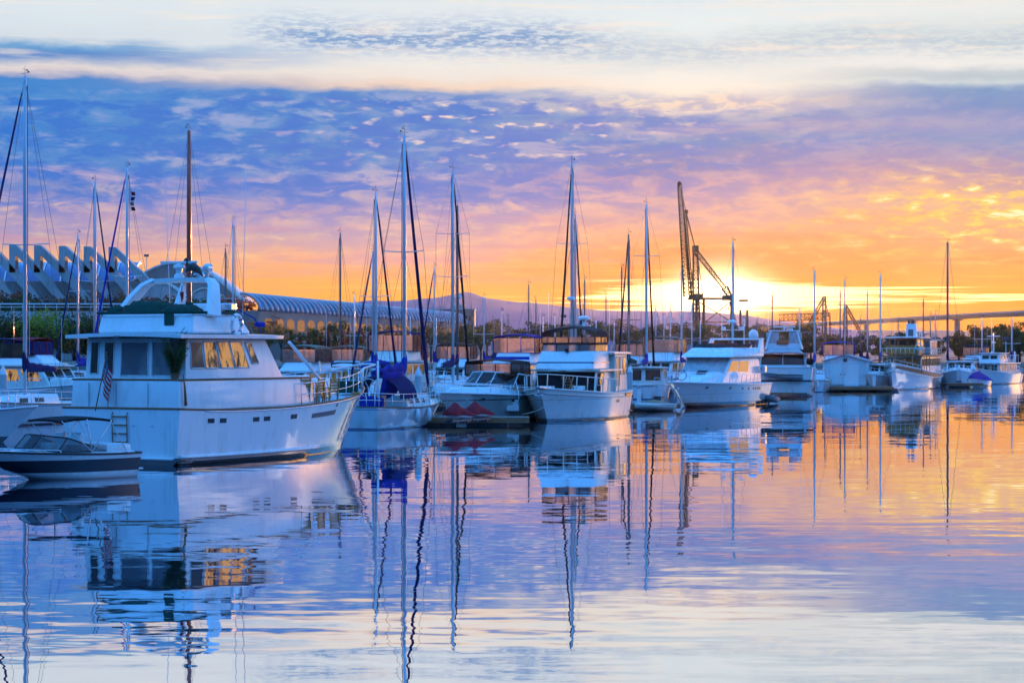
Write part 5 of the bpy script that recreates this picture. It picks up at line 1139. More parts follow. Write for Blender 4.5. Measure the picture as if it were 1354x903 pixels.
cruiser('aft_cabin_cruiser', 'pale enclosed cruiser between the cream trawler and the sport yacht', 858, 526, 10, 9.5, 3.5, canv=None, top=CREAM, fly=False)
cruiser('flybridge_cruiser', 'cruiser with tan canopy peeking over the left of the sport yacht', 872, 518, 200, 11.0, 3.8, canv=CTAN)
cruiser('cabin_cruiser', 'cruiser with low brown canopy between two sailboat masts left of the tan express cruiser', 598, 524, 192, 9.5, 3.4, canv=CBROWN)
cruiser('cabin_cruiser', 'blue-and-white cruiser just right of the boxy motor yacht above the dock shed', 1108, 514, 190, 10.0, 3.6, canv=CBLUE, fly=True)
cruiser('cabin_cruiser', 'white cruiser half hidden between the dock shed and the classic yacht', 1160, 515, 200, 9.5, 3.4, canv=CBROWN, fly=False)
cruiser('cabin_cruiser', 'cruiser with maroon canopy to the right of the classic yacht', 1270, 509, 195, 10.0, 3.6, canv=CRED, fly=False, curtain=CBROWN)
cruiser('flybridge_cruiser', 'cruiser with green canopy seen over the cream trawler hardtop', 833, 517, 200, 10.0, 3.6, canv=CGREEN)
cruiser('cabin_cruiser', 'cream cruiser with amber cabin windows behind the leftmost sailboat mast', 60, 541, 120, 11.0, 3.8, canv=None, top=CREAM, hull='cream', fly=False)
cruiser('flybridge_cruiser', 'cruiser with wide red canopy behind the cream cruiser at the left', 62, 524, 110, 10.5, 3.7, canv=CRED, curtain=CNAVY)
cruiser('cabin_cruiser', 'cruiser under royal blue boat cover beside the red-canopied cruiser', 88, 530, 130, 8.5, 3.2, canv=CBLUE, fly=False, curtain=CBLUE)
cruiser('cabin_cruiser', 'cruiser with dark blue canopy at the left edge of the picture', 8, 536, 150, 10.0, 3.5, canv=CNAVY, curtain=GLASSW)
cruiser('cabin_cruiser', 'white cruiser with blue top behind the tan express cruiser stern', 725, 520, 196, 9.5, 3.4, canv=CNAVY)
cruiser('cabin_cruiser', 'white hardtop cruiser with tan canopy behind the big yacht foredeck', 458, 524, 188, 9.0, 3.3, canv=CTAN, fly=True)
cruiser('flybridge_cruiser', 'small white cruiser between the classic yacht and the small trawler', 1288, 503, 200, 9.5, 3.4, canv=CNAVY, fly=True)

# ------------------------------------------------------------------ sailboats known by their masts
SG = 'moored sailboats'
def sailboat(label, px, ytop, wl, heading, mat=ALU, furl=None, cover=CBLUE, spy=(0.55,), L=10.0, r=0.085, spw=0.95, boom=3.4, radome=None, name='sailboat', hullm=None, furl_r=0.065, mizz=None):
    loc = W(px, wl); d = loc.y; H = ZT(ytop, d)
    b = Boat(name, label, 'sailboat', loc, heading, SG)
    h = b.hull(hullm or HULL_SB, CREAM, bul=0.04, cap=TEAK, capr=0.03, nt=16, nv=7, L=L, B=L * 0.31, zs=0.95, zm=0.9, zb=1.2, rake=L * .13, stern=0.68, pb=2.0, pw=1.6, flare=1.2, wl=0.86, keel=-0.5, tr=0.2, mid=0.45)
    b.fr('cabin_trunk', (-1.8, 2.4, 1.0, 0.6), (-1.7, 2.1, 0.88, 0.5), 0.88, 1.38, WHITE, [('portlight', f_, GLASS, [(0.12, 0.3, .3, .7), (0.45, 0.65, .3, .7)], None) for f_ in ('stbd', 'port')])
    sail_rig(b, 0.0, 1.36, H, (L * .5 - 0.1, 0, 1.25), (-L * .5 + .1, 0, 1.05), mat, furl, furl_r, boom, cover, spy, spw, L * .14, r=r, radome=radome)
    b.rail(0.04, 0.95, 0.6, 7, r=0.014, mids=1, inset=0.06, name='lifeline')
    if mizz:
        Hm = ZT(mizz, d); b.tube('mizzen_mast', [(-L * .33, 0, 1.0), (-L * .33, 0, Hm)], 0.07, mat, seg=8)
    return b
sailboat('sailboat with the tall grey mast and dark furled sail at the left edge', 33, 101, 560, 194, ALU, CNAVY, CNAVY, (0.47,), 13.5, 0.11, 1.2)
sailboat('sailboat with a grey mast and black backstay left of the big yacht roof', 126, 240, 533, 10, ALU, CNAVY, CBLUE, (0.5,), 10, 0.10)
s_ = sailboat('sailboat with a white mast, blue furled sail and signal flags left of the yacht arch', 168, 222, 540, 198, ALUW, CBLUE, CBLUE, (0.5,), 10.5, 0.10)
sailboat('sailboat with a short grey mast in front of the concrete fins', 103, 310, 522, 194, ALU, CNAVY, CBLUE, (0.6,), 9, 0.10)
sailboat('ketch with a varnished brown wooden mast rising behind the yacht arch', 250, 173, 546, 16, SPAR, None, CTAN, (0.22,), 12, 0.16, 1.2, name='ketch')
sailboat('sailboat with a slim white mast just right of the yacht searchlight', 308, 292, 522, 190, ALUW, None, CBLUE, (0.5,), 9)
sailboat('sailboat with a dark stubby mast behind the yacht arch strut', 298, 328, 517, 190, ALUD, None, CBLUE, (0.5,), 8.5)
sailboat('sailboat with a thin brown mast in front of the long glass vault', 450, 308, 520, 10, ALUD, None, CBLUE, (0.45,), 9.5, 0.09)
sailboat('sailboat with a white mast and dark blue furled sail left of the blue-canvas sailboat', 497, 255, 540, 12, ALUW, CNAVY, CBLUE, (0.46,), 10.5, 0.095)
sailboat('sailboat with the shorter mast and blue furled sail beside the big yacht pulpit', 493, 332, 532, 196, ALU, CNAVY, CBLUE, (0.5,), 9)
sailboat('sailboat with a grey mast, wide crosstrees and black furled sail behind the tan cruiser', 599, 225, 537, 10, ALU, CBLACK, CNAVY, (0.5, 0.7), 11, 0.10, 1.05)
sailboat('sailboat with the twin darker mast just right of the wide-crosstree mast', 605, 272, 529, 9, ALUD, None, CNAVY, (0.4,), 10, 0.10, radome=7.0)
sailboat('sailboat with a pale mast and dark forestay line near the beige tower block', 574, 353, 518, 196, ALUW, CNAVY, CBLUE, (0.5,), 9)
sailboat('sailboat with the tall mast, radar dome and black furled sail behind the cream trawler', 756, 215, 535, 190, ALU, CBLACK, CNAVY, (0.63,), 11.5, 0.105, 1.0, radome=6.6)
sailboat('sailboat with the second mast and slanting dark furled sail behind the cream trawler', 761, 283, 526, 9, ALU, CBLACK, CNAVY, (0.45,), 10, 0.09)
sailboat('sailboat with the short mast right of the cream trawler radar', 773, 370, 516, 190, ALUD, None, CBLUE, (0.5,), 8.5)
sailboat('sailboat with a dark mast and dark furled sail right of the trawler hardtop', 831, 310, 523, 193, ALUD, CBLACK, CGREEN, (0.4,), 10, 0.10)
sailboat('sailboat with a thin mast just left of the dark-masted sailboat by the hardtop', 822, 353, 514, 194, ALUD, None, CBLUE, (0.5,), 9)
sailboat('sailboat with a white mast and black furled sail left of the sport yacht', 855, 270, 526, 10, ALUW, CBLACK, CBLUE, (0.7,), 10.5, 0.095)
sailboat('sailboat with a thin white mast in front of the crane boom', 901, 355, 519, 190, ALUW, None, CBLUE, (0.5,), 9)
sailboat('sailboat with a mast crossing the setting sun behind the sport yacht', 969, 320, 521, 190, ALUW, None, CNAVY, (0.5,), 10, 0.095)
sailboat('sailboat with a pale mast over the boxy motor yacht stern', 1077, 358, 517, 10, ALUW, None, CBLUE, (0.5,), 9.5, 0.095)
sailboat('sailboat with a mast behind the dock shed roof ridge', 1117, 370, 513, 190, ALU, None, CBLUE, (0.5,), 9)
sailboat('sailboat with a shorter mast close to the left of the dock shed ridge mast', 1111, 384, 511, 190, ALUD, None, CBLUE, (0.5,), 8.5)
sailboat('sailboat with a white mast just left of the classic yacht bow', 1164, 362, 512, 10, ALUW, None, CBLUE, (0.5,), 9.5, 0.10)
sailboat('sailboat with the mast between the dock shed and the classic yacht', 1147, 384, 511, 190, ALU, None, CNAVY, (0.5,), 8.5)
sailboat('sailboat with a thin mast right behind the classic yacht funnel', 1221, 395, 506, 190, ALUD, None, CBLUE, (0.5,), 8.5)
sailboat('sailboat with the lone tall dark mast at the classic yacht stern', 1253, 320, 508, 190, ALUD, None, CNAVY, (0.99,), 11, 0.13, 0.1)
sailboat('sailboat with a low mast right of the lone tall mast', 1237, 413, 505, 190, ALU, None, CBLUE, (0.5,), 8)
sailboat('sailboat with the white mast nearest the right edge', 1338, 420, 506, 190, ALUW, None, CBLUE, (0.5,), 8, 0.10)
sailboat('sailboat with a thin mast against the purple hill, right of the beige tower block', 699, 376, 514, 190, ALUD, None, CBLUE, (0.5,), 8.5)
sailboat('sailboat with a thin mast against the purple hill, left of the blue-top cruiser', 640, 392, 512, 190, ALU, None, CBLUE, (0.5,), 8.5)
random.seed(77)
for i, px in enumerate([673, 708, 716, 735, 788, 800, 812, 866, 878, 888, 915, 927, 985, 1000, 1022, 1056, 1092, 1136, 1186, 1230, 575, 541, 470, 665, 652, 1300]):
    yt = random.uniform(385, 428); wl = random.uniform(503, 510)
    sailboat('distant sailboat with a thin bare mast among the far masts', px + random.uniform(-2, 2), yt, wl, random.choice([15, 20, 200, 205]), random.choice([ALU, ALUD, ALUW]), None, CBLUE, (0.5,), random.uniform(7.5, 9))['x'] if False else sailboat('distant sailboat with a thin bare mast among the far masts', px + random.uniform(-2, 2), yt, wl, random.choice([15, 20, 200, 205]), random.choice([ALU, ALUD, ALUW]), None, random.choice([CBLUE, CNAVY, CTAN]), (random.uniform(.45, .6),), random.uniform(7.5, 9))
sigm = MB()
# signal flags hanging under the white mast's truck
lp = W(168, 540); fl_ = empty('signal_flags', (lp.x + 0.22, lp.y, ZT(275, lp.y)), 0); tag(fl_, 'string of small dark signal flags high on the white mast left of the yacht arch', 'flags')
for k in range(4):
    mb = MB(); mb.sheet([[Vector((0.05 * math.sin(k * 2 + v) + u * 0.22, 0.05 * u, 0.95 - k * 0.3 - v * 0.11)) for u in (0, .5, 1)] for v in (0, 1, 2)], 0.01); mb.build('flag', [CRED, CNAVY, CTAN, CBLACK][k], fl_)
mb = MB(); mb.tube([(0, 0, -0.3), (0, 0, 1.1)], 0.01, 4); mb.build('halyard', WIRE, fl_)
b_ = W(592, 526); flag_on_staff('ensign_flag', 'small red striped flag among the boats left of the tan express cruiser', (b_.x, b_.y, 1.6), 2.3, (-0.3, 0), 1.1, 0.8, 0.75, R(0))

cruiser('cabin_cruiser', 'white cruiser whose railed bow pokes in from the left edge', -102, 584, 97, 9.0, 3.2, canv=None, fly=False)
# ------------------------------------------------------------------ docks, pilings, dock furniture
def dock(label, x0p, x1p, wl, depth, hgt=0.36, rz=0.0):
    d = F * CH / (wl - HY); a = (x0p - CX) / F * d; b = (x1p - CX) / F * d
    o = empty('floating_dock', ((a + b) / 2, d + depth / 2, 0), rz); tag(o, label, 'dock', 'floating docks'); L = b - a
    mb = MB(); n = max(2, int(L / 0.16))
    for k in range(n): mb.box((-L / 2 + (k + .5) * L / n, 0, hgt), (L / n - 0.012, depth, 0.045))
    mb.build('deck_boards', DOCKW, o)
    for sg in (-1, 1): mb = MB(); mb.box((0, sg * (depth / 2 + 0.03), hgt - 0.12), (L, 0.05, 0.2)); mb.build('fascia', TEAK, o)
    mb = MB(); k = 0
    while k * 2.4 < L - 1: mb.box((-L / 2 + 1.2 + k * 2.4, 0.05, 0.02), (1.9, depth * 0.8, 0.4), bev=0.05); k += 1
    mb.build('float', DGREY, o); return o
dock('weathered dock under the covered jet skis and the white piling', 540, 700, 563, 2.2)
dock('narrow dock behind the tan express cruiser', 560, 720, 541, 1.8)
dock('low dock between the cream trawler and the sport yacht', 826, 900, 543, 1.8)
dock('dock carrying the white gabled shed', 1080, 1182, 517.5, 7.0)
dock('dock right of the classic yacht under the blue-covered boat', 1252, 1300, 512, 2.0)
dock('long dock at the left behind the big motor yacht', -60, 190, 545, 2.2)
dock('far cross dock behind the middle row of boats', 380, 1060, 512, 2.4)
def piling(px, ytop, wl, r, label, mat=None):
    p = W(px, wl); H = ZT(ytop, p.y); o = empty('dock_piling', p); tag(o, label, 'piling', 'white-capped pilings')
    cap = 0.55 * r * 4
    mb = MB(); mb.lathe([(r, -1.5), (r, 0.3), (r * 0.98, H - cap)], (0, 0, 0), 16); mb.build('post', mat or paint('pale_piling', (0.50, 0.52, 0.52), 0.7, 0, 0.2, 3.0), o, smooth_angle=40)
    mb = MB(); mb.lathe([(r * 1.05, H - cap - 0.05), (r * 1.05, H - cap), (0.02, H)], (0, 0, 0), 16); mb.build('cap', WHITE, o, smooth_angle=40)
    mb = MB(); mb.lathe([(r * 1.25, 0.4), (r * 1.25, 0.55)], (0, 0, 0), 12); mb.build('pile_hoop', DGREY, o); return o
piling(553, 485, 562, 0.17, 'stout pale piling with conical cap right of the blue-canvas sailboat')
piling(833, 483, 533, 0.18, 'white-capped piling behind the cream trawler stern')
piling(1268, 482, 511, 0.22, 'white-capped piling right of the lone tall mast')
piling(1288, 482, 511, 0.20, 'white-capped piling above the blue-covered boat')
piling(4, 483, 552, 0.2, 'white-capped piling at the left edge')
piling(44, 484, 541, 0.18, 'white-capped piling between the leftmost boats')
# covered jet skis
def jet_ski(px, wl, hd, label):
    b = Boat('jet_ski', label, 'jet ski', W(px, wl) + Vector((0, 0, 0.36)), hd, 'covered jet skis on the dock')
    rows = []
    for i in range(13):
        t = i / 12; hw = 0.58 * max(0.04, 1 - abs(2 * t - 0.9) ** 3 * (0.9 if t > .45 else 0.35)); rows.append([Vector((-1.4 + 2.8 * t, hw * math.cos(a), 0.28 + 0.10 * t - 0.30 * math.sin(a) * (1 - .3 * t))) for a in [math.pi * k / 8 for k in range(9)]])
    mb = MB(); vs = mb.grid(rows); mb.b.faces.new(vs[0]); b.P(mb, 'hull', WHITE)
    rows = []; prof = [(0, .30, .5), (.12, .42, .52), (.3, .62, .45), (.45, .70, .36), (.55, .95, .34), (.62, 1.02, .34), (.72, .80, .42), (.88, .55, .42), (1.0, .36, .10)]
    for t, zt_, w_ in prof: rows.append([Vector((-1.42 + 2.86 * t, (w_ + .16) * math.cos(a) * (0.6 + 0.4 * abs(math.cos(a))) , 0.26 + 0.10 * t + zt_ * (math.sin(a) ** 0.8) * .95)) for a in [math.pi * k / 12 for k in range(13)]])
    mb = MB(); vs = mb.grid(rows); mb.b.faces.new(vs[0]); mb.b.faces.new(vs[-1]); b.P(mb, 'fitted_cover', CRED)
    b.o.scale = (0.62, 0.62, 0.62)
    mb = MB(); mb.box((0, -0.35, -0.03), (2.4, 0.12, 0.16)); mb.box((0, 0.35, -0.03), (2.4, 0.12, 0.16)); mb.box((-0.6, 0, -0.14), (0.14, 1.0, 0.14)); mb.box((0.7, 0, -0.14), (0.14, 1.0, 0.14)); b.P(mb, 'cradle', DGREY)
    return b
jet_ski(605, 566, 212, 'maroon-covered jet ski on the dock nearer the piling'); jet_ski(631, 564, 212, 'maroon-covered jet ski on the dock nearer the cream trawler')
def crate(name, label, px, wl, sx_, sy_, sz_, z0, mat, rz=0.0, lid=True):
    p = W(px, wl); o = empty(name, (p.x, p.y, z0), rz); tag(o, label, 'dock box')
    mb = MB(); mb.hexa([Vector((-sx_ / 2 * .95, -sy_ / 2, 0)), Vector((sx_ / 2 * .95, -sy_ / 2, 0)), Vector((sx_ / 2 * .95, sy_ / 2, 0)), Vector((-sx_ / 2 * .95, sy_ / 2, 0))], [Vector((-sx_ / 2, -sy_ / 2, sz_)), Vector((sx_ / 2, -sy_ / 2, sz_)), Vector((sx_ / 2, sy_ / 2, sz_)), Vector((-sx_ / 2, sy_ / 2, sz_))], 0.03); mb.build('box_body', mat, o)
    if lid: mb = MB(); mb.box((0, 0, sz_ + 0.05), (sx_ + .06, sy_ + .06, 0.1), bev=0.03); mb.build('lid', mat, o)
    return o
crate('dock_box', 'long white dock box behind the maroon-covered jet skis', 613, 557, 1.75, 0.6, 0.5, 0.48, WHITE)
crate('dock_box', 'brown wooden box on the dock right of the stout piling', 565, 560, 0.5, 0.5, 0.36, 0.48, TEAK)
st_ = empty('boarding_steps', W(676, 556) + Vector((0, 0, 0.48)), R(10)); tag(st_, 'white boarding steps with side rail on the dock by the cream trawler bow', 'boarding steps')
mb = MB()
for k in range(3): mb.box((0, -0.3 + k * 0.28, 0.14 + k * 0.27), (0.62, 0.3, 0.28 + 0.0 * k), bev=0.02)
mb.box((0, 0.3, 0.35), (0.62, 0.25, 0.7)); mb.build('treads', WHITE, st_)
mb = MB(); mb.tube([(-0.3, -0.4, 0.1), (-0.3, -0.4, 0.85), (-0.3, 0.35, 1.45), (-0.3, 0.35, 0.7)], 0.022, 6); mb.tube([(0.3, -0.4, 0.1), (0.3, -0.4, 0.85), (0.3, 0.35, 1.45), (0.3, 0.35, 0.7)], 0.022, 6); mb.build('grab_rail', WHITE, st_)
# small craft
rb = Boat('rowing_skiff', 'small pale skiff with tan cover on the low dock left of the sport yacht', 'dinghy', W(864, 544) + Vector((0, .6, 0.0)), 235); rb.o.scale = (0.76, 0.76, 0.76)
rows = []
for i in range(13):
    t = i / 12; hw = 0.75 * max(0.03, 1 - max(0, (t - .4) / .6) ** 2.2); rows.append([Vector((-1.7 + 3.4 * t, hw * math.cos(a), 0.50 + .14 * t * t - 0.55 * math.sin(a) * (1 - .4 * t * t))) for a in [math.pi * k / 8 for k in range(9)]])
mb = MB(); mb.sheet(rows, 0.03); rb.P(mb, 'hull', CREAM)
mb = MB(); rows = [[Vector((-1.6 + 3.0 * u, k * 0.7 * (1 - max(0, (u - .4) / .6) ** 2.2 * .95), 0.56 + 0.25 * (1 - k * k) * math.sin(math.pi * u) + .1 * u)) for k in (-1, -.5, 0, .5, 1)] for u in (0, .15, .3, .5, .7, .85, 1)]; mb.grid(rows); rb.P(mb, 'boat_cover', CTAN)
mb = MB(); mb.tube([(-1.7, -.75, .5), (-.3, -.75, .53), (1.0, -.4, .6), (1.7, 0, .66), (1.0, .4, .6), (-.3, .75, .53), (-1.7, .75, .5)], 0.04, 6); rb.P(mb, 'gunwale', WHITE)
cb_ = Boat('covered_runabout', 'small boat under a bright blue tarpaulin left of the small trawler', 'motor boat', W(1292, 511), 205)
cb_.hull(HULL_W, WHITE, bul=0.0, nt=16, nv=7, L=5.0, B=2.0, zs=.6, zm=.6, zb=.8, rake=.8, stern=.85, pb=2.3, pw=1.6, wl=.85, keel=-.2)
mb = MB(); rows = [[Vector((-2.4 + 4.6 * u, k * 1.02 * (1 - max(0, (u - .4) / .6) ** 2.2 * .93), 0.62 + 0.75 * (1 - abs(k) ** 1.5) * math.sin(math.pi * (0.15 + .75 * u)) - .12 * (abs(k) == 1) + .15 * u)) for k in (-1, -.66, -.33, 0, .33, .66, 1)] for u in (0, .12, .25, .4, .55, .7, .85, 1)]; mb.grid(rows); cb_.P(mb, 'tarpaulin', CBLUE)
# dock shed
p = W(1127, 516); sh = empty('dock_shed', p + Vector((0, 2.6, 0.42)), R(-14)); tag(sh, 'white clapboard gabled shed with double doors standing on the dock', 'shed')
SIDING = paint('white_siding', (0.74, 0.75, 0.75), 0.55, 0.0, 0.12, 3.0)
wS, dS, e1, e2 = 3.6, 4.6, 2.05, 2.55
mb = MB(); mb.prism([(-wS / 2, 0), (wS / 2, 0), (wS / 2, e1), (0, e2), (-wS / 2, e1)], 'y', -dS / 2, dS / 2); wl_ = mb.build('wall', SIDING, sh)
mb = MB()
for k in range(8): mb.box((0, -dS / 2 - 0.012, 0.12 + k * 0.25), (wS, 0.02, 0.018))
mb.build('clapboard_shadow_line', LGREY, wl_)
mb = MB()
for sg in (-1, 1): mb.hexa([Vector((0, -dS / 2 - .2, e2 + .02)), Vector((sg * (wS / 2 + .2), -dS / 2 - .2, e1 - .04)), Vector((sg * (wS / 2 + .2), dS / 2 + .2, e1 - .04)), Vector((0, dS / 2 + .2, e2 + .02))][::sg], [Vector((0, -dS / 2 - .2, e2 + .10)), Vector((sg * (wS / 2 + .2), -dS / 2 - .2, e1 + .04)), Vector((sg * (wS / 2 + .2), dS / 2 + .2, e1 + .04)), Vector((0, dS / 2 + .2, e2 + .10))][::sg])
mb.build('roof', paint('grey_roof_felt', (0.30, 0.31, 0.33), 0.8, 0, .15, 4.0), sh)
for x in (-0.72, 0.72):
    mb = MB(); mb.box((x - .2, -dS / 2 - 0.03, 0.95), (1.38, 0.05, 1.75), bev=0.01); dr = mb.build('door', WHITE, sh)
    mb = MB(); mb.box((x - .2 + (0.55 if x < 0 else -0.55), -dS / 2 - 0.07, 0.95), (0.05, 0.04, 0.16)); mb.build('handle', DGREY, dr)
mb = MB(); mb.box((0.0, -dS / 2 - 0.03, e1 + 0.12), (0.34, 0.05, 0.3)); mb.build('gable_vent', DGREY, sh)
mb = MB(); mb.box((0.6, -dS / 2 - 0.4, 0.02), (1.2, 0.6, 0.12)); mb.build('door_step', WHITE, sh)

# ------------------------------------------------------------------ mooring lines, fenders, shore power posts
def wpt(b, p): return (Matrix.Translation(b.o.location) @ Matrix.Rotation(b.o.rotation_euler.z, 4, 'Z')) @ Vector(p)
def mooring(b, p, q, label, sag=0.25):
    a = wpt(b, p); e = Vector(q); pts = [a.lerp(e, t) - Vector((0, 0, sag * 4 * t * (1 - t))) for t in [i / 8 for i in range(9)]]
    mb = MB(); mb.tube([x - a for x in pts], 0.018, 5); o = mb.build('mooring_line', paint('old_rope', (0.40, 0.36, 0.28), 0.85, 0, .15), None); o.location = a; tag(o, label, 'rope', 'mooring lines')
mooring(SB, (-4.6, -1.1, 1.0), W(545, 562) + Vector((0, .5, .42)), 'mooring line from the blue-canvas sailboat stern to the dock')
mooring(SB, (3.0, -1.2, 1.1), W(575, 560) + Vector((0, 1.2, .42)), 'mooring line from the blue-canvas sailboat bow to the dock')
mooring(T, (4.6, 1.0, 1.55), W(690, 560) + Vector((0, .5, .42)), 'mooring line from the cream trawler bow to the dock')
mooring(EX, (3.4, 0.5, 1.5), W(655, 561) + Vector((0, .5, .42)), 'mooring line from the tan express cruiser bow to the dock')
mooring(Kb, (6.2, -0.4, 1.5), W(872, 541) + Vector((0, .8, .4)), 'mooring line from the sport yacht bow to the low dock')
mooring(C_, (8.0, -0.6, 2.3), W(1168, 516) + Vector((0, 1.0, .4)), 'mooring line from the classic yacht bow to the shed dock')
for t in (0.25, 0.45): T.fender(t, -1, 0.35)
for t in (0.35, 0.5): SB.fender(t, -1, 0.25)
for t in (0.2, 0.4, 0.55): Kb.fender(t, -1, 0.35)
for t in (0.2, 0.35): C_.fender(t, -1, 0.5, CBLUE)
def power_post(px, wl, label):
    o = empty('power_post', W(px, wl) + Vector((0, .9, .38))); tag(o, label, 'power post', 'shore power posts')
    mb = MB(); mb.box((0, 0, .45), (.24, .2, .9), bev=.03); mb.build('post', WHITE, o); mb = MB(); mb.box((0, 0, .98), (.3, .26, .16), bev=.04); mb.build('lamp_cap', LGREY, o)
    mb = MB(); mb.tube([(.14, -.05, .6), (.2, -.12, .5), (.16, -.14, .3), (.1, -.16, .45)], .02, 5); mb.build('power_cord', REDP, o)
power_post(1158, 517, 'white shore power post beside the gabled shed'); power_post(846, 543, 'white shore power post on the low dock by the skiff')
# ------------------------------------------------------------------ land and hills
GROUND = paint('bare_shore_ground', (0.16, 0.14, 0.11), 0.9, 0, 0.2, 0.05)
mb = MB()
rows = []
for (y, z) in [(318, -0.6), (318.6, 1.1), (330, 1.5), (700, 2.0), (2500, 2.0), (4050, 2.0)]: rows.append([Vector((x, y + 6 * math.sin(x * 0.011) + (0.0 if abs(x) < 700 else 0), z)) for x in [-4700, -3000, -1200, -700] + list(range(-500, 501, 50)) + [700, 1200, 3000, 4700]])
mb.grid(rows, False); tag(mb.build('shore_ground', GROUND), kind='structure')
# riprap edge is ground cover nobody could count
from mathutils import noise as mno
def ridge(name, d, prof, depth, seed, rgb, noise_amp):
    m = paint('hill_' + name, rgb, 0.95, 0, 0.12, 0.004); mb = MB(); rows = []
    xs = [prof[0][0] + (prof[-1][0] - prof[0][0]) * i / 150 for i in range(151)]
    def hp(px):
        for (a, ya), (b, yb) in zip(prof, prof[1:]):
            if a <= px <= b: u = (px - a) / (b - a); u = u * u * (3 - 2 * u) * .6 + u * .4; return ZT(lerp(ya, yb, u), d)
        return 0
    for j in range(13):
        u = j / 12; row = []
        for px in xs:
            X_ = (px - CX) / F * d; hgt = hp(px); y = d + (u - 0.5) * depth
            s_ = max(0.0, math.sin(math.pi * u)) ** 0.8
            z = hgt * s_ * (1 + 0.25 * noise_amp * mno.noise(Vector((X_ / 120.0, y / 160.0, seed))) * (1 if u < .4 or u > .6 else .2)) + (noise_amp * 4 * mno.noise(Vector((X_ / 34.0, seed, 0))) if u == 0.5 else 0)
            row.append(Vector((X_ * (y / d) * 0 + X_, y, max(0.5, z))))
        rows.append(row)
    mb.grid(rows); tag(mb.build(name, m), kind='structure')
ridge('hills', 2800, [(330, 462), (400, 430), (452, 404), (490, 397), (540, 398), (580, 394), (615, 387), (650, 395), (690, 400), (720, 402), (760, 407), (800, 411), (860, 412), (905, 412), (965, 415), (1027, 424), (1100, 434), (1200, 452), (1280, 462)], 900, 3.0, (0.20, 0.13, 0.19), 0.5)  # purple of distant haze is put into the base colour
ridge('far_hills', 3500, [(-500, 462), (-200, 440), (200, 430), (520, 420), (800, 425), (1100, 436), (1500, 440), (2000, 462)], 800, 8.0, (0.10, 0.09, 0.10), 0.4)

# ------------------------------------------------------------------ convention hall on the left
CONC = paint('pale_concrete', (0.46, 0.43, 0.40), 0.75, 0, 0.14, 0.25)
BEIGE = paint('beige_render', (0.26, 0.215, 0.19), 0.75, 0, 0.10, 0.15)
BGLASS = paint('blue_roof_glass', (0.06, 0.16, 0.32), 0.18, 0.5, 0.12, 0.3)
FABRIC = paint('tent_fabric', (0.66, 0.58, 0.50), 0.7, 0, 0.08, 0.1)
WARMGL = paint('warm_hall_glass', (0.15, 0.09, 0.05), 0.12, 0.3, 0.2, 0.2)
ch = empty('convention_hall', (-60, 430, 1.5)); tag(ch, 'long concrete hall with slanted buttress fins, blue glass wall and ribbed glass vault', 'building')
def L_(p): return Vector(p) - Vector((-60, 430, 1.5))
D1 = 440.0
def pxy(px, d): return (px - CX) / F * d
mb = MB(); x0, x1 = pxy(-120, D1 + 14), pxy(176, D1 + 14); mb.box(L_(((x0 + x1) / 2, D1 + 30, 9.0)), (x1 - x0, 30, 15.0)); mb.build('fin_wing', BEIGE, ch)
mb = MB(); rows = []
for i in range(9):
    a = math.pi / 2 * i / 8; rows.append([L_((x, D1 + 14.5 + 9 * (1 - math.cos(a)) , 13.0 + 8.3 * math.sin(a))) for x in [x0 + (x1 - x0) * k / 24 for k in range(25)]])
mb.sheet(rows, 0.3); gw = mb.build('glass_wall', BGLASS, ch)
mb = MB()
for k in range(0, 25, 2):
    x = x0 + (x1 - x0) * k / 24; mb.tube([L_((x, D1 + 14.3 + 9 * (1 - math.cos(math.pi / 2 * i / 8)), 13.1 + 8.35 * math.sin(math.pi / 2 * i / 8))) for i in range(9)], 0.16, 5)
mb.build('glazing_bar', ALUW, gw)
for k in range(-2, 5):
    xa = pxy(9 + 33 * k, D1); top = ZT(323 + 0.8 * k, D1)
    wd = 1.5; mb = MB()
    mb.prism([(xa, 13.5), (xa + 1.15, 13.5), (xa + 1.15, top - 1.5), (xa + 6.4, ZT(367, D1)), (xa + 9.4, ZT(394, D1)), (xa + 9.4, ZT(402, D1)), (xa + 7.6, ZT(397, D1)), (xa + 5.0, ZT(372, D1)), (xa + 1.6, ZT(342, D1)), (xa + 1.15, ZT(342, D1)), (xa + 0.0, top)][:0] or
             [(xa, ZT(360, D1)), (xa + 1.2, ZT(360, D1)), (xa + 1.2, ZT(336, D1)), (xa + 6.2, ZT(372, D1)), (xa + 10.2, ZT(404, D1)), (xa + 12.2, ZT(404, D1)), (xa + 6.6, ZT(360, D1)), (xa + 1.3, top), (xa, top)], 'y', D1 + 2, D1 + 5.0)
    for v in mb.b.verts: v.co -= Vector((-60, 430, 1.5))
    mb.build('buttress_fin', CONC, ch)
    mb = MB(); mb.tube([L_((xa + 4.5 + 2.6 * math.cos(a), D1 + 7, 8.2 + 3.4 * math.sin(a))) for a in [math.pi * q / 10 for q in range(11)]], 0.3, 6); mb.build('arch_hoop', CONC, ch)
mb = MB(); mb.box(L_((pxy(40, D1), D1 + 5.4, ZT(386, D1))), (44, 0.8, 4.4)); mb.build('terrace_wall', CONC, ch)
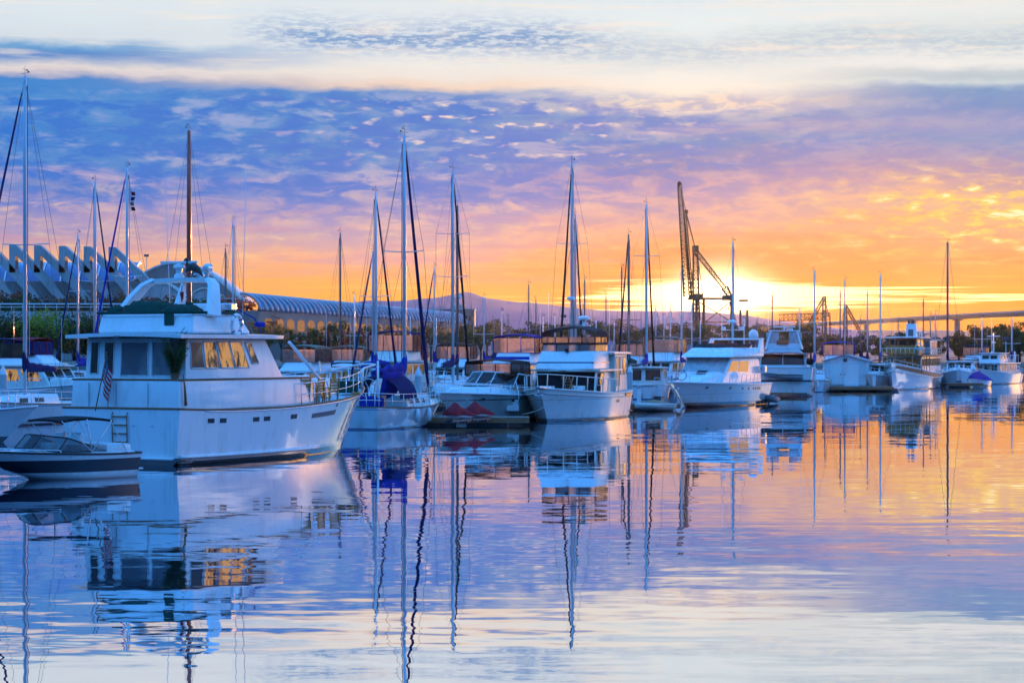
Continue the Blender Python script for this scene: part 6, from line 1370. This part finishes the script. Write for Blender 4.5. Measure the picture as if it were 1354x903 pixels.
# tent roofs: cream barrel behind the arch of the yacht
for (pa, pb, yt, ye, dd, nm, mt) in ((164, 322, 346, 398, D1 + 8, 'barrel_roof', FABRIC), (170, 250, 372, 398, D1 + 2, 'low_barrel_roof', FABRIC), (240, 300, 380, 400, D1 + 1, 'low_barrel_roof', FABRIC)):
    xa, xb = pxy(pa, dd), pxy(pb, dd); zt, ze = ZT(yt, dd), ZT(ye, dd); rows = []
    for i in range(17):
        u = i / 16; s_ = math.sin(math.pi * (0.12 + 0.88 * u)) if nm == 'barrel_roof' else math.sin(math.pi * u); rows.append([L_((lerp(xa, xb, u), dd + q * 22, lerp(ze, zt, max(0, s_)))) for q in (0, .5, 1)])
    mb = MB(); mb.sheet(rows, 0.4); o_ = mb.build(nm, mt, ch)
    mb = MB()
    mb.face([L_((lerp(xa, xb, i / 16), dd + 0.2, lerp(ze, zt, max(0, (math.sin(math.pi * (0.12 + 0.88 * i / 16)) if nm == 'barrel_roof' else math.sin(math.pi * i / 16)))) - 0.05)) for i in range(17)] + [L_((xb, dd + .2, 2)), L_((xa, dd + .2, 2))]); mb.build('gable_wall', BEIGE if nm == 'barrel_roof' else CONC, o_)
# long ribbed vault running away along the waterfront
A0, A1 = Vector((pxy(318, 415), 415, 0)), Vector((pxy(600, 640), 640, 0)); dv = (A1 - A0).normalized(); nv_ = Vector((dv.y, -dv.x, 0)); LL = (A1 - A0).length
mb = MB(); rows = []
for i in range(13):
    a = math.pi / 2 * i / 12; rows.append([L_(A0 + dv * (LL * k / 40) + nv_ * (3.6 * math.cos(a)) + Vector((0, 0, 10.6 + 3.0 * math.sin(a)))) for k in range(41)])
mb.sheet(rows, 0.15); vt = mb.build('glass_vault', BGLASS, ch)
for k in range(58):
    mb = MB(); q = A0 + dv * (LL * k / 57); mb.tube([L_(q + nv_ * (3.75 * math.cos(math.pi / 2 * i / 8)) + Vector((0, 0, 10.65 + 3.1 * math.sin(math.pi / 2 * i / 8)))) for i in range(9)], 0.26, 5)
    mb.build('vault_rib', LGREY, vt)
def lbox(mb, s0, s1, n0, n1, z0, z1): mb.hexa([L_(A0 + dv * s + nv_ * n + Vector((0, 0, z0))) for s, n in ((s0, n0), (s1, n0), (s1, n1), (s0, n1))], [L_(A0 + dv * s + nv_ * n + Vector((0, 0, z1))) for s, n in ((s0, n0), (s1, n0), (s1, n1), (s0, n1))])
mb = MB(); lbox(mb, 0, LL, -30, 3.4, 1.0, 10.6); wl2 = mb.build('waterfront_wall', BEIGE, ch)
for k in range(26):
    mb = MB(); s0 = 4 + k * (LL - 8) / 26; w_ = (LL - 8) / 26 * 0.72; pts = []
    for a in [math.pi * q / 8 for q in range(9)]: pts.append((w_ / 2 * math.cos(a), 8.6 + 0.7 * math.sin(a)))
    poly = [(-w_ / 2, 7.0), (w_ / 2, 7.0)] + pts
    vs0 = [mb.b.verts.new(L_(A0 + dv * (s0 + w_ / 2 + x) + nv_ * 3.46 + Vector((0, 0, z)))) for x, z in poly]; mb.b.faces.new(vs0); r_ = bmesh.ops.extrude_face_region(mb.b, geom=list(mb.b.faces))
    for v in [e for e in r_['geom'] if isinstance(e, bmesh.types.BMVert)]: v.co -= nv_ * 0.04
    mb.build('arched_window', WARMGL, wl2)
mb = MB(); lbox(mb, 0, LL, 3.4, 9.5, 1.0, 5.4); mb.build('planted_terrace', BEIGE, ch)
mb = MB(); lbox(mb, 0, LL, 9.4, 9.7, 5.4, 6.2); mb.build('parapet', CONC, ch)
tw = empty('tower_block', (pxy(596, 700), 715, 2.0)); tag(tw, 'plain beige block with window rows at the far end of the long vault', 'building')
mb = MB(); mb.box((0, 0, 6.9), (14.5, 18, 13.8)); wt = mb.build('wall', BEIGE, tw)
for r_ in range(4):
    for k in range(9): mb = MB(); mb.box((-6 + k * 1.5, -9.03, 2.2 + r_ * 3.0), (0.9, 0.1, 1.4)); mb.build('window', GLASSW, wt)
mb = MB(); mb.box((0, 0, 14.0), (15, 18.5, 0.5)); mb.box((2, 2, 14.9), (4, 4, 1.5)); mb.build('roof', CONC, tw)
# promenade railing and lamp
rl = empty('promenade_railing', (pxy(60, 400), 400, 0)); tag(rl, 'pale promenade railing above the planted bank at the left', 'railing')
z_ = ZT(402, 400); mb = MB(); mb.tube([(-22, 0, z_), (30, 0, z_)], 0.14, 6); mb.tube([(-22, 0, z_ - .55), (30, 0, z_ - .55)], 0.08, 6)
for k in range(27): mb.tube([(-22 + 2 * k, 0, z_ - 1.2), (-22 + 2 * k, 0, z_)], 0.06, 5)
mb.build('rail', ALUW, rl)
mb = MB(); mb.box((4, 2.5, z_ / 2 - 0.6), (52, 4.6, z_ - 1.3)); mb.build('retaining_wall', CONC, rl)
def lamp(px, yt, d, label):
    o = empty('street_lamp', (pxy(px, d), d, 1.5)); tag(o, label, 'street lamp', 'lamp posts on the shore'); H = ZT(yt, d) - 1.5
    mb = MB(); mb.tube([(0, 0, 0), (0, 0, H)], 0.12, 6, r2=0.07); mb.build('post', LGREY, o)
    mb = MB(); mb.box((0, 0, H), (1.0, 0.5, 0.45), bev=0.1); mb.build('lamp_head', DGREY, o)
lamp(194, 338, 436, 'tall box-headed lamp post in front of the cream barrel roof'); lamp(745, 418, 390, 'lamp post among the shore trees left of the sport yacht')
lamp(1330, 448, 330, 'low lamp post in front of the dark trees at the right'); lamp(130, 392, 400, 'short lamp post by the fins')

# ------------------------------------------------------------------ crane, gantries, bridge
RUST = paint('weathered_crane_steel', (0.26, 0.11, 0.05), 0.7, 0, 0.15, 0.5)
def lattice(mb, a, b, w0, w1, n, r=0.16, rr=0.09):
    a, b = Vector(a), Vector(b); d = (b - a).normalized(); u = d.cross(Vector((0, 1, 0))).normalized(); v = d.cross(u)
    C4 = lambda t: [a.lerp(b, t) + (u * i + v * j) * lerp(w0, w1, t) / 2 for i, j in ((-1, -1), (1, -1), (1, 1), (-1, 1))]
    for k in range(4): mb.tube([C4(0)[k], C4(1)[k]], r, 5)
    for i in range(n):
        p, q = C4(i / n), C4((i + 1) / n)
        for k in range(4): mb.tube([p[k], q[(k + 1) % 4]] if i % 2 else [p[(k + 1) % 4], q[k]], rr, 4); mb.tube([q[k], q[(k + 1) % 4]], rr, 4)
DC = 600.0
def cp(px, py, dy=0.0): q = AT(px, py, DC); return Vector((q.x - pxy(920, DC), dy, q.z - 2.0))
cr = empty('harbour_crane', (pxy(920, DC), DC, 2.0)); tag(cr, 'tall lattice harbour crane with raised boom standing before the sun', 'crane')
mb = MB(); lattice(mb, cp(909.5, 392), cp(898.5, 244), 2.0, 0.9, 26, 0.17, 0.08); mb.tube([cp(897, 245), cp(899.5, 241)], 0.6, 6); mb.build('boom', RUST, cr)
mb = MB(); lattice(mb, cp(915, 392, 2), cp(906, 282, 1), 1.1, 0.6, 18, 0.12, 0.07); mb.box(cp(907, 280, 1), (1.2, 1, 1)); mb.build('boom_jib', RUST, cr)
mb = MB(); lattice(mb, cp(921, 430), cp(919.5, 331), 1.7, 1.1, 18, 0.2, 0.09); mb.box(cp(919.5, 329), (1.6, 1.6, 1.6)); mb.build('mast', RUST, cr)
mb = MB(); lattice(mb, cp(921, 334), cp(958, 381), 1.1, 0.9, 12, 0.14, 0.08); lattice(mb, cp(958, 380), cp(967, 395), 1.6, 0.8, 4, 0.2, 0.1); mb.build('counter_jib', RUST, cr)
mb = MB(); mb.tube([cp(907, 280, 1), cp(919.5, 329)], 0.14, 5); mb.tube([cp(900, 250), cp(919.5, 329)], 0.09, 5); mb.tube([cp(922, 334), cp(929, 390)], 0.12, 5); mb.tube([cp(918, 334), cp(913, 392)], 0.12, 5); mb.build('stay_cable', RUST, cr)
mb = MB(); mb.box(cp(939, 395), (11.6, 3, 0.6)); mb.box(cp(961, 394), (2.4, 2.6, 1.3)); mb.box(cp(924, 392.5), (2.2, 2.6, 1.6)); mb.box(cp(914, 393), (1.2, 2, 1.0)); mb.build('platform', RUST, cr)
for px in (921.5, 931, 968):
    mb = MB(); mb.tube([cp(px, 396), cp(px, 470)], 0.32, 6); mb.tube([cp(px, 396, 3), cp(px, 470, 3)], 0.26, 6); mb.build('leg', RUST, cr)
mb = MB(); mb.tube([cp(922, 398), cp(966, 425)], 0.16, 5); mb.tube([cp(967, 398), cp(930, 428)], 0.16, 5); mb.tube([cp(921, 426), cp(968, 426)], 0.18, 5); mb.tube([cp(966, 399), cp(962, 412)], 0.15, 5); mb.build('bracing', RUST, cr)
gf = empty('gantry_frame', (pxy(983, 620), 620, 2.0)); tag(gf, 'square steel gantry frame right of the tall crane', 'gantry')
mb = MB(); q = pxy(983, 620)
for px in (979, 988): mb.box((pxy(px, 620) - q, 0, 6), (0.6, 0.6, 12.6))
mb.box((0, 0, ZT(397.5, 620) - 2), (2.6, 0.8, 0.6)); mb.build('portal', RUST, gf)
def small_crane(px, yt, d, label, flip=1):
    o = empty('dock_crane', (pxy(px, d), d, 2.0)); tag(o, label, 'crane'); H = ZT(yt, d) - 2
    mb = MB(); lattice(mb, (0, 0, 0), (0, 0, H), 1.4, 0.8, 10, 0.18, 0.09); mb.build('mast', RUST, o)
    mb = MB(); lattice(mb, (0, 0, H * .98), (-flip * H * .30, 0, H * .45), .9, .7, 8, .14, .08); mb.build('boom', RUST, o)
    mb = MB(); mb.tube([(0, 0, H), (flip * H * 0.12, 0, H * 0.5)], 0.12, 5); mb.build('backstay', RUST, o)
small_crane(1090, 392, 700, 'small dock crane over the trees left of the dock shed', 1); small_crane(1118, 403, 760, 'smaller dock crane right of the other small crane', -1)
truss = empty('steel_truss', (pxy(1060, 720), 720, 2)); tag(truss, 'low steel truss walkway on the shore between sport yacht and shed', 'truss')
mb = MB(); lattice(mb, (-7, 0, ZT(420, 720) - 2), (9, 0, ZT(418, 720) - 2), 2.0, 2.0, 12, .16, .09)
for x in (-7, 0, 9): mb.tube([(x, 0, 0), (x, 0, ZT(420, 720) - 2)], .22, 5)
mb.build('truss_frame', RUST, truss)
br = empty('road_bridge', (300, 1700, 2.0)); tag(br, 'high concrete road bridge climbing away to the right beyond the trees', 'bridge')
BRM = paint('bridge_concrete', (0.34, 0.32, 0.36), 0.7, 0, 0.08, 0.05)
bp = []
for px, yt, d in [(1450, 404, 1300), (1354, 411.5, 1500), (1300, 414, 1610), (1240, 417.5, 1740), (1180, 421, 1900), (1120, 424.5, 2080), (1060, 428, 2300), (1000, 431.5, 2550)]:
    q = AT(px, yt, d); bp.append(q - Vector((300, 1700, 2.0)))
mb = MB(); rows = []
for i, q in enumerate(bp):
    dd = (bp[min(i + 1, len(bp) - 1)] - bp[max(0, i - 1)]); dd.z = 0; dd.normalize(); n_ = Vector((dd.y, -dd.x, 0))
    th = 3.3; rows.append([q + n_ * 8, q + n_ * 8 - Vector((0, 0, 1.1)), q + n_ * 4 - Vector((0, 0, th)), q - n_ * 4 - Vector((0, 0, th)), q - n_ * 8 - Vector((0, 0, 1.1)), q - n_ * 8])
vs = mb.grid(rows, False, True); mb.build('deck', BRM, br)
for i, (a, b) in enumerate(zip(bp, bp[1:])):
    for t in ((0.55,) if i in (0, 2, 3, 4) else ()):
        q = a.lerp(b, t); mb = MB(); zt = q.z - 3.2; mb.hexa([Vector((q.x - 2.2, q.y - 3, -2)), Vector((q.x + 2.2, q.y - 3, -2)), Vector((q.x + 2.2, q.y + 3, -2)), Vector((q.x - 2.2, q.y + 3, -2))], [Vector((q.x - 1.6, q.y - 2.4, zt)), Vector((q.x + 1.6, q.y - 2.4, zt)), Vector((q.x + 1.6, q.y + 2.4, zt)), Vector((q.x - 1.6, q.y + 2.4, zt))]); mb.box((q.x, q.y, zt - .6), (6.5, 6.5, 1.3)); mb.build('pier', BRM, br)

# ------------------------------------------------------------------ trees
BARK = paint('tree_bark', (0.09, 0.065, 0.05), 0.9, 0, 0.2, 2.0)
def leafmat(name, rgb):
    if name in MATS: return MATS[name]
    m, g = mat_new(name); tcn = g.node('ShaderNodeTexCoord'); n1 = g.noise(tcn.outputs['Object'], 1.3, 3.0, 0.6).outputs[0]
    cc = g.mixc(g.sm(n1, 0.35, 0.65), (rgb[0] * .6, rgb[1] * .6, rgb[2] * .6, 1), (rgb[0] * 1.3, rgb[1] * 1.3, rgb[2] * 1.2, 1))
    p_ = principled(g, cc, 0.7, 0, 0.2); tl = g.node('ShaderNodeBsdfTranslucent'); g.put(tl.inputs[0], g.mixc(n1, (rgb[0] * 4, rgb[1] * 3.4, rgb[2] * 2.5, 1), (rgb[0] * 5.5, rgb[1] * 4.5, rgb[2] * 3, 1))); a_ = g.node('ShaderNodeMixShader'); a_.inputs[0].default_value = 0.5
    m.node_tree.links.new(p_, a_.inputs[1]); m.node_tree.links.new(tl.outputs[0], a_.inputs[2]); MATS[name] = finish(m, g, a_.outputs[0]); return MATS[name]
LF_G = leafmat('olive_leaves', (0.062, 0.055, 0.02)); LF_D = leafmat('dark_leaves', (0.03, 0.042, 0.02)); LF_R = leafmat('russet_leaves', (0.10, 0.035, 0.025)); LF_Y = leafmat('bright_green_leaves', (0.10, 0.13, 0.02))
def blob_leaves(mb, c, rad, n, sz, flat=1.0):
    for _ in range(n):
        while True:
            p = Vector((random.uniform(-1, 1), random.uniform(-1, 1), random.uniform(-1, 1)))
            if 0.15 < p.length < 1: break
        p = Vector((p.x * rad, p.y * rad, p.z * rad * flat)) * (0.75 + .25 * random.random()); q = c + p; s_ = sz * random.uniform(.6, 1.4)
        u = Vector((random.gauss(0, 1), random.gauss(0, 1), random.gauss(0, 1))).normalized(); v = u.cross(Vector((random.gauss(0, 1), random.gauss(0, 1), random.gauss(0, 1)))).normalized()
        mb.face([q - u * s_, q - v * s_ * .5, q + u * s_, q + v * s_ * .5])
def make_tree(name, label, cat, H, spread, seed, lm, kind='round', group='trees along the far shore'):
    random.seed(seed); o = empty(name, (0, 0, 0)); tag(o, label, cat, group); tk = MB(); cw = MB()
    if kind == 'round':
        tk.tube([(0, 0, -0.3), (0.1, 0, H * .25), (-.05, .1, H * .5)], [H * .035, H * .026, H * .02], 7)
        nb = 9
        for k in range(nb):
            a = 2 * math.pi * k / nb + random.uniform(-.4, .4); r_ = spread * random.uniform(.35, .9); zt = H * random.uniform(.55, .95)
            e = Vector((r_ * math.cos(a), r_ * math.sin(a), zt)); tk.tube([(0, 0, H * random.uniform(.25, .5)), (e.x * .45, e.y * .45, H * .6), e], [H * .014, H * .009, H * .004], 5)
            blob_leaves(cw, e, spread * random.uniform(.30, .46), 85, H * .030, .65)
            for _ in range(2): blob_leaves(cw, e + Vector((random.gauss(0, spread * .3), random.gauss(0, spread * .3), random.uniform(-.12, .1) * H)), spread * .24, 30, H * .028, .7)
    elif kind == 'dense':
        tk.tube([(0, 0, -0.3), (0, 0, H * .5)], [H * .04, H * .02], 7)
        for k in range(26):
            a = random.uniform(0, 6.28); r_ = spread * random.random() ** .6 * .8; zt = H * (0.25 + .62 * random.random() * (1 - .45 * (r_ / spread)))
            e = Vector((r_ * math.cos(a), r_ * math.sin(a), zt)); blob_leaves(cw, e, spread * random.uniform(.24, .38), 110, H * .026, .8)
            if k < 9: tk.tube([(0, 0, H * .3), e], [H * .012, H * .004], 5)
    elif kind == 'cone':
        tk.tube([(0, 0, -0.3), (0, 0, H * .9)], [H * .03, H * .006], 6)
        for k in range(14):
            u = k / 13; blob_leaves(cw, Vector((random.gauss(0, .08) * spread, random.gauss(0, .08) * spread, H * (.12 + .85 * u))), spread * (1 - u * .85) * .8, 90, H * .03, .8)
    elif kind == 'palm':
        tk.tube([(0, 0, -0.3), (H * .02, 0, H * .5), (0, 0, H * .93)], [H * .022, H * .018, H * .016], 7)
        for k in range(34):
            a = random.uniform(0, 6.28); el_ = random.uniform(-.5, 1.1); ln = spread * random.uniform(.8, 1.1); d = Vector((math.cos(a) * math.cos(el_), math.sin(a) * math.cos(el_), math.sin(el_))); sd_ = Vector((-math.sin(a), math.cos(a), 0)); pr = Vector((0, 0, H * .93))
            for q in range(1, 8):
                u = q / 7; p = Vector((0, 0, H * .93)) + d * ln * u - Vector((0, 0, ln * .55 * u * u)); w_ = ln * .13 * math.sin(math.pi * min(1, u * .9 + .1)) + .02
                for sg in (-1, 1): cw.face([pr, p, p + sd_ * sg * w_ - Vector((0, 0, w_ * .7)) - d * w_ * -.3])
                pr = p
    tk.build('trunk', BARK, o); cw.build('crown', lm, o, recalc=False); return o
def place(src, px, ytop, d, used, label=None):
    o = src if not used.get(src.name) else copy_tree(src)
    used[src.name] = True
    H0 = src['H0']; H = ZT(ytop, d) - 1.5; o.location = (pxy(px, d), d, 1.5); s_ = H / H0; o.scale = (s_, s_, s_); o.rotation_euler = (0, 0, random.uniform(0, 6.28))
    if label: o['label'] = label
    return o
used = {}
LBL = 'open-crowned dark tree in the row along the far shore'
protos = [make_tree('shore_tree', LBL, 'tree', 7.0, 3.3, 20 + k, [LF_G, LF_D, LF_G, LF_D][k], 'round') for k in range(4)]
for p_ in protos: p_['H0'] = 7.2
random.seed(5)
px = 612
while px < 1070:
    place(random.choice(protos), px + random.uniform(-6, 6), random.uniform(422, 436), random.uniform(345, 400), used); px += random.uniform(12, 20)
for p_ in protos:
    if not used.get(p_.name): place(p_, 640 + 30 * protos.index(p_), 436, 370, used)
densep = [make_tree('dense_tree', 'dense dark tree in the leafy mass at the right shore', 'tree', 9.0, 4.2, 40 + k, [LF_D, LF_G, LF_D][k], 'dense', 'dense trees at the right shore') for k in range(3)]
for p_ in densep: p_['H0'] = 8.6
for k, (px, yt, d) in enumerate([(1072, 436, 350), (1096, 432, 365), (1118, 438, 345), (1140, 434, 360), (1163, 438, 350), (1188, 430, 370), (1212, 435, 350), (1236, 438, 360), (1268, 432, 345), (1285, 426, 350), (1306, 421, 345), (1326, 417, 352), (1348, 422, 345), (1368, 418, 350), (1390, 424, 345), (1276, 446, 335), (1318, 440, 334), (1345, 440, 335), (1298, 438, 336), (1415, 430, 345)]):
    place(densep[k % 3], px, yt, d, used)
conep = [make_tree('russet_conifer', 'russet pointed tree in the row below the glass vault', 'tree', 6.0, 1.5, 60 + k, [LF_R, LF_D][k], 'cone', 'pointed trees below the glass vault') for k in range(2)]
for p_ in conep: p_['H0'] = 6.0
conep[1]['label'] = 'dark green pointed tree in the row below the glass vault'
random.seed(9)
for k, px in enumerate([385, 396, 408, 416, 425, 433, 442, 452, 461, 470, 479, 488, 500, 512, 524, 536, 548, 560]):
    q = place(conep[0 if k % 3 else 1], px, random.uniform(432, 441), random.uniform(355, 372), used)
bushp = [make_tree('bank_shrub', 'dark shrub on the planted bank before the concrete fins', 'shrub', 5.0, 3.4, 80 + k, [LF_D, LF_R, LF_D][k], 'dense', 'shrubs on the planted bank') for k in range(3)]
for p_ in bushp: p_['H0'] = 4.8
bushp[1]['label'] = 'russet shrub on the planted bank before the concrete fins'
random.seed(10)
for k, px in enumerate([-18, 6, 30, 52, 76, 100, 122, 146, 168, 190, 215, 245, 280, 310]):
    q = place(bushp[k % 3], px, random.uniform(374, 384), random.uniform(422, 432), used)
lowp = [make_tree('hillside_bush', 'bright green rounded bush on the bank below the promenade railing', 'shrub', 4.0, 3.0, 90, LF_Y, 'dense', 'bushes below the promenade'), make_tree('hillside_bush', 'dark bush on the bank below the promenade railing', 'shrub', 4.0, 3.0, 91, LF_D, 'dense', 'bushes below the promenade')]
for p_ in lowp: p_['H0'] = 3.9
for k, px in enumerate([-5, 18, 40, 58, 78, 98, 120, 145, 170]):
    place(lowp[0 if k in (3, 4) else 1], px, 404 + (k % 3) * 3, 385, used)
for k, px in enumerate([335, 352, 372, 398, 421, 447, 470, 496, 522, 548, 570, 588, 602, 616]): place(protos[k % 4], px, [426, 438, 430, 441, 434][k % 5], 350 + (k % 3) * 12, used)

# ------------------------------------------------------------------ the air
hz, hg = mat_new('warm_haze')
pv = hg.node('ShaderNodeVolumePrincipled'); pv.inputs['Color'].default_value = (0.90, 0.88, 0.92, 1); pv.inputs['Density'].default_value = 0.000013; pv.inputs['Anisotropy'].default_value = 0.86
ho = hg.node('ShaderNodeOutputMaterial'); hz.node_tree.links.new(pv.outputs[0], ho.inputs['Volume'])
mb = MB(); mb.box((0, 1775, 39), (9800, 4850, 80)); tag(mb.build('haze', hz), kind='stuff')
